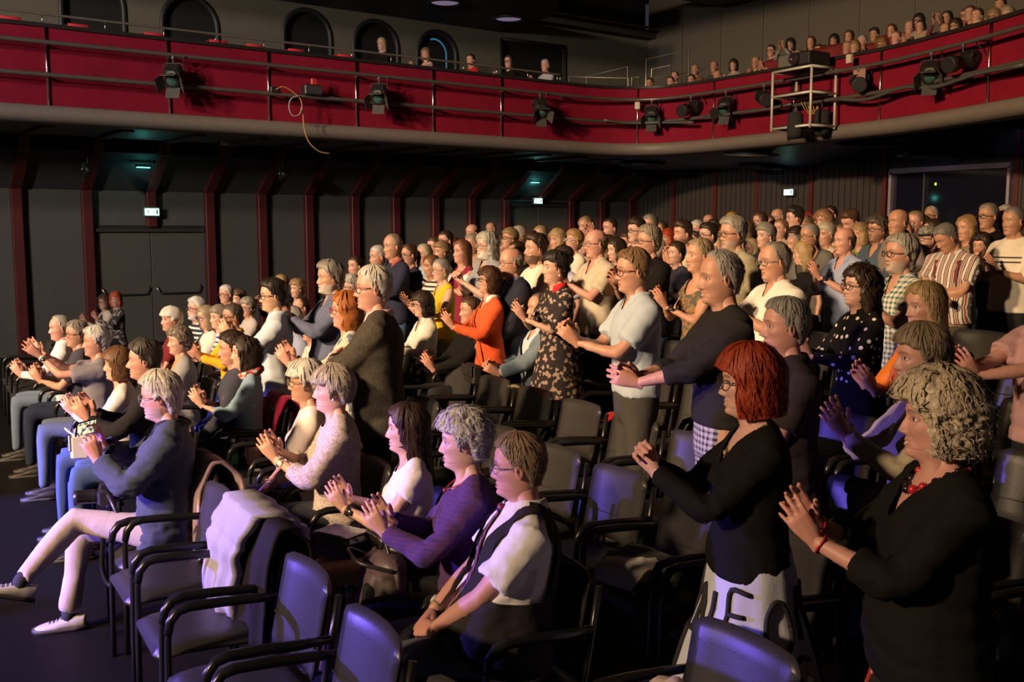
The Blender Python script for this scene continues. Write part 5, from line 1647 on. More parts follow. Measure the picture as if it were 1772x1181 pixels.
NAVY = (.020, .028, .055); BLK2 = (.008, .0075, .0075); WHITE = (.72, .70, .66); CREAM = (.62, .56, .44); DENIM = (.10, .17, .27); LBLUE = (.34, .42, .55); CHAR = (.05, .048, .046); KHAKI = (.42, .31, .19)
jeans = cloth('plain', (.07, .12, .26)); bjeans = cloth('plain', (.06, .10, .30)); ljeans = cloth('plain', (.22, .32, .42)); blackt = cloth('plain', (.018, .018, .020)); chart = cloth('plain', (.055, .052, .05)); navyt = cloth('plain', NAVY)

# ---- foreground, standing
GLYPH = {'O': [[(.5 + .45 * math.cos(t), .5 + .5 * math.sin(t)) for t in np.linspace(0, 6.28, 17)]], 'N': [[(.05, 0), (.12, .6), (.15, 1), (.5, .5), (.85, 0), (.88, .5), (.9, 1)]], 'E': [[(.9, .95), (.2, 1), (.15, .5), (.1, .02), (.9, .0)], [(.15, .52), (.7, .5)]],
         'T': [[(.0, 1), (.5, .97), (1, 1)], [(.5, .97), (.52, .5), (.48, 0)]], 'S': [[(.9, .9), (.5, 1), (.15, .8), (.5, .5), (.85, .25), (.5, 0), (.1, .1)]], 'L': [[(.1, 1), (.12, .5), (.1, 0), (.8, .05)]], 'J': [[(.3, 1), (.9, 1)], [(.65, 1), (.68, .4), (.5, .02), (.1, .15)]]}
def skirt_letters(wide):
    def f(o, info):
        k = info['k']; sk = [c for c in o.children if c.name.startswith('skirt')][0]; hz = .90
        zs = np.array([.30, hz - .25, hz - .08, hz + .04]); ry = np.array([.327, .245, .205, .186 * wide]); rx = np.array([.317, .225, .168, .140 * wide])
        words = ['ONE', 'TNES', 'LONJ', 'NSOE', 'OTLN']
        for r, wd in enumerate(words):
            for q in range(6):
                ch = wd[q % len(wd)]; th0 = -.60 + q * .80 + .35 * (r % 2); zb = .90 - .20 * r - .03 * (q % 2)
                if zb < .42: continue
                mb = MB()
                for st in GLYPH[ch]:
                    P_ = cr([np.array((a, b_)) for a, b_ in st], 4)
                    pts = []
                    for a, b_ in P_:
                        z = zb - .17 + .18 * b_; t = th0 + (a - .5) * .58 + .05
                        ii = np.interp(-z, [-hz - .12, -hz - .04, -hz + .08, -hz + .25, -.30], [0, 1, 2, 3, 4]); fold = 1.022 + .055 * ii / 4 * .45 ** .3 * math.sin(t * 11 + info['seed'] + .6 * math.sin(t * 3))
                        pts.append((np.interp(z, zs, rx) * math.cos(t) * fold, np.interp(z, zs, ry) * math.sin(t) * fold, z))
                    mb.tube(pts, .0095, 6)
                V, F = mb.arrays(); link('printed_letter', make_mesh('printed_letter', np.asarray(V) * k, F), sk, [plain('black print', (.012, .012, .014), .8, var=0)])
    return f
def beads(o, info):
    n = 20
    for i in range(n):
        t = 2 * math.pi * i / n
        c = np.array([.066 * math.cos(t) - .014 + .046 * max(0, math.cos(t)) ** 2, .088 * math.sin(t), .578 - .078 * max(0, math.cos(t)) ** 1.4])
        r = .009 + .006 * max(0, math.cos(t))
        V, F = ellip((0, 0, 0), (r, r, r), 8, 6)
        link('bead', make_mesh('bead', V + info['XF']([c])[0], F), o, [plain('black bead', (.015, .012, .012), .2, var=0) if i % 5 not in (1, 2) else plain('red bead', (.45, .02, .03), .25, var=0)])
def wrist_cord(side, col, n=2, r=.028, name='bracelet'):
    def f(o, info):
        S, E, W, fd, pn = info[side]; d = nrm(W - E); up = nrm(np.array([0, 0, 1]) - d * d[2]); sd = np.cross(d, up)
        for k in range(n):
            c = W - d * (.025 + .012 * k); t = np.arange(16) * 2 * math.pi / 16
            mb = MB(); mb.tube([c + (up * math.cos(a) + sd * math.sin(a)) * r + d * .004 * math.sin(a * 2 + k) for a in t], .0035, 5, closed=True)
            V, F = mb.arrays(); link(name, make_mesh(name, info['XF'](V), F), o, [plain('bracelet %s' % str(col), col, .3, var=0)])
    return f
def earring(side, col, r=.006, drop=.0, big=False):
    def f(o, info):
        c = info['HT'] + info['HM'] @ (np.array([-.004, side * .084, -.047 - drop]) * info['k'])
        if big:
            mb = MB(); t = np.arange(14) * 2 * math.pi / 14
            mb.tube([(r * math.cos(a), 0, r * math.sin(a)) for a in t], r * .3, 5, closed=True); V, F = mb.arrays(); V = np.asarray(V) @ info['HM'].T
        else: V, F = ellip((0, 0, 0), (r, r, r * 1.3), 8, 6)
        link('earring', make_mesh('earring', np.asarray(V) + c, F), o, [plain('earring %s' % str(col), col, .25, var=0)])
    return f
def pendant(col, drop=.14, w=.075, chain=True, size=.012):
    def f(o, info):
        mb = MB(); pts = []
        for t in np.linspace(-2.6, 2.6, 25):
            c = max(0, math.cos(t)); pts.append((.066 * math.cos(t) - .012 + .046 * c ** 2, (w + .008) * math.sin(t), .572 - (drop + .02) * c ** 1.3))
        mb.tube(pts, .003, 5); V, F = mb.arrays(); nk = link('necklace', make_mesh('necklace', info['XF'](V), F), o, [plain('necklace %s' % str(col), col, .3, .6, var=0)])
        V, F = ellip((.106, 0, .545 - drop), (.006, size, size), 8, 6); link('pendant', make_mesh('pendant', info['XF'](V), F), nk, [plain('necklace %s' % str(col), col, .3, .6, var=0)])
    return f
def allof(*fs):
    def f(o, info):
        for q in fs: q(o, info)
    return f

P(1632, 626, 'curly grey-blonde woman in black top with bead necklace clapping up close', X=2.66, sex='f', hair=('curlybob', (.66, .55, .38)), top=c1(*BLK2), sleeve='three', neck='v', vdepth=.40, wide=1.22, belly=.05,
  skirt=(cloth('floral', (.02, .02, .02), (.55, .5, .45), (.5, .04, .03), (.02, .02, .02), (.6, .56, .5), scale=1.6), .25, .35), smile=1., pv=dict(h=.36, fx=.37, gap=.09, up=1.0), tone=4, hp=-.05, byaw=2.45, hem=-.08, extra=allof(beads, wrist_cord(-1, (.5, .02, .02)), wrist_cord(1, (.5, .02, .02), 1)), old=.5, ease=.022, look=-.12)
P(1306, 590, 'red-haired woman in black cardigan and white lettered skirt, hands clasped', X=2.68, sex='f', hair=('bob', RED), top=c1(*BLK2), sleeve='long', neck='v', vdepth=.40, wide=1.10, belly=.03, skirt=(c1(.50, .53, .60), .30, .45), glass=True, smile=.9, pose='clasp', pv=dict(h=.40, fx=.36), hem=.03, tone=2, hp=.02, byaw=2.5, extra=allof(pendant((.5, .36, .12), .09), skirt_letters(1.10)), look=-.06)
P(1362, 512, 'grey-haired man in dark polo shirt standing behind the red-haired woman', X=3.55, sex='m', hair=('short', GREY), top=c1(.030, .024, .026), collar=(c1(.030, .024, .026),), neck='open', vdepth=.48, legs=cloth('plain', (.06, .05, .08)), pose='lap', tone=4, old=1., nose=1.15, belly=.05, smile=0, byaw=2.55, wide=1.08)
P(1600, 556, 'fair-haired woman in beige jacket hidden behind the curly-haired woman', X=3.55, sex='f', hair=('shortf', (.34, .26, .17)), top=c1(.42, .36, .25), sleeve='long', legs=blackt, pv=dict(h=.42, fx=.34, gap=.05, sy=.05), tone=4, byaw=2.55, watch=(-1, (.5, .45, .4)))
P(1606, 484, 'smiling blonde woman in orange blouse clapping', X=4.55, sex='f', hair=('long', BLO), top=c1(.72, .20, .02), collar=(c1(.72, .20, .02), dict(spread=.7, drop=.04)), neck='v', vdepth=.44, sleeve='elbow', legs=blackt, smile=.9, pv=dict(h=.30, fx=.36, gap=.10, sy=.04), tone=1, hp=.02, extra=earring(1, (.7, .68, .6)), look=.15, byaw=2.75)
P(1490, 453, 'curly dark-haired woman with glasses in polka-dot blouse and black skirt', X=5.05, sex='f', hair=('longcurly', DBR), top=cloth('dots', BLK2, (.78, .74, .66), scale=.75), collar=(c1(*BLK2),), sleeve='long', skirt=(c1(*BLK2), .35, .3), hem=-.02, glass=(.06, .05, .05), smile=.8, pv=dict(h=.30, fx=.36, gap=.07), tone=0, wide=1.1, hp=-.08)
P(1345, 417, 'balding man with glasses in white polo shirt, hands raised together', X=5.2, sex='m', hair=('recede', SPG), top=c1(*WHITE), collar=(c1(*WHITE),), neck='open', vdepth=.46, legs=chart, glass=(.25, .22, .2), pose='clasp', pv=dict(h=.40, fx=.34), belly=.07, wide=1.12, tone=1, watch=(-1,), hp=.05)
P(1252, 432, 'smiling older man in black sweater and checked trousers clapping low', X=3.85, sex='m', hair=('recede', GREY), top=c1(.020, .019, .019), sleeve='three', legs=cloth('check', (.40, .39, .37), (.03, .03, .03), scale=.9), smile=.85, pv=dict(h=.24, fx=.42, gap=.04, up=.25, hand='cup'), tone=1, old=1., nose=1.2, hem=.02, hp=.05)
P(1100, 428, 'man with red-brown glasses in light blue short-sleeved shirt clapping', X=4.15, sex='m', hair=('short', LBR), top=c1(.40, .48, .58), collar=(c1(.40, .48, .58),), neck='open', vdepth=.47, legs=chart, glass=(.12, .02, .015), pv=dict(h=.32, fx=.36, gap=.04, up=.8, hand='cup'), tone=1, hem=.0, smile=.5, nose=1.15, extra=wrist_cord(1, (.6, .45, .2), 1, .012, 'ring'))
P(648, 458, 'man with glasses in dark grey jacket standing with folded arms', X=2.92, sex='m', hair=('short', SILV), top=c1(.55, .40, .46), collar=(c1(.55, .40, .46),), neck='open', vdepth=.47, sleeve='long', jmat=cloth('tweed', (.050, .045, .038), (.062, .055, .046), (.042, .038, .032)), jspec=dict(button=.20, open=.24, hem=-.14), legs=blackt, glass=(.15, .07, .07), pose='cross', tone=4, smile=0, nose=1.15, old=.8, byaw=2.55)
P(474, 480, 'black-haired man with glasses in pale blue polo shirt standing and clapping', h=1.74, sex='m', hair=('thick', BLK), top=c1(.47, .55, .66), collar=(c1(.47, .55, .66),), neck='open', vdepth=.47, legs=cloth('plain', (.16, .13, .09)), glass=True, pv=dict(h=.40, fx=.34, gap=.06), watch=(1,), tone=5, smile=0, hem=-.14, byaw=2.65)
P(573, 449, 'grey-haired man with white beard in slate blue shirt clapping', X=3.55, sex='m', hair=('full', (.30, .28, .25)), top=c1(.10, .12, .20), collar=(c1(.10, .12, .20),), neck='open', vdepth=.46, sleeve='long', legs=jeans, beard=((.55, .52, .47), .007), pv=dict(h=.42, fx=.36, gap=.08), tone=1, belly=.05, wide=1.08)
P(600, 502, 'auburn-haired woman with red glasses in floral blouse clapping beside the grey jacket', X=3.05, sex='f', hair=('bobpart', COP), top=cloth('floral', (.55, .48, .38), (.50, .44, .36), (.12, .16, .28), (.55, .48, .38), scale=1.5), neck='v', sleeve='three', legs=blackt, glass=(.25, .03, .03), smile=.9, pv=dict(h=.36, fx=.40, gap=.10, sy=.02), watch=(-1, (.6, .58, .55), (.3, .3, .3)), tone=4, byaw=2.6, extra=allof(wrist_cord(1, (.6, .58, .55)), pendant((.2, .15, .1), .10)))
P(607, 473, 'grey-haired woman with glasses half hidden behind the grey jacket man', s=46, sex='f', hair=('shortf', (.55, .54, .50)), top=c1(.6, .5, .45), glass=True, tone=0, pv=dict(h=.40))
# ---- foreground, seated
def chest_x(sex, s, e, belly, wide):
    r = torso_pts(sex, e, s, s + .001, belly, wide)[0]; return r[2] + r[3]
def tie(o, info):
    zs_ = [.545, .52, .47, .40, .32, .24, .16, .08, .02, -.01]; w = [.016, .015, .024, .031, .037, .043, .048, .053, .052, .004]
    V = []
    for i, (z, q) in enumerate(zip(zs_, w)):
        x = max(chest_x('m', min(z, .56), .012, .11, 1.12), .078) + .010; y = .004 * i
        V += [(x, y - q, z), (x + .007, y, z), (x, y + q, z), (x - .006, y, z)]
    F = [tuple(x) for x in grid_faces(len(zs_), 4)]
    t = link('tie', make_mesh('tie', info['XF'](V), F), o, [TIEM])
    V, F = ellip((.086, 0, .540), (.016, .022, .020), 8, 6); link('tie_knot', make_mesh('tie_knot', info['XF'](V), F), t, [TIEM])
def tiemat():
    m, nt, b = newmat('striped tie'); co = objco(nt); sx = N(nt, 'ShaderNodeSeparateXYZ'); nt.links.new(co, sx.inputs[0])
    k = mathn(nt, 'ADD', sx.outputs[2], mathn(nt, 'MULTIPLY', sx.outputs[1], .8))
    fr = mathn(nt, 'LESS_THAN', mathn(nt, 'FRACT', mathn(nt, 'MULTIPLY', k, 34.)), .38)
    nt.links.new(mixc(nt, fr, (.020, .010, .018), (.22, .02, .07)), b.inputs['Base Color']); b.inputs['Roughness'].default_value = .5; return m
TIEM = tiemat()
SHIRTW = cloth('plain', (.74, .72, .72))
P(908, 746, 'seated man with glasses in white shirt, striped tie and dark waistcoat, hands folded', X=2.17, sit=True, sex='m', hair=('short', (.24, .17, .105)), top=SHIRTW, collar=(SHIRTW, dict(spread=.22, drop=.03)), sleeve='short', jmat=cloth('plain', (.024, .021, .022)), jspec=dict(button=-.22, open=.135, hem=-.06, vest=True, sleeve='none'),
  legs=cloth('plain', (.075, .085, .11)), glass=(.10, .10, .11), pose='lap', pv=dict(fx=.32, h=.06), belly=.11, wide=1.12, tone=4, smile=0, old=1., watch=(-1, (.35, .25, .15), (.5, .5, .5)), extra=tie, lean=-.10, hp=.06, byaw=2.62, look=-.05)
PURP = cloth('check', (.060, .030, .12), (.10, .035, .10), scale=.5)
P(806, 701, 'white-haired woman in purple knitted cardigan and coral necklace clapping while seated', X=2.24, sit=True, sex='f', hair=('curly', (.62, .60, .58)), top=PURP, neck='scoop', vdepth=.50, sleeve='long', legs=blackt, tone=2, old=.8, smile=.2, pv=dict(h=.34, fx=.36, gap=.08), extra=pendant((.55, .10, .04), .05, .07), wide=1.08, byaw=2.62, ease=.016)
P(706, 695, 'dark long-haired woman in white T-shirt and tan trousers clapping while seated', X=2.28, sit=True, sex='f', hair=('long', (.050, .028, .022)), top=c1(.74, .70, .72), neck='scoop', vdepth=.49, sleeve='cap', legs=cloth('plain', (.34, .21, .11)), tone=2, smile=.6, pv=dict(h=.33, fx=.33, gap=.08), watch=(1,), byaw=2.65, hp=.03)
P(577, 629, 'silver-haired woman in speckled knit sweater clapping while seated', X=2.33, sit=True, sex='f', hair=('bowl', (.55, .49, .42)), top=cloth('tweed', (.42, .36, .32), (.35, .28, .25), (.50, .45, .40)), neck='scoop', vdepth=.51, sleeve='three', legs=cloth('plain', (.03, .035, .05)), tone=2, old=.6, smile=.2, pv=dict(h=.36, fx=.32, gap=.05), watch=(1, (.5, .48, .45), (.6, .6, .58)), extra=earring(1, (.7, .7, .68)), byaw=2.72, wide=1.08, ease=.02)
P(531, 620, 'white-haired woman with glasses in cream blouse, hands in lap', X=2.40, sit=True, sex='f', hair=('bowl', (.72, .70, .66)), top=c1(.66, .58, .54), sleeve='three', legs=blackt, glass=(.2, .15, .12), pose='lap', tone=1, old=.6, byaw=2.72, extra=wrist_cord(-1, (.55, .38, .08), 1))
def phone(o, info):
    S, E, W, fd, pn = info[1]; S2, E2, W2, fd2, pn2 = info[-1]
    c = (W + fd * .12 + W2 + fd2 * .12) / 2 + np.array([.015, 0, .02])
    mb = MB(); mb.box((0, 0, 0), (.009, .15, .075), None, 0, .004); V, F = mb.arrays(); V = info['XF'](np.asarray(V) @ roty(-.15).T @ rotz(-.55).T + c)
    ph = bpy.data.objects.new('smartphone', make_mesh('smartphone', V - V.mean(0), F, smooth=False)); COL.objects.link(ph); ph.data.materials.append(plain('black phone', (.015, .015, .016), .2, var=0))
    M = rotz(o.rotation_euler[2]); ph.location = tuple(M @ V.mean(0) + np.array(o.location)); ph.rotation_euler = (0, 0, o.rotation_euler[2])
    tag(ph, 'black smartphone held up by the seated man in the blue jacket', 'phone')
    mb = MB(); mb.box((-.0056, 0, 0), (.001, .138, .066)); V2, F2 = mb.arrays()
    sm, nt, b = newmat('lit phone screen'); co = objco(nt); f = noise(nt, co, 60, 2)
    r = N(nt, 'ShaderNodeValToRGB'); r.color_ramp.elements[0].color = (.02, .05, .08, 1); r.color_ramp.elements[1].color = (.9, .75, .45, 1); r.color_ramp.elements[0].position = .42; r.color_ramp.elements[1].position = .62
    nt.links.new(f, r.inputs[0]); nt.links.new(r.outputs[0], b.inputs['Emission Color']); b.inputs['Emission Strength'].default_value = 1.6; b.inputs['Base Color'].default_value = (.01, .01, .01, 1)
    sc_ = link('screen', make_mesh('screen', np.asarray(V2) @ roty(-.15).T @ rotz(-.55).T * info['k'], F2, smooth=False), ph, [sm])
    # orange lanyard
    pts = [(.075, .035, .53), (.112, .045, .46), (.135, .050, .38), (.140, .048, .30), (.14, .04, .24)]
    V = []
    for q in pts: V += [(q[0] + .022, q[1] - .012, q[2]), (q[0] + .024, q[1] + .012, q[2])]
    link('lanyard', make_mesh('lanyard', info['XF'](V), [tuple(x) for x in grid_faces(len(pts), 2, False)]), o, [plain('orange lanyard', (.75, .18, .02), .6, var=0)])
P(284, 639, 'grey-haired man in dark blue jacket filming with a phone, legs crossed', X=1.55, sit=True, sex='m', hair=('full', (.74, .70, .63)), top=c1(.02, .025, .04), collar=(c1(.02, .025, .04),), sleeve='long', jmat=cloth('plain', (.045, .058, .085)), jspec=dict(button=.16, open=.24, hem=-.20), legs=cloth('plain', (.50, .42, .40)), shoes=(.50, .47, .44), glass=(.15, .13, .12), pose='phone', beard=((.50, .42, .36), .002), tone=4, smile=0, old=.4, extra=phone, lean=-.05, hp=.05, byaw=2.78, nose=.95,
  legpose={1: ((.42, .02, .64), (.66, .22, .40), (.85, .25, .35)), -1: ((.42, -.12, .53), (.50, -.10, .09), (1, 0, 0))})
P(250, 586, 'dark-haired man in black shirt clapping in front row', X=1.85, sit=True, sex='m', hair=('thick', (.055, .05, .045)), top=c1(.018, .017, .022), collar=(c1(.018, .017, .022),), sleeve='long', legs=bjeans, tone=4, nose=1.25, pv=dict(h=.36, fx=.36, gap=.10), watch=(1,), byaw=2.8)
P(205, 598, 'brown-haired woman in white cardigan clapping in front row', X=1.82, sit=True, sex='f', hair=('bob', (.14, .07, .035)), top=c1(.60, .58, .60), sleeve='long', neck='scoop', legs=bjeans, smile=.8, tone=2, pv=dict(h=.36, fx=.34, gap=.06), byaw=2.8)
P(166, 562, 'white-haired man in grey T-shirt holding both hands out high, front row', X=1.95, sit=True, sex='m', hair=('full', (.74, .73, .71)), top=c1(.20, .19, .23), legs=cloth('plain', (.10, .13, .20)), tone=4, smile=.7, pose='wide', pv=dict(h=.62, fx=.44, gap=.06, up=.7), watch=(1, (.5, .5, .52)), byaw=2.8)
P(133, 553, 'dark grey-haired man with glasses in front row beside the bald man', X=2.0, sit=True, sex='m', hair=('short', SPG), top=c1(.05, .05, .08), legs=navyt, glass=True, tone=1, pv=dict(h=.30), byaw=2.8)
P(104, 545, 'balding man in white shirt at the left end of the front row', X=2.02, sit=True, sex='m', hair=('recede', (.50, .48, .46)), top=c1(.70, .68, .72), collar=(c1(.7, .68, .72),), sleeve='long', legs=cloth('plain', (.12, .16, .24)), tone=4, pv=dict(h=.26, fx=.38), byaw=2.8, nose=1.1)
# ---- left block behind the front row
P(424, 580, 'dark-haired woman in light blue top and red patterned scarf clapping', h=1.35, sit=True, sex='f', hair=('bobpart', (.030, .020, .018)), top=c1(.24, .38, .55), sleeve='three', legs=blackt, tone=2, pv=dict(h=.34, fx=.34, gap=.06), byaw=2.85, smile=.6,
  extra=lambda o, info: link('scarf', make_mesh('scarf', info['XF'](np.concatenate([np.array(tube_geo([(-.005 + .092 * math.cos(t), .090 * math.sin(t), .555 - .03 * math.cos(t)) for t in np.linspace(0, 6.28, 20)[:-1]], .034, 8, closed=True)[0]), np.array(tube_geo([(.09, .02, .51), (.135, .03, .43), (.165, .04, .34), (.15, .04, .25)], [.03, .04, .042, .03], 8)[0])])), [tuple(q) for q in tube_geo([(0, 0, i) for i in range(19)], .1, 8, closed=True)[1]] + [tuple(i + 152 for i in q) for q in tube_geo([(0, 0, i) for i in range(4)], .1, 8)[1]]), o, [cloth('floral', (.55, .05, .06), (.62, .55, .48), (.08, .07, .10), (.5, .08, .08), scale=.9)]))
P(403, 571, 'dark-haired man in padded navy jacket behind the scarf woman', h=1.38, sit=True, sex='m', hair=('thick', DBR), top=c1(.04, .045, .07), sleeve='long', legs=jeans, pose='lap', tone=4, byaw=2.85, smile=0)
P(296, 529, 'white-haired woman in dark red T-shirt seated among the left rows', h=1.37, sit=True, sex='f', hair=('bowl', (.78, .77, .74)), top=c1(.15, .012, .022), legs=blackt, pose='lap', tone=4, old=.5, byaw=2.9)
P(310, 561, 'grey curly-haired woman in pale grey jacket with orange scarf', h=1.33, sit=True, sex='f', hair=('curly', (.20, .16, .13)), top=c1(.55, .25, .10), jmat=cloth('plain', (.30, .30, .31)), jspec=dict(button=.12), sleeve='long', legs=blackt, pose='lap', tone=2, byaw=2.9, smile=.7)
P(340, 512, 'white-bearded man with glasses in striped navy shirt seated left', h=1.38, sit=True, sex='m', hair=('full', (.62, .61, .60)), top=cloth('hstripe', NAVY, (.55, .54, .55)), glass=True, beard=((.6, .58, .56), .006), legs=jeans, tone=4, pose='lap')
P(358, 527, 'blond woman with dark glasses in white top seated left, clapping', h=1.33, sit=True, sex='f', hair=('bobpart', (.38, .30, .20)), top=c1(.62, .60, .58), glass=True, legs=blackt, tone=2, pv=dict(h=.30, fx=.36), smile=.6)
P(380, 526, 'woman in blue vest and striped top beside the yellow shirt', h=1.33, sit=True, sex='f', hair=('shortf', (.30, .26, .22)), top=cloth('hstripe', (.60, .58, .60), (.05, .08, .30)), legs=navyt, tone=2, smile=.8, pv=dict(h=.32))
P(402, 525, 'bearded man with glasses in bright yellow shirt clapping', h=1.37, sit=True, sex='m', hair=('short', (.09, .07, .06)), top=c1(.72, .40, .02), collar=(c1(.72, .40, .02),), sleeve='long', glass=True, beard=((.35, .30, .26), .003), legs=navyt, tone=1, smile=.8, pv=dict(h=.34, fx=.36, gap=.08), watch=(1, (.4, .4, .4)))
P(392, 492, 'grey-haired man with glasses against the dark wall, back left', s=34, fz=1.37, sit=True, sex='m', hair=('short', SILV), top=c1(.35, .32, .28), glass=True, tone=1, pv=dict(h=.36), ch=False)
P(413, 499, 'brown-haired woman beside the grey-haired man, back left', s=33, fz=1.33, sit=True, sex='f', hair=('curly', (.11, .07, .05)), top=c1(.4, .38, .36), tone=0, ch=False)
P(429, 512, 'grey curly-haired woman with glasses behind the yellow shirt', s=36, fz=1.33, sit=True, sex='f', hair=('curly', (.34, .30, .25)), top=c1(.40, .36, .34), glass=True, tone=1, ch=False)
P(487, 474, 'fair-haired man in dark jacket behind the black-haired man', s=32, fz=1.4, sit=True, sex='m', hair=('short', DBL), top=c1(*BLK2), sleeve='long', tone=0, ch=False)
P(514, 480, 'curly blonde woman clapping by the dark wall', s=34, fz=1.36, sit=True, sex='f', hair=('curly', DBL), top=c1(*BLK2), tone=1, ch=False)
P(521, 513, 'balding man with dark glasses behind the pale polo shirt', s=38, fz=1.4, sit=True, sex='m', hair=('recede', DBR), top=c1(.45, .38, .30), glass=True, tone=1, ch=False)
P(505, 530, 'seated grey-haired man in light blue shirt seen past the standing polo shirt', h=1.36, sit=True, sex='m', hair=('short', (.42, .41, .40)), top=c1(.26, .31, .46), collar=(c1(.26, .31, .46),), sleeve='long', tone=4, pose='lap', legs=jeans, dhy=-.3)
P(540, 545, 'partly hidden woman in white blouse behind the slate blue shirt', h=1.3, sit=True, sex='f', hair=('short', LBR), top=c1(.6, .55, .5), tone=1, pose='lap')
P(200, 503, 'red-haired woman in patterned blouse seated by the grey doors', s=29, fz=1.33, sit=True, sex='f', hair=('bob', (.40, .08, .03)), top=cloth('floral', (.05, .04, .04), (.25, .22, .2), (.04, .03, .03)), sleeve='long', tone=1, ch=False, look=.25)
P(180, 508, 'brown-haired woman in cream blouse clapping by the grey doors', s=29, fz=1.33, sit=True, sex='f', hair=('bob', BRN), top=c1(.55, .47, .40), sleeve='long', tone=1, glass=True, ch=False)
# ---- middle block
P(733, 502, 'dark-bobbed woman with glasses in white blouse clapping while seated', h=1.33, sit=True, sex='f', hair=('bob', (.035, .022, .018)), top=c1(.74, .71, .66), collar=(c1(.74, .71, .66),), neck='open', sleeve='long', legs=cloth('floral', (.05, .045, .04), (.45, .42, .36), (.06, .05, .05)), glass=True, smile=.8, tone=2, pv=dict(h=.28, fx=.34, gap=.07))
P(815, 512, 'seated person in black jacket half hidden behind the orange sweater', h=1.34, sit=True, sex='m', hair=('short', BRN), top=c1(*BLK2), sleeve='long', legs=blackt, tone=1, pv=dict(h=.22, fx=.40))
def crossbag(o, info):
    k = info['k']
    mb = MB(); pts = [(.03, -.10, .53), (.14, -.02, .38), (.16, .06, .22), (.15, .13, .06), (.12, .17, -.02)]
    V = []
    for q in pts: V += [(q[0] + .015, q[1] - .012, q[2]), (q[0] + .018, q[1] + .012, q[2])]
    link('bag_strap', make_mesh('bag_strap', info['XF'](V), [tuple(x) for x in grid_faces(len(pts), 2, False)]), o, [plain('dark leather', (.022, .02, .02), .4, var=.1)])
    V, F = box_geo((.09, .26, .17), .02); V = np.asarray(V) + np.array([.19, .07, -.08]); bo = link('handbag', make_mesh('handbag', info['XF'](V), F, smooth=False), o, [plain('dark leather', (.022, .02, .02), .4, var=.1)])
    V, F = box_geo((.012, .25, .10), .005); V = np.asarray(V) + np.array([.242, .07, -.045]); link('flap', make_mesh('flap', info['XF'](V), F, smooth=False), bo, [plain('dark leather', (.022, .02, .02), .4, var=.1)])
P(846, 457, 'brown-bobbed woman with glasses in orange sweater and shoulder bag clapping', X=4.55, sex='f', hair=('bob', (.075, .032, .020)), top=c1(.64, .09, .025), sleeve='long', neck='v', vdepth=.44, collar=(c1(.74, .70, .66), dict(spread=.6, drop=.05)), legs=cloth('plain', (.13, .11, .10)), glass=True, smile=.9, tone=1, pv=dict(h=.34, fx=.36, gap=.12), hem=-.06, extra=crossbag, hp=-.06, headk=.90)
P(886, 429, 'balding man with glasses in navy suit jacket and blue shirt', s=54, sex='m', hair=('bald', GREY), top=c1(.16, .22, .40), collar=(c1(.16, .22, .40),), jmat=cloth('plain', (.020, .022, .034)), jspec=dict(button=.18), sleeve='long', legs=navyt, glass=(.3, .27, .25), tone=1, old=.6, pose='lap')
def jdenim():
    m, nt, b = newmat('washed denim'); co = objco(nt); f = noise(nt, co, 9, 4); c = mixc(nt, f, (.045, .075, .12), (.20, .27, .33)); nt.links.new(c, b.inputs['Base Color']); b.inputs['Roughness'].default_value = .8; bump(nt, b, noise(nt, co, 200, 2), .3, .005); return m
P(933, 507, 'smiling man in denim jacket and khaki trousers clapping while seated', h=1.36, sit=True, sex='m', hair=('recede', (.14, .11, .09)), top=c1(.50, .54, .62), collar=(c1(.5, .54, .62),), neck='open', sleeve='long', jmat=jdenim(), jspec=dict(button=.10, open=.22, hem=-.10), legs=cloth('plain', (.46, .36, .22)), smile=.9, tone=1, pv=dict(h=.20, fx=.40, gap=.05, up=.5, hand='cup'), old=.5, byaw=2.95)
P(927, 402, 'dark-bearded man in white printed sweatshirt clapping', s=51, sex='m', hair=('quiff', DBR), top=c1(.72, .67, .56), sleeve='long', legs=ljeans, beard=((.03, .02, .015), .006), tone=1, pv=dict(h=.34, fx=.34, gap=.03), hem=-.06, hp=-.05)
P(962, 430, 'dark woman with updo, red collar and floral black dress clapping', X=4.75, sex='f', hair=('updo', (.030, .026, .024)), top=cloth('floral', (.03, .025, .028), (.025, .022, .025), (.32, .24, .20), (.03, .025, .028), scale=.8), collar=(c1(.62, .02, .025), dict(spread=.5, drop=.06, h=.035)), sleeve='elbow', skirt=(cloth('floral', (.03, .025, .028), (.025, .022, .025), (.32, .24, .20), (.03, .025, .028), scale=.8), .45, .3), tone=0, smile=0, pv=dict(h=.34, fx=.30, gap=.06), extra=earring(1, (.7, .6, .4), .008, .01))
P(1033, 397, 'reddish balding man with glasses in beige polo shirt, fists together', s=51, sex='m', hair=('bald', (.20, .15, .11)), top=c1(.48, .43, .33), collar=(c1(.48, .43, .33),), neck='open', legs=chart, glass=(.2, .16, .14), tone=4, pose='clasp', pv=dict(h=.38, fx=.32))
P(1068, 410, 'dark-haired woman in black top clapping beside the beige polo shirt', s=46, sex='f', hair=('bobpart', DBR), top=c1(*BLK2), tone=0, pv=dict(h=.36, fx=.30, sy=.05), smile=.5, watch=(1, (.5, .48, .4)))
P(1124, 388, 'grey-haired man with glasses in black T-shirt and red lanyard', s=53, sex='m', hair=('thick', (.26, .22, .17)), top=c1(*BLK2), legs=jeans, glass=(.1, .08, .07), tone=1, smile=.8, pv=dict(h=.34, fx=.30, gap=.1), extra=pendant((.6, .04, .03), .30, .06), wide=1.08)
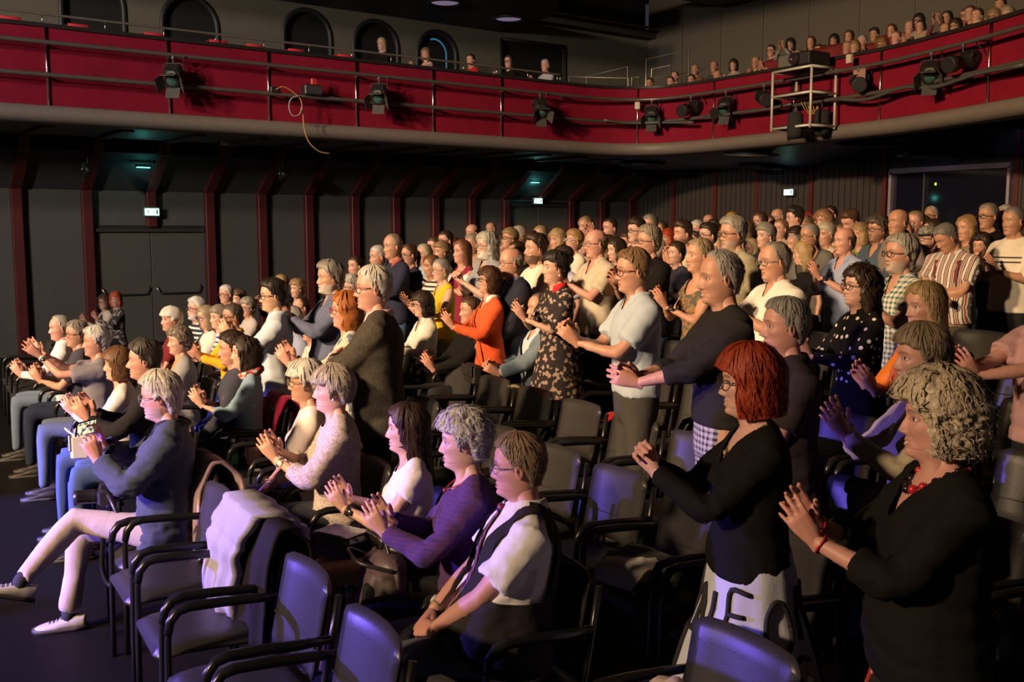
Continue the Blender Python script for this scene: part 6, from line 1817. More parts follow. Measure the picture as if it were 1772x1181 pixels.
P(1212, 411, 'blonde woman in off-shoulder floral dress with orange earring clapping', X=5.35, sex='f', hair=('tied', (.46, .36, .22)), top=cloth('floral', (.10, .085, .06), (.20, .15, .10), (.30, .14, .05), (.08, .09, .08), scale=.8), neck='wide', vdepth=.43, sleeve='cap', skirt=(cloth('floral', (.16, .13, .08), (.30, .22, .12), (.38, .17, .05), (.10, .11, .10), scale=.8), .12, .45), tone=1, smile=.7, pv=dict(h=.36, fx=.30, gap=.05), extra=earring(1, (.8, .30, .02), .016, .02, True), watch=(1,))
P(1172, 417, 'dark-haired woman with a tattoo and blue wristband next to the floral dress', s=46, sex='f', hair=('short', DBR), top=c1(.03, .03, .05), tone=0, smile=.8, pv=dict(h=.34, fx=.28), watch=(1, (.02, .12, .6), (.05, .3, .9)))
P(1271, 372, 'tall grey-haired man with glasses in tan short-sleeved shirt', s=56, sex='m', hair=('thick', (.40, .37, .33)), top=cloth('tweed', (.34, .31, .22), (.30, .28, .20), (.38, .34, .25)), collar=(c1(.34, .31, .22),), neck='open', legs=chart, glass=True, beard=((.5, .45, .4), .002), tone=1, pose='down', smile=.3)
P(1226, 384, 'young man with glasses in white shirt in front of the tall grey man', s=44, sex='m', hair=('thick', BLK), top=c1(.70, .68, .64), collar=(c1(.7, .68, .64),), glass=True, tone=0, pv=dict(h=.3))
P(1182, 380, 'dark-haired man clapping with hands before his mouth', s=44, sex='m', hair=('quiff', DBR), top=c1(.50, .45, .36), tone=1, pose='face', beard=((.05, .035, .025), .002))
P(1102, 376, 'young man with glasses and messy dark hair clapping high', s=42, sex='m', hair=('quiff', DBR), top=c1(.03, .03, .035), glass=True, tone=0, pv=dict(h=.46, fx=.30))
P(1326, 384, 'older woman with short grey hair and earring in navy top', s=45, sex='f', hair=('shortf', (.32, .30, .27)), top=c1(.022, .024, .035), neck='v', sleeve='short', tone=0, smile=.4, pv=dict(h=.36), extra=earring(1, (.8, .75, .6), .008))
P(1392, 416, 'long blond hair of a woman in black turned away beside the white polo shirt', s=47, sex='f', hair=('long', BLO), top=c1(*BLK2), tone=0, dhy=-.8, pose='down')
P(1404, 386, 'tanned balding man in grey jacket smiling', s=47, sex='m', hair=('crop', (.35, .33, .31)), top=c1(.06, .05, .045), neck='scoop', jmat=cloth('plain', (.12, .115, .105)), jspec=dict(button=.12), sleeve='long', glass=(.2, .16, .13), tone=3, smile=.8, pose='down', byaw=3.3)
P(1464, 394, 'balding man in pale blue shirt clapping with watch raised', s=52, sex='m', hair=('bald', (.10, .08, .07)), top=c1(.26, .32, .48), collar=(c1(.26, .32, .48),), neck='open', sleeve='elbow', legs=jeans, tone=4, smile=.3, pv=dict(h=.40, fx=.34, gap=.05, sy=.03), watch=(1,), belly=.04)
P(1561, 402, 'grey-bearded man with glasses in green checked shirt clapping', X=5.75, sex='m', hair=('full', (.48, .44, .38)), top=cloth('check', (.62, .60, .54), (.035, .12, .12), scale=.9), collar=(cloth('check', (.62, .60, .54), (.035, .12, .12), scale=.9),), neck='open', sleeve='short', legs=cloth('plain', (.28, .19, .03)), beard=((.5, .45, .4), .004), glass=True, tone=1, pv=dict(h=.40, fx=.34, gap=.08), watch=(1, (.45, .33, .12), (.5, .4, .2)), hem=-.10, hp=-.06)
P(1521, 369, 'curly dark-haired man with glasses in blue denim shirt clapping', s=46, sex='m', hair=('curly', (.07, .055, .045)), top=c1(.055, .085, .12), collar=(c1(.055, .085, .12),), neck='open', sleeve='long', glass=True, tone=3, pv=dict(h=.34, fx=.30, sy=.04), beard=((.12, .10, .08), .001), smile=.2)
def cap(o, info):
    mb = MB(); k = info['k']
    mb.lathe([(.098, .045), (.100, .07), (.088, .105), (.055, .130), (1e-4, .138)], 18)
    V, F = mb.arrays(); V = np.asarray(V) * np.array([1.02, .86, 1]); V[:, 0] -= .006
    c = link('cap', make_mesh('cap', (V * k) @ info['HM'].T + info['HT'], F), o, [cloth('floral', (.20, .19, .17), (.10, .10, .09), (.25, .24, .21), scale=.6)])
    th = np.linspace(-1.2, 1.2, 13); V = []
    for t in th: V += [(.085 * math.cos(t), .082 * math.sin(t), .050), (.085 * math.cos(t) + .075 * max(0, math.cos(t)) ** .5, .086 * math.sin(t), .036), (.085 * math.cos(t), .082 * math.sin(t), .042)]
    F = [tuple(q) for q in grid_faces(13, 3)]
    link('brim', make_mesh('brim', (np.array(V) * k) @ info['HM'].T + info['HT'], F), c, [plain('dark cap brim', (.03, .03, .03), .7, var=.1)])
P(1606, 392, 'bearded man with glasses in patterned cap and black T-shirt', s=47, sex='m', hair=('crop', DBR), top=c1(*BLK2), glass=True, beard=((.05, .04, .03), .006), tone=0, pose='down', extra=cap)
def braces(o, info):
    for s in (1, -1):
        V = []
        pts = [(-.02, s * .095, .54), (.07, s * .10, .49), (.115, s * .095, .40), (.125, s * .09, .28), (.125, s * .085, .14), (.122, s * .08, .0)]
        for q in pts: V += [(q[0] + .022, q[1] - .016, q[2]), (q[0] + .024, q[1] + .016, q[2])]
        link('brace_strap', make_mesh('brace_strap', info['XF'](V), [tuple(x) for x in grid_faces(len(pts), 2, False)]), o, [plain('dark red brace', (.10, .015, .015), .7, var=.1)])
P(1651, 381, 'man in striped shirt and red braces looking down at his watch', s=52, sex='m', hair=('short', (.16, .15, .14)), top=cloth('vstripe', (.60, .57, .52), (.10, .09, .09), (.30, .06, .05), scale=.9), collar=(c1(.6, .57, .52),), sleeve='short', legs=cloth('plain', (.07, .06, .045)), tone=3, pose='watch', hp=.5, smile=0, belly=.06, wide=1.1, extra=braces, watch=(1,), byaw=3.25, dhy=-.2)
P(1700, 400, 'woman with long dark curls in green and red blouse', s=48, sex='f', hair=('longcurly', (.030, .020, .016)), top=cloth('floral', (.02, .05, .045), (.025, .07, .055), (.12, .02, .03), scale=1.5), sleeve='long', tone=1, smile=.8, pose='down', dhy=.3)
P(1757, 357, 'bald man in white sweater with dark chest stripes clapping', s=50, sex='m', hair=('crop', (.25, .22, .2)), top=cloth('band', (.64, .60, .50), (.02, .022, .035), (1.30, .045, .35)) if 0 else c1(.64, .60, .50), sleeve='elbow', tone=3, pv=dict(h=.30, fx=.28, gap=.12), legs=blackt, smile=.5, wide=1.08,
  extra=lambda o, info: [link('chest_stripe', make_mesh('chest_stripe', info['XF'](loft_torso([(z0, hw + .004, hd + .004, xo) for z0, hw, hd, xo in [(q,) + torso_pts('m', .014, q, q + .001, 0, 1.08)[0][1:] for q in (zz, zz + .012)]], 28)[0]), loft_torso([(0, 1, 1, 0), (1, 1, 1, 0)], 28)[1][:-2]), o, [plain('dark stripe', (.02, .022, .035), .8, var=.1)]) for zz in (.36, .40)])
P(1820, 468, 'person clapping at the picture edge, only a bare forearm and hand in view', X=5.0, sex='m', hair=('short', BRN), top=c1(.5, .3, .3), tone=4, pv=dict(h=.30, fx=.52, gap=.05), byaw=2.75)
P(655, 424, 'grey-haired man in pale grey sweater clapping near the wall', s=41, sex='m', hair=('short', SILV), top=c1(.33, .31, .27), sleeve='long', legs=jeans, tone=1, pv=dict(h=.32))
P(615, 442, 'short dark-haired woman clapping near the wall', s=33, sex='f', hair=('short', DBR), top=c1(.55, .5, .42), tone=1, pv=dict(h=.36), sit=True, fz=1.55)
P(681, 404, 'tall man in navy sweater with red shirt collar by the wall', s=42, sex='m', hair=('recede', (.25, .2, .16)), top=c1(.025, .028, .055), collar=(c1(.4, .10, .08),), sleeve='long', legs=jeans, tone=1, pv=dict(h=.30), smile=.6)
P(709, 421, 'woman with glasses in navy short-sleeved top clapping', s=40, sex='f', hair=('tied', BRN), top=c1(.020, .020, .032), neck='v', vdepth=.47, legs=navyt, glass=True, tone=1, smile=.7, pv=dict(h=.34, fx=.30, gap=.04))
P(735, 421, 'blonde woman with a light blue scarf', s=37, sex='f', hair=('long', (.50, .42, .28)), top=c1(.25, .38, .50), tone=1, smile=.6)
P(748, 440, 'brown-haired woman in striped top holding a microphone', s=43, sex='f', hair=('long', (.12, .06, .03)), top=cloth('hstripe', (.60, .56, .50), (.03, .03, .04)), sleeve='elbow', tone=3, smile=.5, pv=dict(h=.28, gap=.1))
P(765, 446, 'woman with shaved grey hair and glasses in bright yellow dress', s=46, sex='f', hair=('crop', (.30, .28, .26)), top=c1(.56, .40, .02), sleeve='none', neck='v', skirt=(c1(.56, .40, .02), .35, .4), glass=(.3, .25, .2), tone=2, smile=.8, pv=dict(h=.26, fx=.32, gap=.12), extra=earring(1, (.2, .5, .05), .009, .01))
P(764, 416, 'blonde woman with short hair smiling behind the yellow dress', s=38, sex='f', hair=('shortf', DBL), top=c1(.4, .35, .3), tone=1, smile=.8)
P(752, 409, 'brown-haired man behind the blonde women near the wall', s=35, sex='m', hair=('short', BRN), top=c1(.08, .06, .06), tone=4)
P(772, 398, 'dark-haired man with glasses in black shirt against the wall', s=35, sex='m', hair=('short', BLK), top=c1(*BLK2), glass=True, tone=1)
P(800, 414, 'woman in wine-red bodice with white puffed sleeves clapping', s=43, sex='f', hair=('long', (.14, .06, .03)), top=c1(.20, .015, .04), sleeve='none', tone=4, smile=.9, pv=dict(h=.40, fx=.28, gap=.05), legs=cloth('plain', (.35, .38, .22)), neck='scoop', vdepth=.46,
  extra=lambda o, info: [link('puffed_sleeve', make_mesh('puffed_sleeve', info['XF'](ellip(info[s][0] * .55 + info[s][1] * .45, (.075, .075, .11), 12, 8)[0]), ellip((0, 0, 0), (1, 1, 1), 12, 8)[1]), o, [c1(.70, .67, .62)]) for s in (1, -1)])
P(818, 388, 'balding dark-haired man clapping at the back by the wall', s=31, sex='m', hair=('bald', DBR), top=c1(.1, .08, .07), tone=1, pv=dict(h=.42))
P(819, 403, 'tanned grey-haired man left of the long white-haired man', s=40, sex='m', hair=('short', (.34, .30, .25)), top=c1(.3, .26, .22), tone=3, pose='down')
P(844, 399, 'man with long white hair and beard in grey shirt clapping', s=46, sex='m', hair=('mane', (.52, .50, .44)), top=c1(.27, .30, .34), collar=(c1(.27, .30, .34),), neck='open', beard=((.6, .57, .52), .010), glass=(.3, .27, .24), tone=0, pose='clasp', pv=dict(h=.38, fx=.30), legs=jeans)
P(872, 407, 'brown-haired woman with fringe behind the navy suit', s=36, sex='f', hair=('bob', (.10, .06, .04)), top=c1(.3, .2, .2), tone=1, smile=.8)
P(896, 416, 'dark-haired man with ponytail and glasses behind the navy suit', s=44, sex='m', hair=('tied', DBR), top=c1(.25, .22, .2), glass=True, tone=1, pose='down')
P(880, 393, 'blonde woman with glasses in green top looking up', s=38, sex='f', hair=('shortf', DBL), top=c1(.04, .18, .06), glass=True, tone=1, hp=-.2)
P(992, 395, 'blonde woman with bright glasses and white blouse looking up', s=42, sex='f', hair=('shortf', (.42, .26, .11)), top=c1(.66, .60, .50), glass=(.6, .6, .6), tone=1, hp=-.2)
P(966, 394, 'straight-haired blonde woman with fringe right of the bearded man', s=40, sex='f', hair=('bob', BLO), top=c1(.5, .45, .4), tone=1, smile=.7)
P(975, 424, 'person in pale lilac shirt behind the updo woman', s=46, sex='m', hair=('thick', DBR), top=c1(.42, .42, .56), tone=1, pose='down', dhy=-.4)
# ---- right-hand back rows
P(1432, 383, 'woman with short white hair and necklace clapping behind the pale blue shirt', s=42, sex='f', hair=('shortf', (.60, .55, .42)), top=c1(.5, .42, .34), tone=1, pv=dict(h=.3))
P(1490, 384, 'fair-haired woman in green top right of the pale blue shirt', s=42, sex='f', hair=('bob', (.30, .20, .10)), top=c1(.12, .22, .03), tone=1, hp=-.1)
P(1456, 388, 'woman with hair tied back behind the pale blue shirt', s=38, sex='f', hair=('tied', LBR), top=c1(.4, .3, .25), tone=1)
P(1378, 390, 'smiling dark-haired woman behind the white polo shirt', s=38, sex='f', hair=('bob', DBR), top=c1(.2, .1, .1), tone=1, smile=.9)
P(1352, 378, 'young woman with hair tied back, hands at her chin', s=36, sex='f', hair=('tied', LBR), top=c1(.4, .33, .2), tone=0, pose='face')
P(1316, 366, 'long-haired woman in red top clapping high at the back', s=33, sex='f', hair=('long', BRN), top=c1(.25, .02, .03), tone=4, pv=dict(h=.44))
P(1377, 356, 'dark-haired man in black turned in profile at the back', s=36, sex='m', hair=('quiff', BLK), top=c1(*BLK2), tone=0, pose='down', dhy=-.5)
P(1427, 360, 'curly long-haired woman standing at the back in front of the slatted wall', s=36, sex='f', hair=('longcurly', (.24, .13, .06)), top=c1(.3, .22, .17), tone=4)
P(1479, 358, 'man in white shirt with head bowed at the back', s=40, sex='m', hair=('thick', BRN), top=c1(.62, .58, .52), tone=4, hp=.45, pose='down')
P(1476, 377, 'man in lilac shirt with glasses below the bowed man', s=36, sex='m', hair=('bald', GREY), top=c1(.34, .20, .42), glass=True, tone=4, pose='down')
P(1556, 362, 'bald heavy man smiling right of the curly dark hair', s=47, sex='m', hair=(None, BRN), top=c1(.2, .16, .14), tone=3, smile=.7, wide=1.1, pose='down')
P(1587, 364, 'man with short fair hair raising one hand beside the bald man', s=42, sex='m', hair=('crop', DBL), top=c1(.3, .32, .36), tone=4, pose='raise', pv=dict(sy=.12))
P(1613, 356, 'far man with glasses before the booth window', s=32, sex='m', hair=('recede', GREY), top=c1(.3, .26, .22), glass=True, tone=3, pose='down')
P(1617, 378, 'woman with dark hair tied back in white top behind the cap', s=44, sex='f', hair=('tied', DBR), top=c1(.62, .57, .48), tone=1, dhy=-.5)
P(1676, 371, 'blonde woman with golden earring between braces man and booth', s=46, sex='f', hair=('long', (.42, .26, .11)), top=c1(.2, .15, .1), tone=1, extra=earring(1, (.8, .55, .1), .009, .01))
P(1712, 351, 'grey-haired man with sunglasses in black shirt under the booth', s=43, sex='m', hair=('short', (.30, .25, .2)), top=c1(*BLK2), glass=(.02, .02, .02), tone=3, pose='down')
P(1743, 353, 'grey-haired man with hand at his chin under the booth', s=42, sex='m', hair=('short', GREY), top=c1(.03, .03, .03), tone=3, pose='clasp', pv=dict(h=.42))
P(1710, 388, 'short-haired fair woman with glasses behind the dark curls', s=42, sex='f', hair=('shortf', (.32, .22, .13)), top=c1(.35, .26, .2), glass=True, tone=3)
P(1737, 394, 'young dark-haired man peering beside the striped sweater', s=40, sex='m', hair=('short', BLK), top=c1(.2, .15, .15), tone=3, pose='down')
P(1560, 394, 'dark-haired woman with glasses behind the green checked shirt', s=44, sex='f', hair=('tied', DBR), top=c1(.35, .2, .12), glass=True, tone=1)
P(1595, 410, 'person in white puffed blouse with brown strap behind the checked shirt', s=44, sex='f', hair=('bob', BRN), top=c1(.66, .62, .56), tone=3, sleeve='short', pose='down')
# ---- far rows beneath the balcony
far = [
 (1014, 374, 34, 'f', 'long', DBL, (.4, .33, .25), 'long fair-haired woman standing highest beside the exit doors', {}),
 (1057, 377, 36, 'm', 'crop', DBR, (.12, .04, .04), 'man in dark red shirt clapping with hands before his face at the back', dict(pose='raise')),
 (1126, 370, 36, 'm', 'short', (.28, .24, .2), (.3, .25, .2), 'grey-haired man behind the black T-shirt and red lanyard', {}),
 (1145, 382, 30, 'f', 'long', BRN, (.3, .2, .18), 'long brown-haired woman small at the back right of the red lanyard', {}),
 (1157, 394, 34, 'f', 'bob', RED, (.2, .15, .15), 'small red-haired woman behind raised clapping hands', {}),
 (1208, 380, 36, 'm', 'short', SILV, (.35, .33, .3), 'white-haired man between two dark-haired young men', {}),
 (1227, 371, 28, 'm', None, BRN, (.15, .1, .08), 'small bald head far back left of the tall grey man', {}),
 (1236, 378, 34, 'm', 'short', DBR, (.15, .12, .1), 'dark-haired bearded man just left of the tall grey man', dict(beard=((.03, .02, .015), .003))),
 (1268, 366, 34, 'm', 'crop', (.55, .30, .04), (.2, .18, .15), 'orange cap top showing above the tall grey man', {}),
 (1347, 361, 32, 'm', 'bald', SILV, (.12, .1, .1), 'white-fringed balding man far back near the red cloth', {}),
 (1438, 355, 32, 'm', 'crop', DBR, (.05, .05, .05), 'tanned man far back behind the curly long-haired woman', {}),
 (850, 385, 26, 'm', 'bald', SILV, (.1, .1, .12), 'lone bald old man far back against the door wall', {}),
 (877, 403, 27, 'm', None, BRN, (.1, .08, .07), 'small tanned bald head against the door wall', {}),
 (898, 390, 34, 'f', 'shortf', (.55, .48, .38), (.3, .28, .25), 'pale-haired woman behind the green top', {}),
 (936, 390, 34, 'f', 'long', (.42, .32, .18), (.35, .3, .25), 'long fair hair above the dark-bearded man', {}),
 (948, 408, 34, 'f', 'long', (.20, .10, .04), (.3, .2, .15), 'brown-haired woman right behind the dark-bearded man', {}),
 (1050, 405, 38, 'f', 'long', BRN, (.2, .18, .16), 'brown-haired woman behind the beige polo shirt', {}),
 (1048, 424, 38, 'f', 'bob', DBL, (.3, .26, .2), 'fair bobbed hair low behind the beige polo shirt', {}),
 (1085, 400, 40, 'm', 'thick', DBR, (.1, .09, .09), 'dark hair behind the black-topped clapping woman', {}),
 (1095, 412, 40, 'm', 'short', (.20, .18, .16), (.1, .1, .1), 'grey-templed head behind the light blue shirt', {}),
 (1205, 395, 36, 'f', 'bob', BLK, (.2, .15, .12), 'black-haired person with glasses beside the young man in white', dict(glass=True)),
 (1245, 410, 40, 'f', 'long', (.30, .2, .1), (.3, .24, .18), 'fair-haired person behind the black sweater man', {}),
 (1290, 398, 40, 'f', 'long', (.24, .17, .09), (.35, .3, .25), 'brown-haired woman behind the tan shirt', {}),
 (1302, 412, 42, 'f', 'long', (.46, .36, .2), (.35, .3, .25), 'long straight blond hair behind the tan shirt', {}),
 (1335, 372, 32, 'f', 'tied', BRN, (.2, .15, .12), 'brown-haired head between red top and profile man', {}),
 (1375, 405, 40, 'm', 'recede', GREY, (.25, .22, .2), 'older face beside the tanned man in grey jacket', {}),
 (1447, 402, 40, 'm', 'short', LBR, (.3, .22, .18), 'face half hidden left of the pale blue shirt', {}),
 (1502, 400, 36, 'f', 'short', BRN, (.2, .25, .1), 'face behind hands right of the green top', dict(pose='face')),
 (1600, 372, 34, 'f', 'short', BRN, (.2, .16, .14), 'small face between raised hand and booth window', {}),
 (1630, 400, 40, 'f', 'bob', DBR, (.5, .46, .4), 'woman in white between cap and braces', {}),
 (1690, 385, 36, 'm', 'short', BRN, (.2, .16, .12), 'face behind the golden earring woman', {}),
 (720, 432, 30, 'f', 'short', LBR, (.2, .16, .14), 'small head behind the navy short-sleeved top', {}),
 (786, 410, 34, 'f', 'short', BRN, (.15, .1, .1), 'dark head left of the wine-red bodice', {}),
 (1290, 380, 34, 'f', 'bob', LBR, (.3, .24, .2), 'small fair head right of the tall grey man', {}),
 (1255, 392, 36, 'm', 'short', BRN, (.35, .33, .3), 'arm-raising person left of the tall grey man', dict(pose='raise', pv=dict(sy=.15))),
 (1537, 392, 38, 'f', 'tied', BRN, (.25, .15, .1), 'dark-haired head behind the denim shirt', {}),
 (1415, 372, 30, 'f', 'shortf', LBR, (.3, .2, .15), 'small brown head left of the curly long hair', {}),
 (1395, 372, 32, 'f', 'longcurly', LBR, (.3, .25, .15), 'mop of brown curls before the red cloth', {}),
 (1190, 398, 36, 'f', 'long', BRN, (.3, .2, .18), 'brown-haired face behind the floral dress woman', {}),
]
for (x, y, s, sex, st, hc, tc, lab, kw) in far:
    kk = dict(sleeve=random.choice(['short', 'long', 'elbow']), tone=random.choice([0, 1, 1, 3, 4]), smile=random.uniform(.2, .8), pv=dict(h=random.uniform(.28, .42), fx=.30))
    kk.update(kw)
    P(x, y, lab, s=s, sex=sex, hair=(st, hc), top=c1(*tc), **kk)
# ---- balcony, door-wall side
BG = 'audience on the balcony'
P(661, 64, 'blonde woman in black standing on the side balcony', D=(onY(661, 64, 16.3) - _C) @ _F, fz=1.62, sex='f', hair=('long', (.46, .34, .18)), top=c1(*BLK2), sleeve='long', tone=0, pose='rail', group=BG, dhy=-.1)
P(737, 81, 'fair woman in patterned blouse clapping on the side balcony', D=(onY(737, 81, 15.9) - _C) @ _F, fz=1.32, sit=True, sex='f', hair=('bob', LBR), top=cloth('floral', (.45, .3, .22), (.35, .2, .15), (.5, .36, .28)), sleeve='long', tone=4, pv=dict(h=.40), ch=False, group=BG, legpose='tuck', feet=False)
P(815, 93, 'dark-haired man in red T-shirt leaning on the side balcony edge', D=(onY(815, 93, 15.8) - _C) @ _F, fz=1.32, sit=True, sex='m', hair=('short', DBR), top=c1(.42, .02, .02), tone=4, pose='rail', ch=False, group=BG, legpose='tuck', feet=False)
P(881, 95, 'dark long-haired woman with glasses clapping on the side balcony', D=(onY(881, 95, 15.9) - _C) @ _F, fz=1.40, sit=True, sex='f', hair=('long', DBR), top=c1(*BLK2), glass=True, tone=4, pv=dict(h=.36), ch=False, group=BG, legpose='tuck', feet=False)
P(944, 102, 'grey-haired man in pale striped shirt clapping on the side balcony', D=(onY(944, 102, 15.9) - _C) @ _F, fz=1.40, sit=True, sex='m', hair=('short', GREY), top=cloth('vstripe', (.42, .42, .50), (.30, .32, .42)), sleeve='long', tone=4, pv=dict(h=.34), ch=False, group=BG, legpose='tuck', feet=False)
# ---- back balcony
bals = [
 (1125, 134, 26, 'f', 'short', BRN, 'woman with dark short hair at the inner end of the back balcony'), (1161, 132, 26, 'f', 'tied', DBR, 'dark-haired woman resting low behind the balcony edge, second along'), (1168, 123, 26, 'm', 'recede', DBR, 'man behind the low dark-haired woman on the back balcony'),
 (1197, 128, 26, 'f', 'short', DBR, 'dark head low over the balcony edge below a balding clapper'), (1203, 112, 28, 'm', 'bald', GREY, 'balding man clapping beside the metal post on the balcony'), (1236, 106, 28, 'm', 'bald', BRN, 'bald man in pale shirt on the balcony left of the dark-haired woman'),
 (1242, 122, 24, 'm', 'bald', GREY, 'small grey head peeking over the balcony edge'), (1270, 101, 30, 'f', 'bob', DBR, 'dark-haired woman in black vest clapping on the balcony'), (1308, 97, 34, 'f', 'long', DBL, 'long blonde woman with hands at her mouth on the balcony'),
 (1335, 77, 30, 'm', 'short', BLK, 'dark man with glasses in the second balcony row, first along'), (1344, 92, 34, 'm', 'short', AUB, 'red-haired man in maroon T-shirt clapping on the balcony'), (1358, 106, 24, 'm', 'bald', LBR, 'small fair head low beside the maroon T-shirt'),
 (1369, 65, 34, 'f', 'bob', BLK, 'black-haired person in black clapping with raised hands, upper balcony row'), (1382, 85, 32, 'f', 'tied', LBR, 'woman with hands before her mouth left of the projector'), (1404, 62, 32, 'f', 'long', BRN, 'long brown-haired woman praying hands above the projector'),
 (1418, 76, 28, 'm', 'short', DBR, 'man leaning on the balcony edge right above the projector, left'), (1428, 78, 28, 'm', 'short', BRN, 'man leaning on the balcony edge right above the projector, right'), (1444, 58, 32, 'f', 'bob', BLK, 'black-haired woman with bare shoulders in the upper balcony row'),
 (1470, 52, 32, 'f', 'long', BRN, 'long-haired woman at the wall in the upper balcony row'), (1467, 71, 32, 'm', 'crop', DBL, 'fair man resting his chin on the balcony edge, left of a pair'), (1480, 69, 34, 'f', 'shortf', DBL, 'fair woman resting her chin on the balcony edge, right of a pair'),
 (1493, 60, 32, 'm', 'short', GREY, 'grey-haired man with hand on cheek behind the pair'), (1514, 47, 34, 'm', 'thick', BLK, 'black-haired man clapping at his mouth, upper balcony row'), (1527, 62, 36, 'f', 'curlybob', (.22, .11, .05), 'curly auburn woman with pale glasses at the balcony edge'),
 (1544, 41, 32, 'f', 'long', BRN, 'long-haired woman in profile, upper balcony row'), (1552, 53, 38, 'm', 'crop', LBR, 'cropped-haired man in brown at the balcony edge'), (1575, 36, 38, 'm', 'bald', GREY, 'bald man with hands over his face on the balcony'), (1591, 22, 34, 'f', 'bob', BLK, 'black-haired person with glasses high on the balcony'),
 (1594, 34, 40, 'f', 'long', DBR, 'dark-haired person filming with a phone at the balcony edge'), (1640, 18, 38, 'f', 'long', BLK, 'black-haired woman with raised hand high on the balcony'), (1637, 40, 38, 'm', 'bald', LBR, 'fair bald man behind the filming arm'), (1655, 30, 42, 'f', 'bob', DBR, 'dark-bobbed person with glasses at the balcony edge, right part'),
 (1672, 15, 38, 'm', 'crop', DBR, 'man with glasses and yellow collar high on the balcony'), (1680, 9, 34, 'm', 'short', BRN, 'small face behind the yellow collar man'), (1692, 13, 42, 'm', 'short', BRN, 'brown-haired man with open mouth high on the balcony'), (1693, 30, 36, 'm', 'short', DBL, 'fair head bent low over the balcony edge'),
 (1722, 13, 42, 'f', 'bob', DBL, 'fair-haired woman with glasses near the top right of the balcony'), (1745, 9, 46, 'f', 'shortf', (.4, .34, .26), 'grey-blonde woman with hands at her face, far right of the balcony'), (1732, -5, 40, 'm', 'short', DBR, 'man cut by the top edge of the picture on the balcony'),
]
for i, (x, y, s, sex, st, hc, lab) in enumerate(bals):
    hi = y < np.interp(x, [1120, 1230, 1370, 1525, 1600, 1710, 1772], [131, 115, 90, 58, 38, 6, -12])
    Xq = np.interp(x, [1100, 1400, 1530, 1600, 1710, 1772], [14.75, 14.75, 14.55, 14.2, 13.85, 13.6]) + (1.0 if hi else 0)
    tc = random.choice([(.05, .05, .06), (.12, .03, .03), (.3, .25, .2), (.02, .02, .025), (.2, .2, .22), (.14, .08, .05), (.35, .3, .26)])
    P(x, y, lab, X=Xq, fz=1.34, sit=True, sex=sex, hair=(st, hc), top=c1(*tc), tone=random.choice([1, 3, 4]), glass='glasses' in lab, pose='face' if 'hands' in lab and 'mouth' in lab or 'face' in lab else ('raise' if 'raised' in lab else random.choice(['clap', 'rail', 'clap'])), pv=dict(h=.34, fx=.28), sleeve=random.choice(['short', 'long']), ch=False, group=BG, legpose='tuck', feet=False)
for b_ in BAD: print('SIZE', b_)
# red upholstered seats of the back balcony
SEATR = plain('wine red seat cloth', (.16, .012, .014), .75, var=.15, nscale=8)
sb = padded(9, 11, .52, .62, .08, .04, .03, .12); ss = padded(7, 7, .50, .46, .10, 0, 0, .06)
SB = make_mesh('backrest', sb[0] @ roty(-.15).T + np.array([-.30, 0, .70]), sb[1]); SB.materials.append(SEATR)
_m = np.array([[0, 0, 1.], [0, 1, 0], [1, 0, 0]]); SS = make_mesh('seat', np.asarray(ss[0]) @ _m.T + np.array([0, 0, .40]), [q[::-1] for q in ss[1]]); SS.materials.append(SEATR)
for i, (x, y) in enumerate([(1318, 100), (1350, 92), (1376, 94), (1400, 80), (1425, 74), (1455, 76), (1497, 70), (1520, 56), (1550, 52)]):
    p = onX(x, y, float(np.interp(x, [1300, 1400, 1550], [15.25, 15.25, 15.05])))
    e = link('theatre_seat', None, None, (), (p[0], p[1], p[2] - 1.02), math.pi)
    link('backrest', SB, e); link('seat', SS, e)
    mb = MB(); mb.box((-.02, 0, .18), (.30, .10, .36), None, 0, .01); build('pedestal', mb, [BLACK], e, False)
    tag(e, 'dark red theatre seat back on the rear balcony, %s counting from the left' % NTH[i], 'seat', 'red balcony seats')
fill_rows()
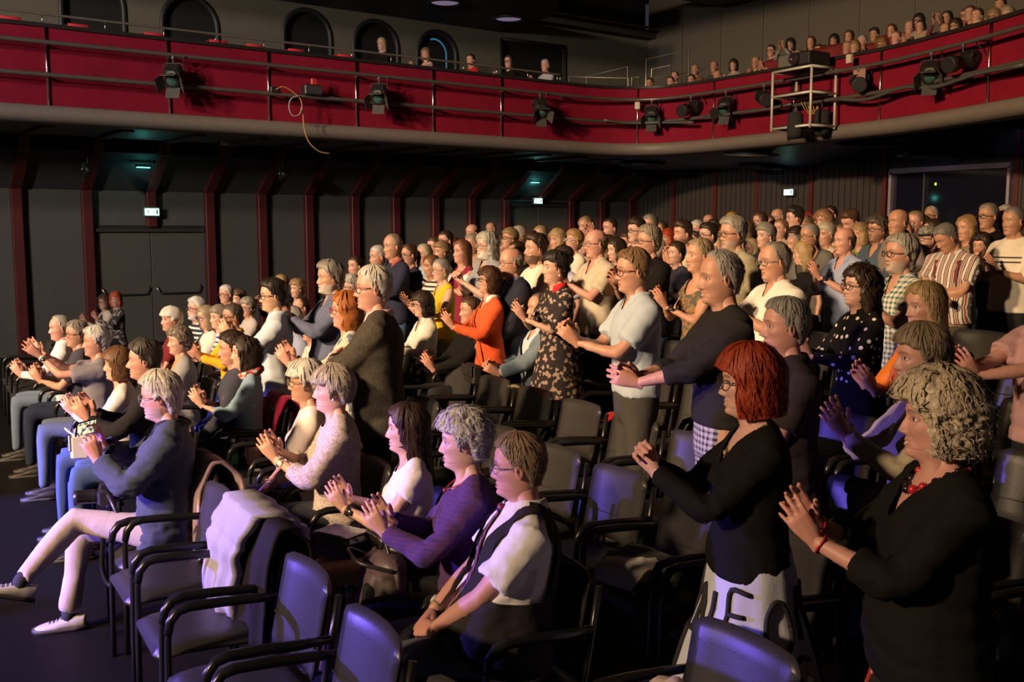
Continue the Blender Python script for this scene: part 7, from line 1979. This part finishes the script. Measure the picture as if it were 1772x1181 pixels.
# ------------------------------------------------------------------ things left on and around the chairs
def cl(c, loc):
    """chair-local point to hall point"""
    R_ = rotz(c[2].rotation_euler[2]); return tuple(R_ @ np.array(loc, float) + np.array(c[2].location))
def near_chair(x, y): return min(CHAIRS, key=lambda c: (c[0] - x) ** 2 + (c[1] - y) ** 2)
def drape(c, name, mat, label, w=.5, fl=.40, bl=.35, quilt=0., y0=0., seed=1, off=.02, lump=.012, cat='coat', skew=0.):
    """cloth hung over a chair back: up the front, over the top edge, down behind"""
    path = [(-.205 + off, .84 - fl), (-.225 + off, .70), (-.255 + off, .80), (-.285 + off * .3, .865 + off * .6), (-.315 - off * .4, .855), (-.335 - off, .78), (-.325 - off, .86 - bl)]
    path = cr([np.array(p) for p in path], 5); m = len(path); n = 26
    us = np.linspace(-.5, .5, n)
    V = []
    for i, p in enumerate(path):
        e = abs(i / (m - 1) - .48) * 2
        for u in us:
            y = y0 + u * w * (1 + .10 * e * math.sin(seed + 3 * i / m)) + skew * (.86 - p[1])
            f = math.sin(u * 17 + seed + i * .12) * .55 + math.sin(u * 31 + seed * 2 - i * .2) * .45
            d = lump * f * (.3 + e) + quilt * abs(math.sin(i * .75)) 
            s = 1 if i < m * .5 else -1
            V.append((p[0] + s * (d + .004), y, p[1] + (.02 * math.sin(u * 9 + seed) if i in (0, m - 1) else 0)))
    V = np.array(V); k = len(V)
    V2 = V.copy(); sgn = np.array([1 if i < m * .5 else -1 for i in range(m) for _ in us]); V2[:, 0] += -sgn * -(.018 + quilt) * 1.0; V2[:, 2] += np.array([.018 * math.exp(-((i / (m - 1) - .48) / .12) ** 2) for i in range(m) for _ in us])
    G = grid_faces(m, n, False)
    F = [tuple(q) for q in G] + [tuple((q + k)[::-1]) for q in G]
    rim = [j for j in range(n)] + [i * n + n - 1 for i in range(1, m)] + [(m - 1) * n + j for j in range(n - 2, -1, -1)] + [i * n for i in range(m - 2, 0, -1)]
    F += [(a, b, k + b, k + a)[::-1] for a, b in zip(rim, rim[1:] + rim[:1])]
    VV = np.concatenate([V, V2])
    o = link(name, make_mesh(name, VV, F), None, [mat], tuple(c[2].location), c[2].rotation_euler[2])
    return tag(o, label, cat)
def blob(name, p, dims, mat, label, cat, rz=0., seed=1, amp=.06, flat=.5, parts=()):
    """soft stuffed shape with a flat base"""
    n1, n2 = 26, 16
    u = np.linspace(0, math.pi, n2); ph = np.arange(n1) * 2 * math.pi / n1
    PH, U_ = np.meshgrid(ph, u)
    e = flat
    sx = np.sign(np.cos(PH)) * np.abs(np.cos(PH)) ** e; sy = np.sign(np.sin(PH)) * np.abs(np.sin(PH)) ** e
    su = np.sin(U_) ** e; cz = -np.sign(np.cos(U_)) * np.abs(np.cos(U_)) ** e
    V = np.stack([sx * su, sy * su, cz], -1).reshape(-1, 3)
    d = 1 + amp * wob(V, 4.5, seed, 5) * .6 + amp * .6 * np.abs(wob(V, 9, seed + 1, 5))
    V = V * d[:, None] * np.array(dims) / 2; V[:, 2] = np.maximum(V[:, 2], -dims[2] / 2) + dims[2] / 2
    o = link(name, make_mesh(name, V, grid_faces(n2, n1)), None, [mat], p, rz)
    return tag(o, label, cat)
DLEA = plain('black bag leather', (.020, .019, .021), .38, var=.15, bmp=.1)
# coats
cph = near_chair(1.75, 5.35)
drape(cph, 'scarf', cloth('plain', (.46, .33, .32)), 'pale pink scarf over the chair of the man with the phone', .20, .46, .34, 0, .10, 3, .045, .014, 'scarf', skew=.18)
drape(cph, 'coat', cloth('plain', (.035, .036, .06)), 'navy coat over the chair of the man with the phone', .34, .34, .30, 0, -.08, 5, .022, .014)
cpu = near_chair(row_x(0, 3.95), 4.06)
drape(cpu, 'black_coat', cloth('plain', (.016, .014, .017)), 'black coat hung over a front-row chair beneath the grey padded jacket', .46, .46, .36, 0, .08, 2, .03, .020)
drape(cpu, 'padded_jacket', cloth('plain', (.34, .33, .38)), 'grey padded jacket thrown over a front-row chair', .46, .40, .34, .022, -.10, 4, .055, .022, 'jacket', skew=-.15)
cmg = near_chair(2.75, 7.0)
drape(cmg, 'magenta_coat', cloth('plain', (.42, .02, .07)), 'magenta coat on the chair beside the woman in light blue', .40, .34, .34, 0, .02, 6, .03, .018)
cl3 = near_chair(2.3, 9.2)
drape(cl3, 'white_jacket', cloth('plain', (.60, .58, .62)), 'white jacket on an empty chair in the left rows', .44, .36, .3, .004, 0, 8, .03, .016, 'jacket')
# handbag with a programme on the lap of the woman in tan trousers
def handbag(name, p, rz, dims, mat, label, flap=True, strap=True):
    o = link(name, None, None, (), p, rz)
    L, D_, H = dims
    mb = MB(); mb.box((0, 0, H / 2), (D_, L, H), None, 0, .018); build('bag_body', mb, [mat], o, False)
    if flap: mb = MB(); mb.box((D_ / 2 + .002, 0, H * .68), (.012, L * .98, H * .62), None, 0, .005); f = build('flap', mb, [mat], o, False); mb = MB(); mb.lathe([(.009, 0), (.009, .006), (1e-4, .007)], 10, 0, np.array([[0, 0, 1], [0, 1, 0], [-1, 0, 0]]), (D_ / 2 + .008, 0, H * .45)); build('clasp', mb, [CHROME], f)
    if strap: mb = MB(); mb.tube(cr([np.array(q) for q in [(0, -L * .48, H * .9), (.05, -L * .60, H * .7), (.10, -L * .2, H * 1.02 + .01), (.06, L * .3, H * 1.05), (0, L * .48, H * .9)]], 6), .007, 6); build('strap', mb, [mat], o)
    return tag(o, label, 'bag')
hb = handbag('handbag', (2.02, 4.14, .585), YAW + .3, (.26, .15, .11), DLEA, 'small black handbag with a programme on top, on tan-trousered knees', False)
mb = MB(); mb.box((0, 0, .003), (.15, .21, .004)); 
def printed():
    m, nt, b = newmat('printed programme'); co = objco(nt); v = N(nt, 'ShaderNodeTexNoise', i_Scale=38., i_Detail=3.); nt.links.new(co, v.inputs['Vector'])
    k = mathn(nt, 'LESS_THAN', mathn(nt, 'ABSOLUTE', mathn(nt, 'SUBTRACT', v.outputs['Fac'], .5)), .016)
    nt.links.new(mixc(nt, k, (.74, .72, .74), (.25, .22, .30)), b.inputs['Base Color']); b.inputs['Roughness'].default_value = .6; return m
PRT = printed()
tag(build('programme', mb, [PRT], None, False, (2.02, 4.14, .70), YAW + .45), 'white printed programme lying on the small black handbag', 'paper')
# brown backpack hung on the armrest between the two women
bp = link('backpack', None, None, (), (2.02, 3.72, .36), YAW)
V, F, _ = remesh(*MB().add(*ellip((0, 0, .17), (.10, .17, .17), 20, 12)).add(*ellip((.07, 0, .12), (.06, .13, .10), 16, 10)).add(*ellip((.0, 0, .30), (.085, .14, .06), 16, 10)).arrays(), .012, 2)
V = V + wob(V, 32, 3, 5)[:, None] * .005
BPM = plain('mauve brown nylon', (.105, .072, .085), .5, var=.15, bmp=.15)
link('bag_body', make_mesh('bag_body', V, F), bp, [BPM])
mb = MB(); mb.tube(cr([np.array(q) for q in [(.02, -.15, .30), (.12, -.12, .355), (.14, .05, .345), (.02, .15, .31)]], 6), .009, 6); build('zip', mb, [DLEA], bp)
for s in (-1, 1): mb = MB(); mb.tube(cr([np.array(q) for q in [(0, s * .10, .34), (.02, s * .19, .24), (.03, s * .21, .05), (.02, s * .20, -.20)]], 6), [.014] * 19, 6); build('strap', mb, [BPM], bp)
mb = MB(); mb.tube(cr([np.array(q) for q in [(0, -.05, .35), (0, 0, .40), (0, .05, .35)]], 6), .008, 6); build('grab_handle', mb, [DLEA], bp)
tag(bp, 'mauve-brown backpack hanging between the two clapping seated women', 'backpack')
# big black bag on the seat beside the silver-haired woman
c = near_chair(row_x(1, 4.4), 4.36)
bb = blob('shoulder_bag', cl(c, (.02, .0, .465)), (.26, .40, .28), DLEA, 'large black shoulder bag on the seat beside the silver-haired woman', 'bag', YAW, 4, .10, .55)
mb = MB(); mb.tube(cr([np.array(q) for q in [(.10, .17, .20), (.17, .19, .10), (.18, .10, -.02), (.16, -.10, .02), (.12, -.17, .20)]], 6), .010, 6); build('strap', mb, [DLEA], bb)
mb = MB(); mb.tube([(.12, -.16, .23), (.135, 0, .245), (.12, .16, .23)], .006, 6); build('zip', mb, [CHROME], bb)
# crumpled white and pink carrier on a second-row seat
c = near_chair(row_x(1, 2.3), 2.3)
pb = blob('cloth_bag', cl(c, (.0, .0, .47)), (.26, .30, .26), cloth('plain', (.58, .46, .44)), 'crumpled pale cloth bag on a second-row seat at the bottom edge', 'bag', YAW + .4, 9, .22, .7)
# black and white carrier on a third-row seat
c = near_chair(3.05, 3.45)
tb = blob('carrier_bag', cl(c, (.06, .0, .465)), (.30, .36, .15), cloth('floral', (.50, .49, .44), (.02, .02, .02), (.50, .49, .44), (.30, .36, .30), scale=6.), 'black and white carrier bag lying on a third-row seat', 'bag', YAW, 12, .2, .6)
# pink handbag, water bottle
handbag('handbag', tuple(near_chair(2.3, 7.4)[2].location + Vector((.0, -.42, .47))), YAW - .3, (.24, .10, .15), plain('pale pink leather', (.46, .24, .20), .45, var=.1), 'pale pink flap handbag beside the woman in light blue')
bm, nt, b = newmat('green bottle plastic'); b.inputs['Base Color'].default_value = (.10, .30, .20, 1); b.inputs['Roughness'].default_value = .1; b.inputs['Transmission Weight'].default_value = .7
o = link('water_bottle', None, None, (), (2.42, 6.62, .45))
mb = MB(); mb.lathe([(.03, 0), (.034, .01), (.034, .13), (.030, .15), (.014, .185), (.013, .20)], 16); build('bottle_body', mb, [bm], o)
mb = MB(); mb.lathe([(.0345, .05), (.0350, .052), (.0350, .11), (.0345, .112)], 16); build('paper_label', mb, [plain('green bottle label', (.05, .25, .10), .6)], o)
mb = MB(); mb.lathe([(.016, .197), (.016, .217), (1e-4, .219)], 12); build('screw_cap', mb, [plain('white bottle top', (.6, .62, .6), .5)], o)
tag(o, 'small green plastic water bottle next to the pink handbag', 'bottle')
# white purse and camera in the front row
handbag('purse', (1.52, 7.0, .60), YAW - .2, (.30, .12, .17), plain('white purse leather', (.60, .57, .60), .4, var=.06), 'white studded purse on front-row knees')
o = link('camera', None, None, (), (1.28, 5.42, .66), YAW - .2)
mb = MB(); mb.box((0, 0, .05), (.07, .14, .09), None, 0, .015); mb.box((0, 0, .105), (.05, .06, .03), None, 0, .008); build('camera_body', mb, [DLEA], o, False)
mb = MB(); mb.lathe([(.036, 0), (.038, .02), (.036, .09), (.040, .095), (.040, .12), (.034, .12), (.02, .105), (1e-4, .10)], 18, 0, np.array([[0, 0, 1], [0, 1, 0], [-1, 0, 0]]), (.03, 0, .05)); build('lens', mb, [plain('lens barrel', (.018, .018, .02), .3, var=0)], o)
mb = MB(); mb.tube(cr([np.array(q) for q in [(-.02, .07, .07), (-.05, .14, .02), (-.10, .20, -.12), (-.08, .22, -.30), (-.02, .19, -.38), (.02, .15, -.28), (0, .12, -.05)]], 6), .012, 6); build('strap', mb, [DLEA], o)
tag(o, 'black camera with long lens and strap on the knees of the man with the phone', 'camera')
# blue folder
p = onX(790, 624, 4.62)
o = link('folder', None, None, (), tuple(p), YAW + .2)
mb = MB(); mb.box((0, 0, 0), (.24, .33, .008), None, 0, .002); build('cover', mb, [plain('blue card', (.04, .22, .50), .5, var=.05)], o, False)
mb = MB(); mb.box((.0, .01, .007), (.22, .28, .004)); build('sheet', mb, [plain('white sheet', (.70, .67, .62), .6, var=.05)], o, False)
tag(o, 'blue folder with white sheets on knees behind the orange sweater', 'folder')
c = near_chair(4.75, 5.5)
blob('red_cloth', cl(c, (0, 0, .465)), (.22, .28, .09), cloth('plain', (.45, .015, .02)), 'red cloth and dark jacket bundled on an empty seat', 'cloth', YAW, 7, .25, .7)
p = onX(1768, 735, 6.0)
mb = MB(); mb.box((0, 0, 0), (.16, .22, .004), roty(.5)); tag(build('leaflet', mb, [plain('white sheet', (.70, .67, .62), .6, var=.05)], None, False, tuple(p), YAW), 'white leaflet on a chair at the picture edge', 'paper')
# red flag of cloth hung before the back wall
pts = [onX(x, y, 16.86) for x, y in [(1378, 372), (1395, 366), (1412, 374), (1440, 388)]]
V = []
for i, q in enumerate(pts):
    for k in range(5): V.append((q[0] + .05 * math.sin(i * 2 + k), q[1], q[2] - .09 * k * (1 + .2 * i)))
F = [tuple(q) for q in grid_faces(4, 5, False)]
o = link('red_drape', make_mesh('red_drape', V, F), None, [cloth('plain', (.28, .03, .02))]); o.modifiers.new('thickness', 'SOLIDIFY').thickness = .02
tag(o, 'dark red cloth hung before the slatted back wall', 'cloth')
bpy.data.scenes.remove(TMP)
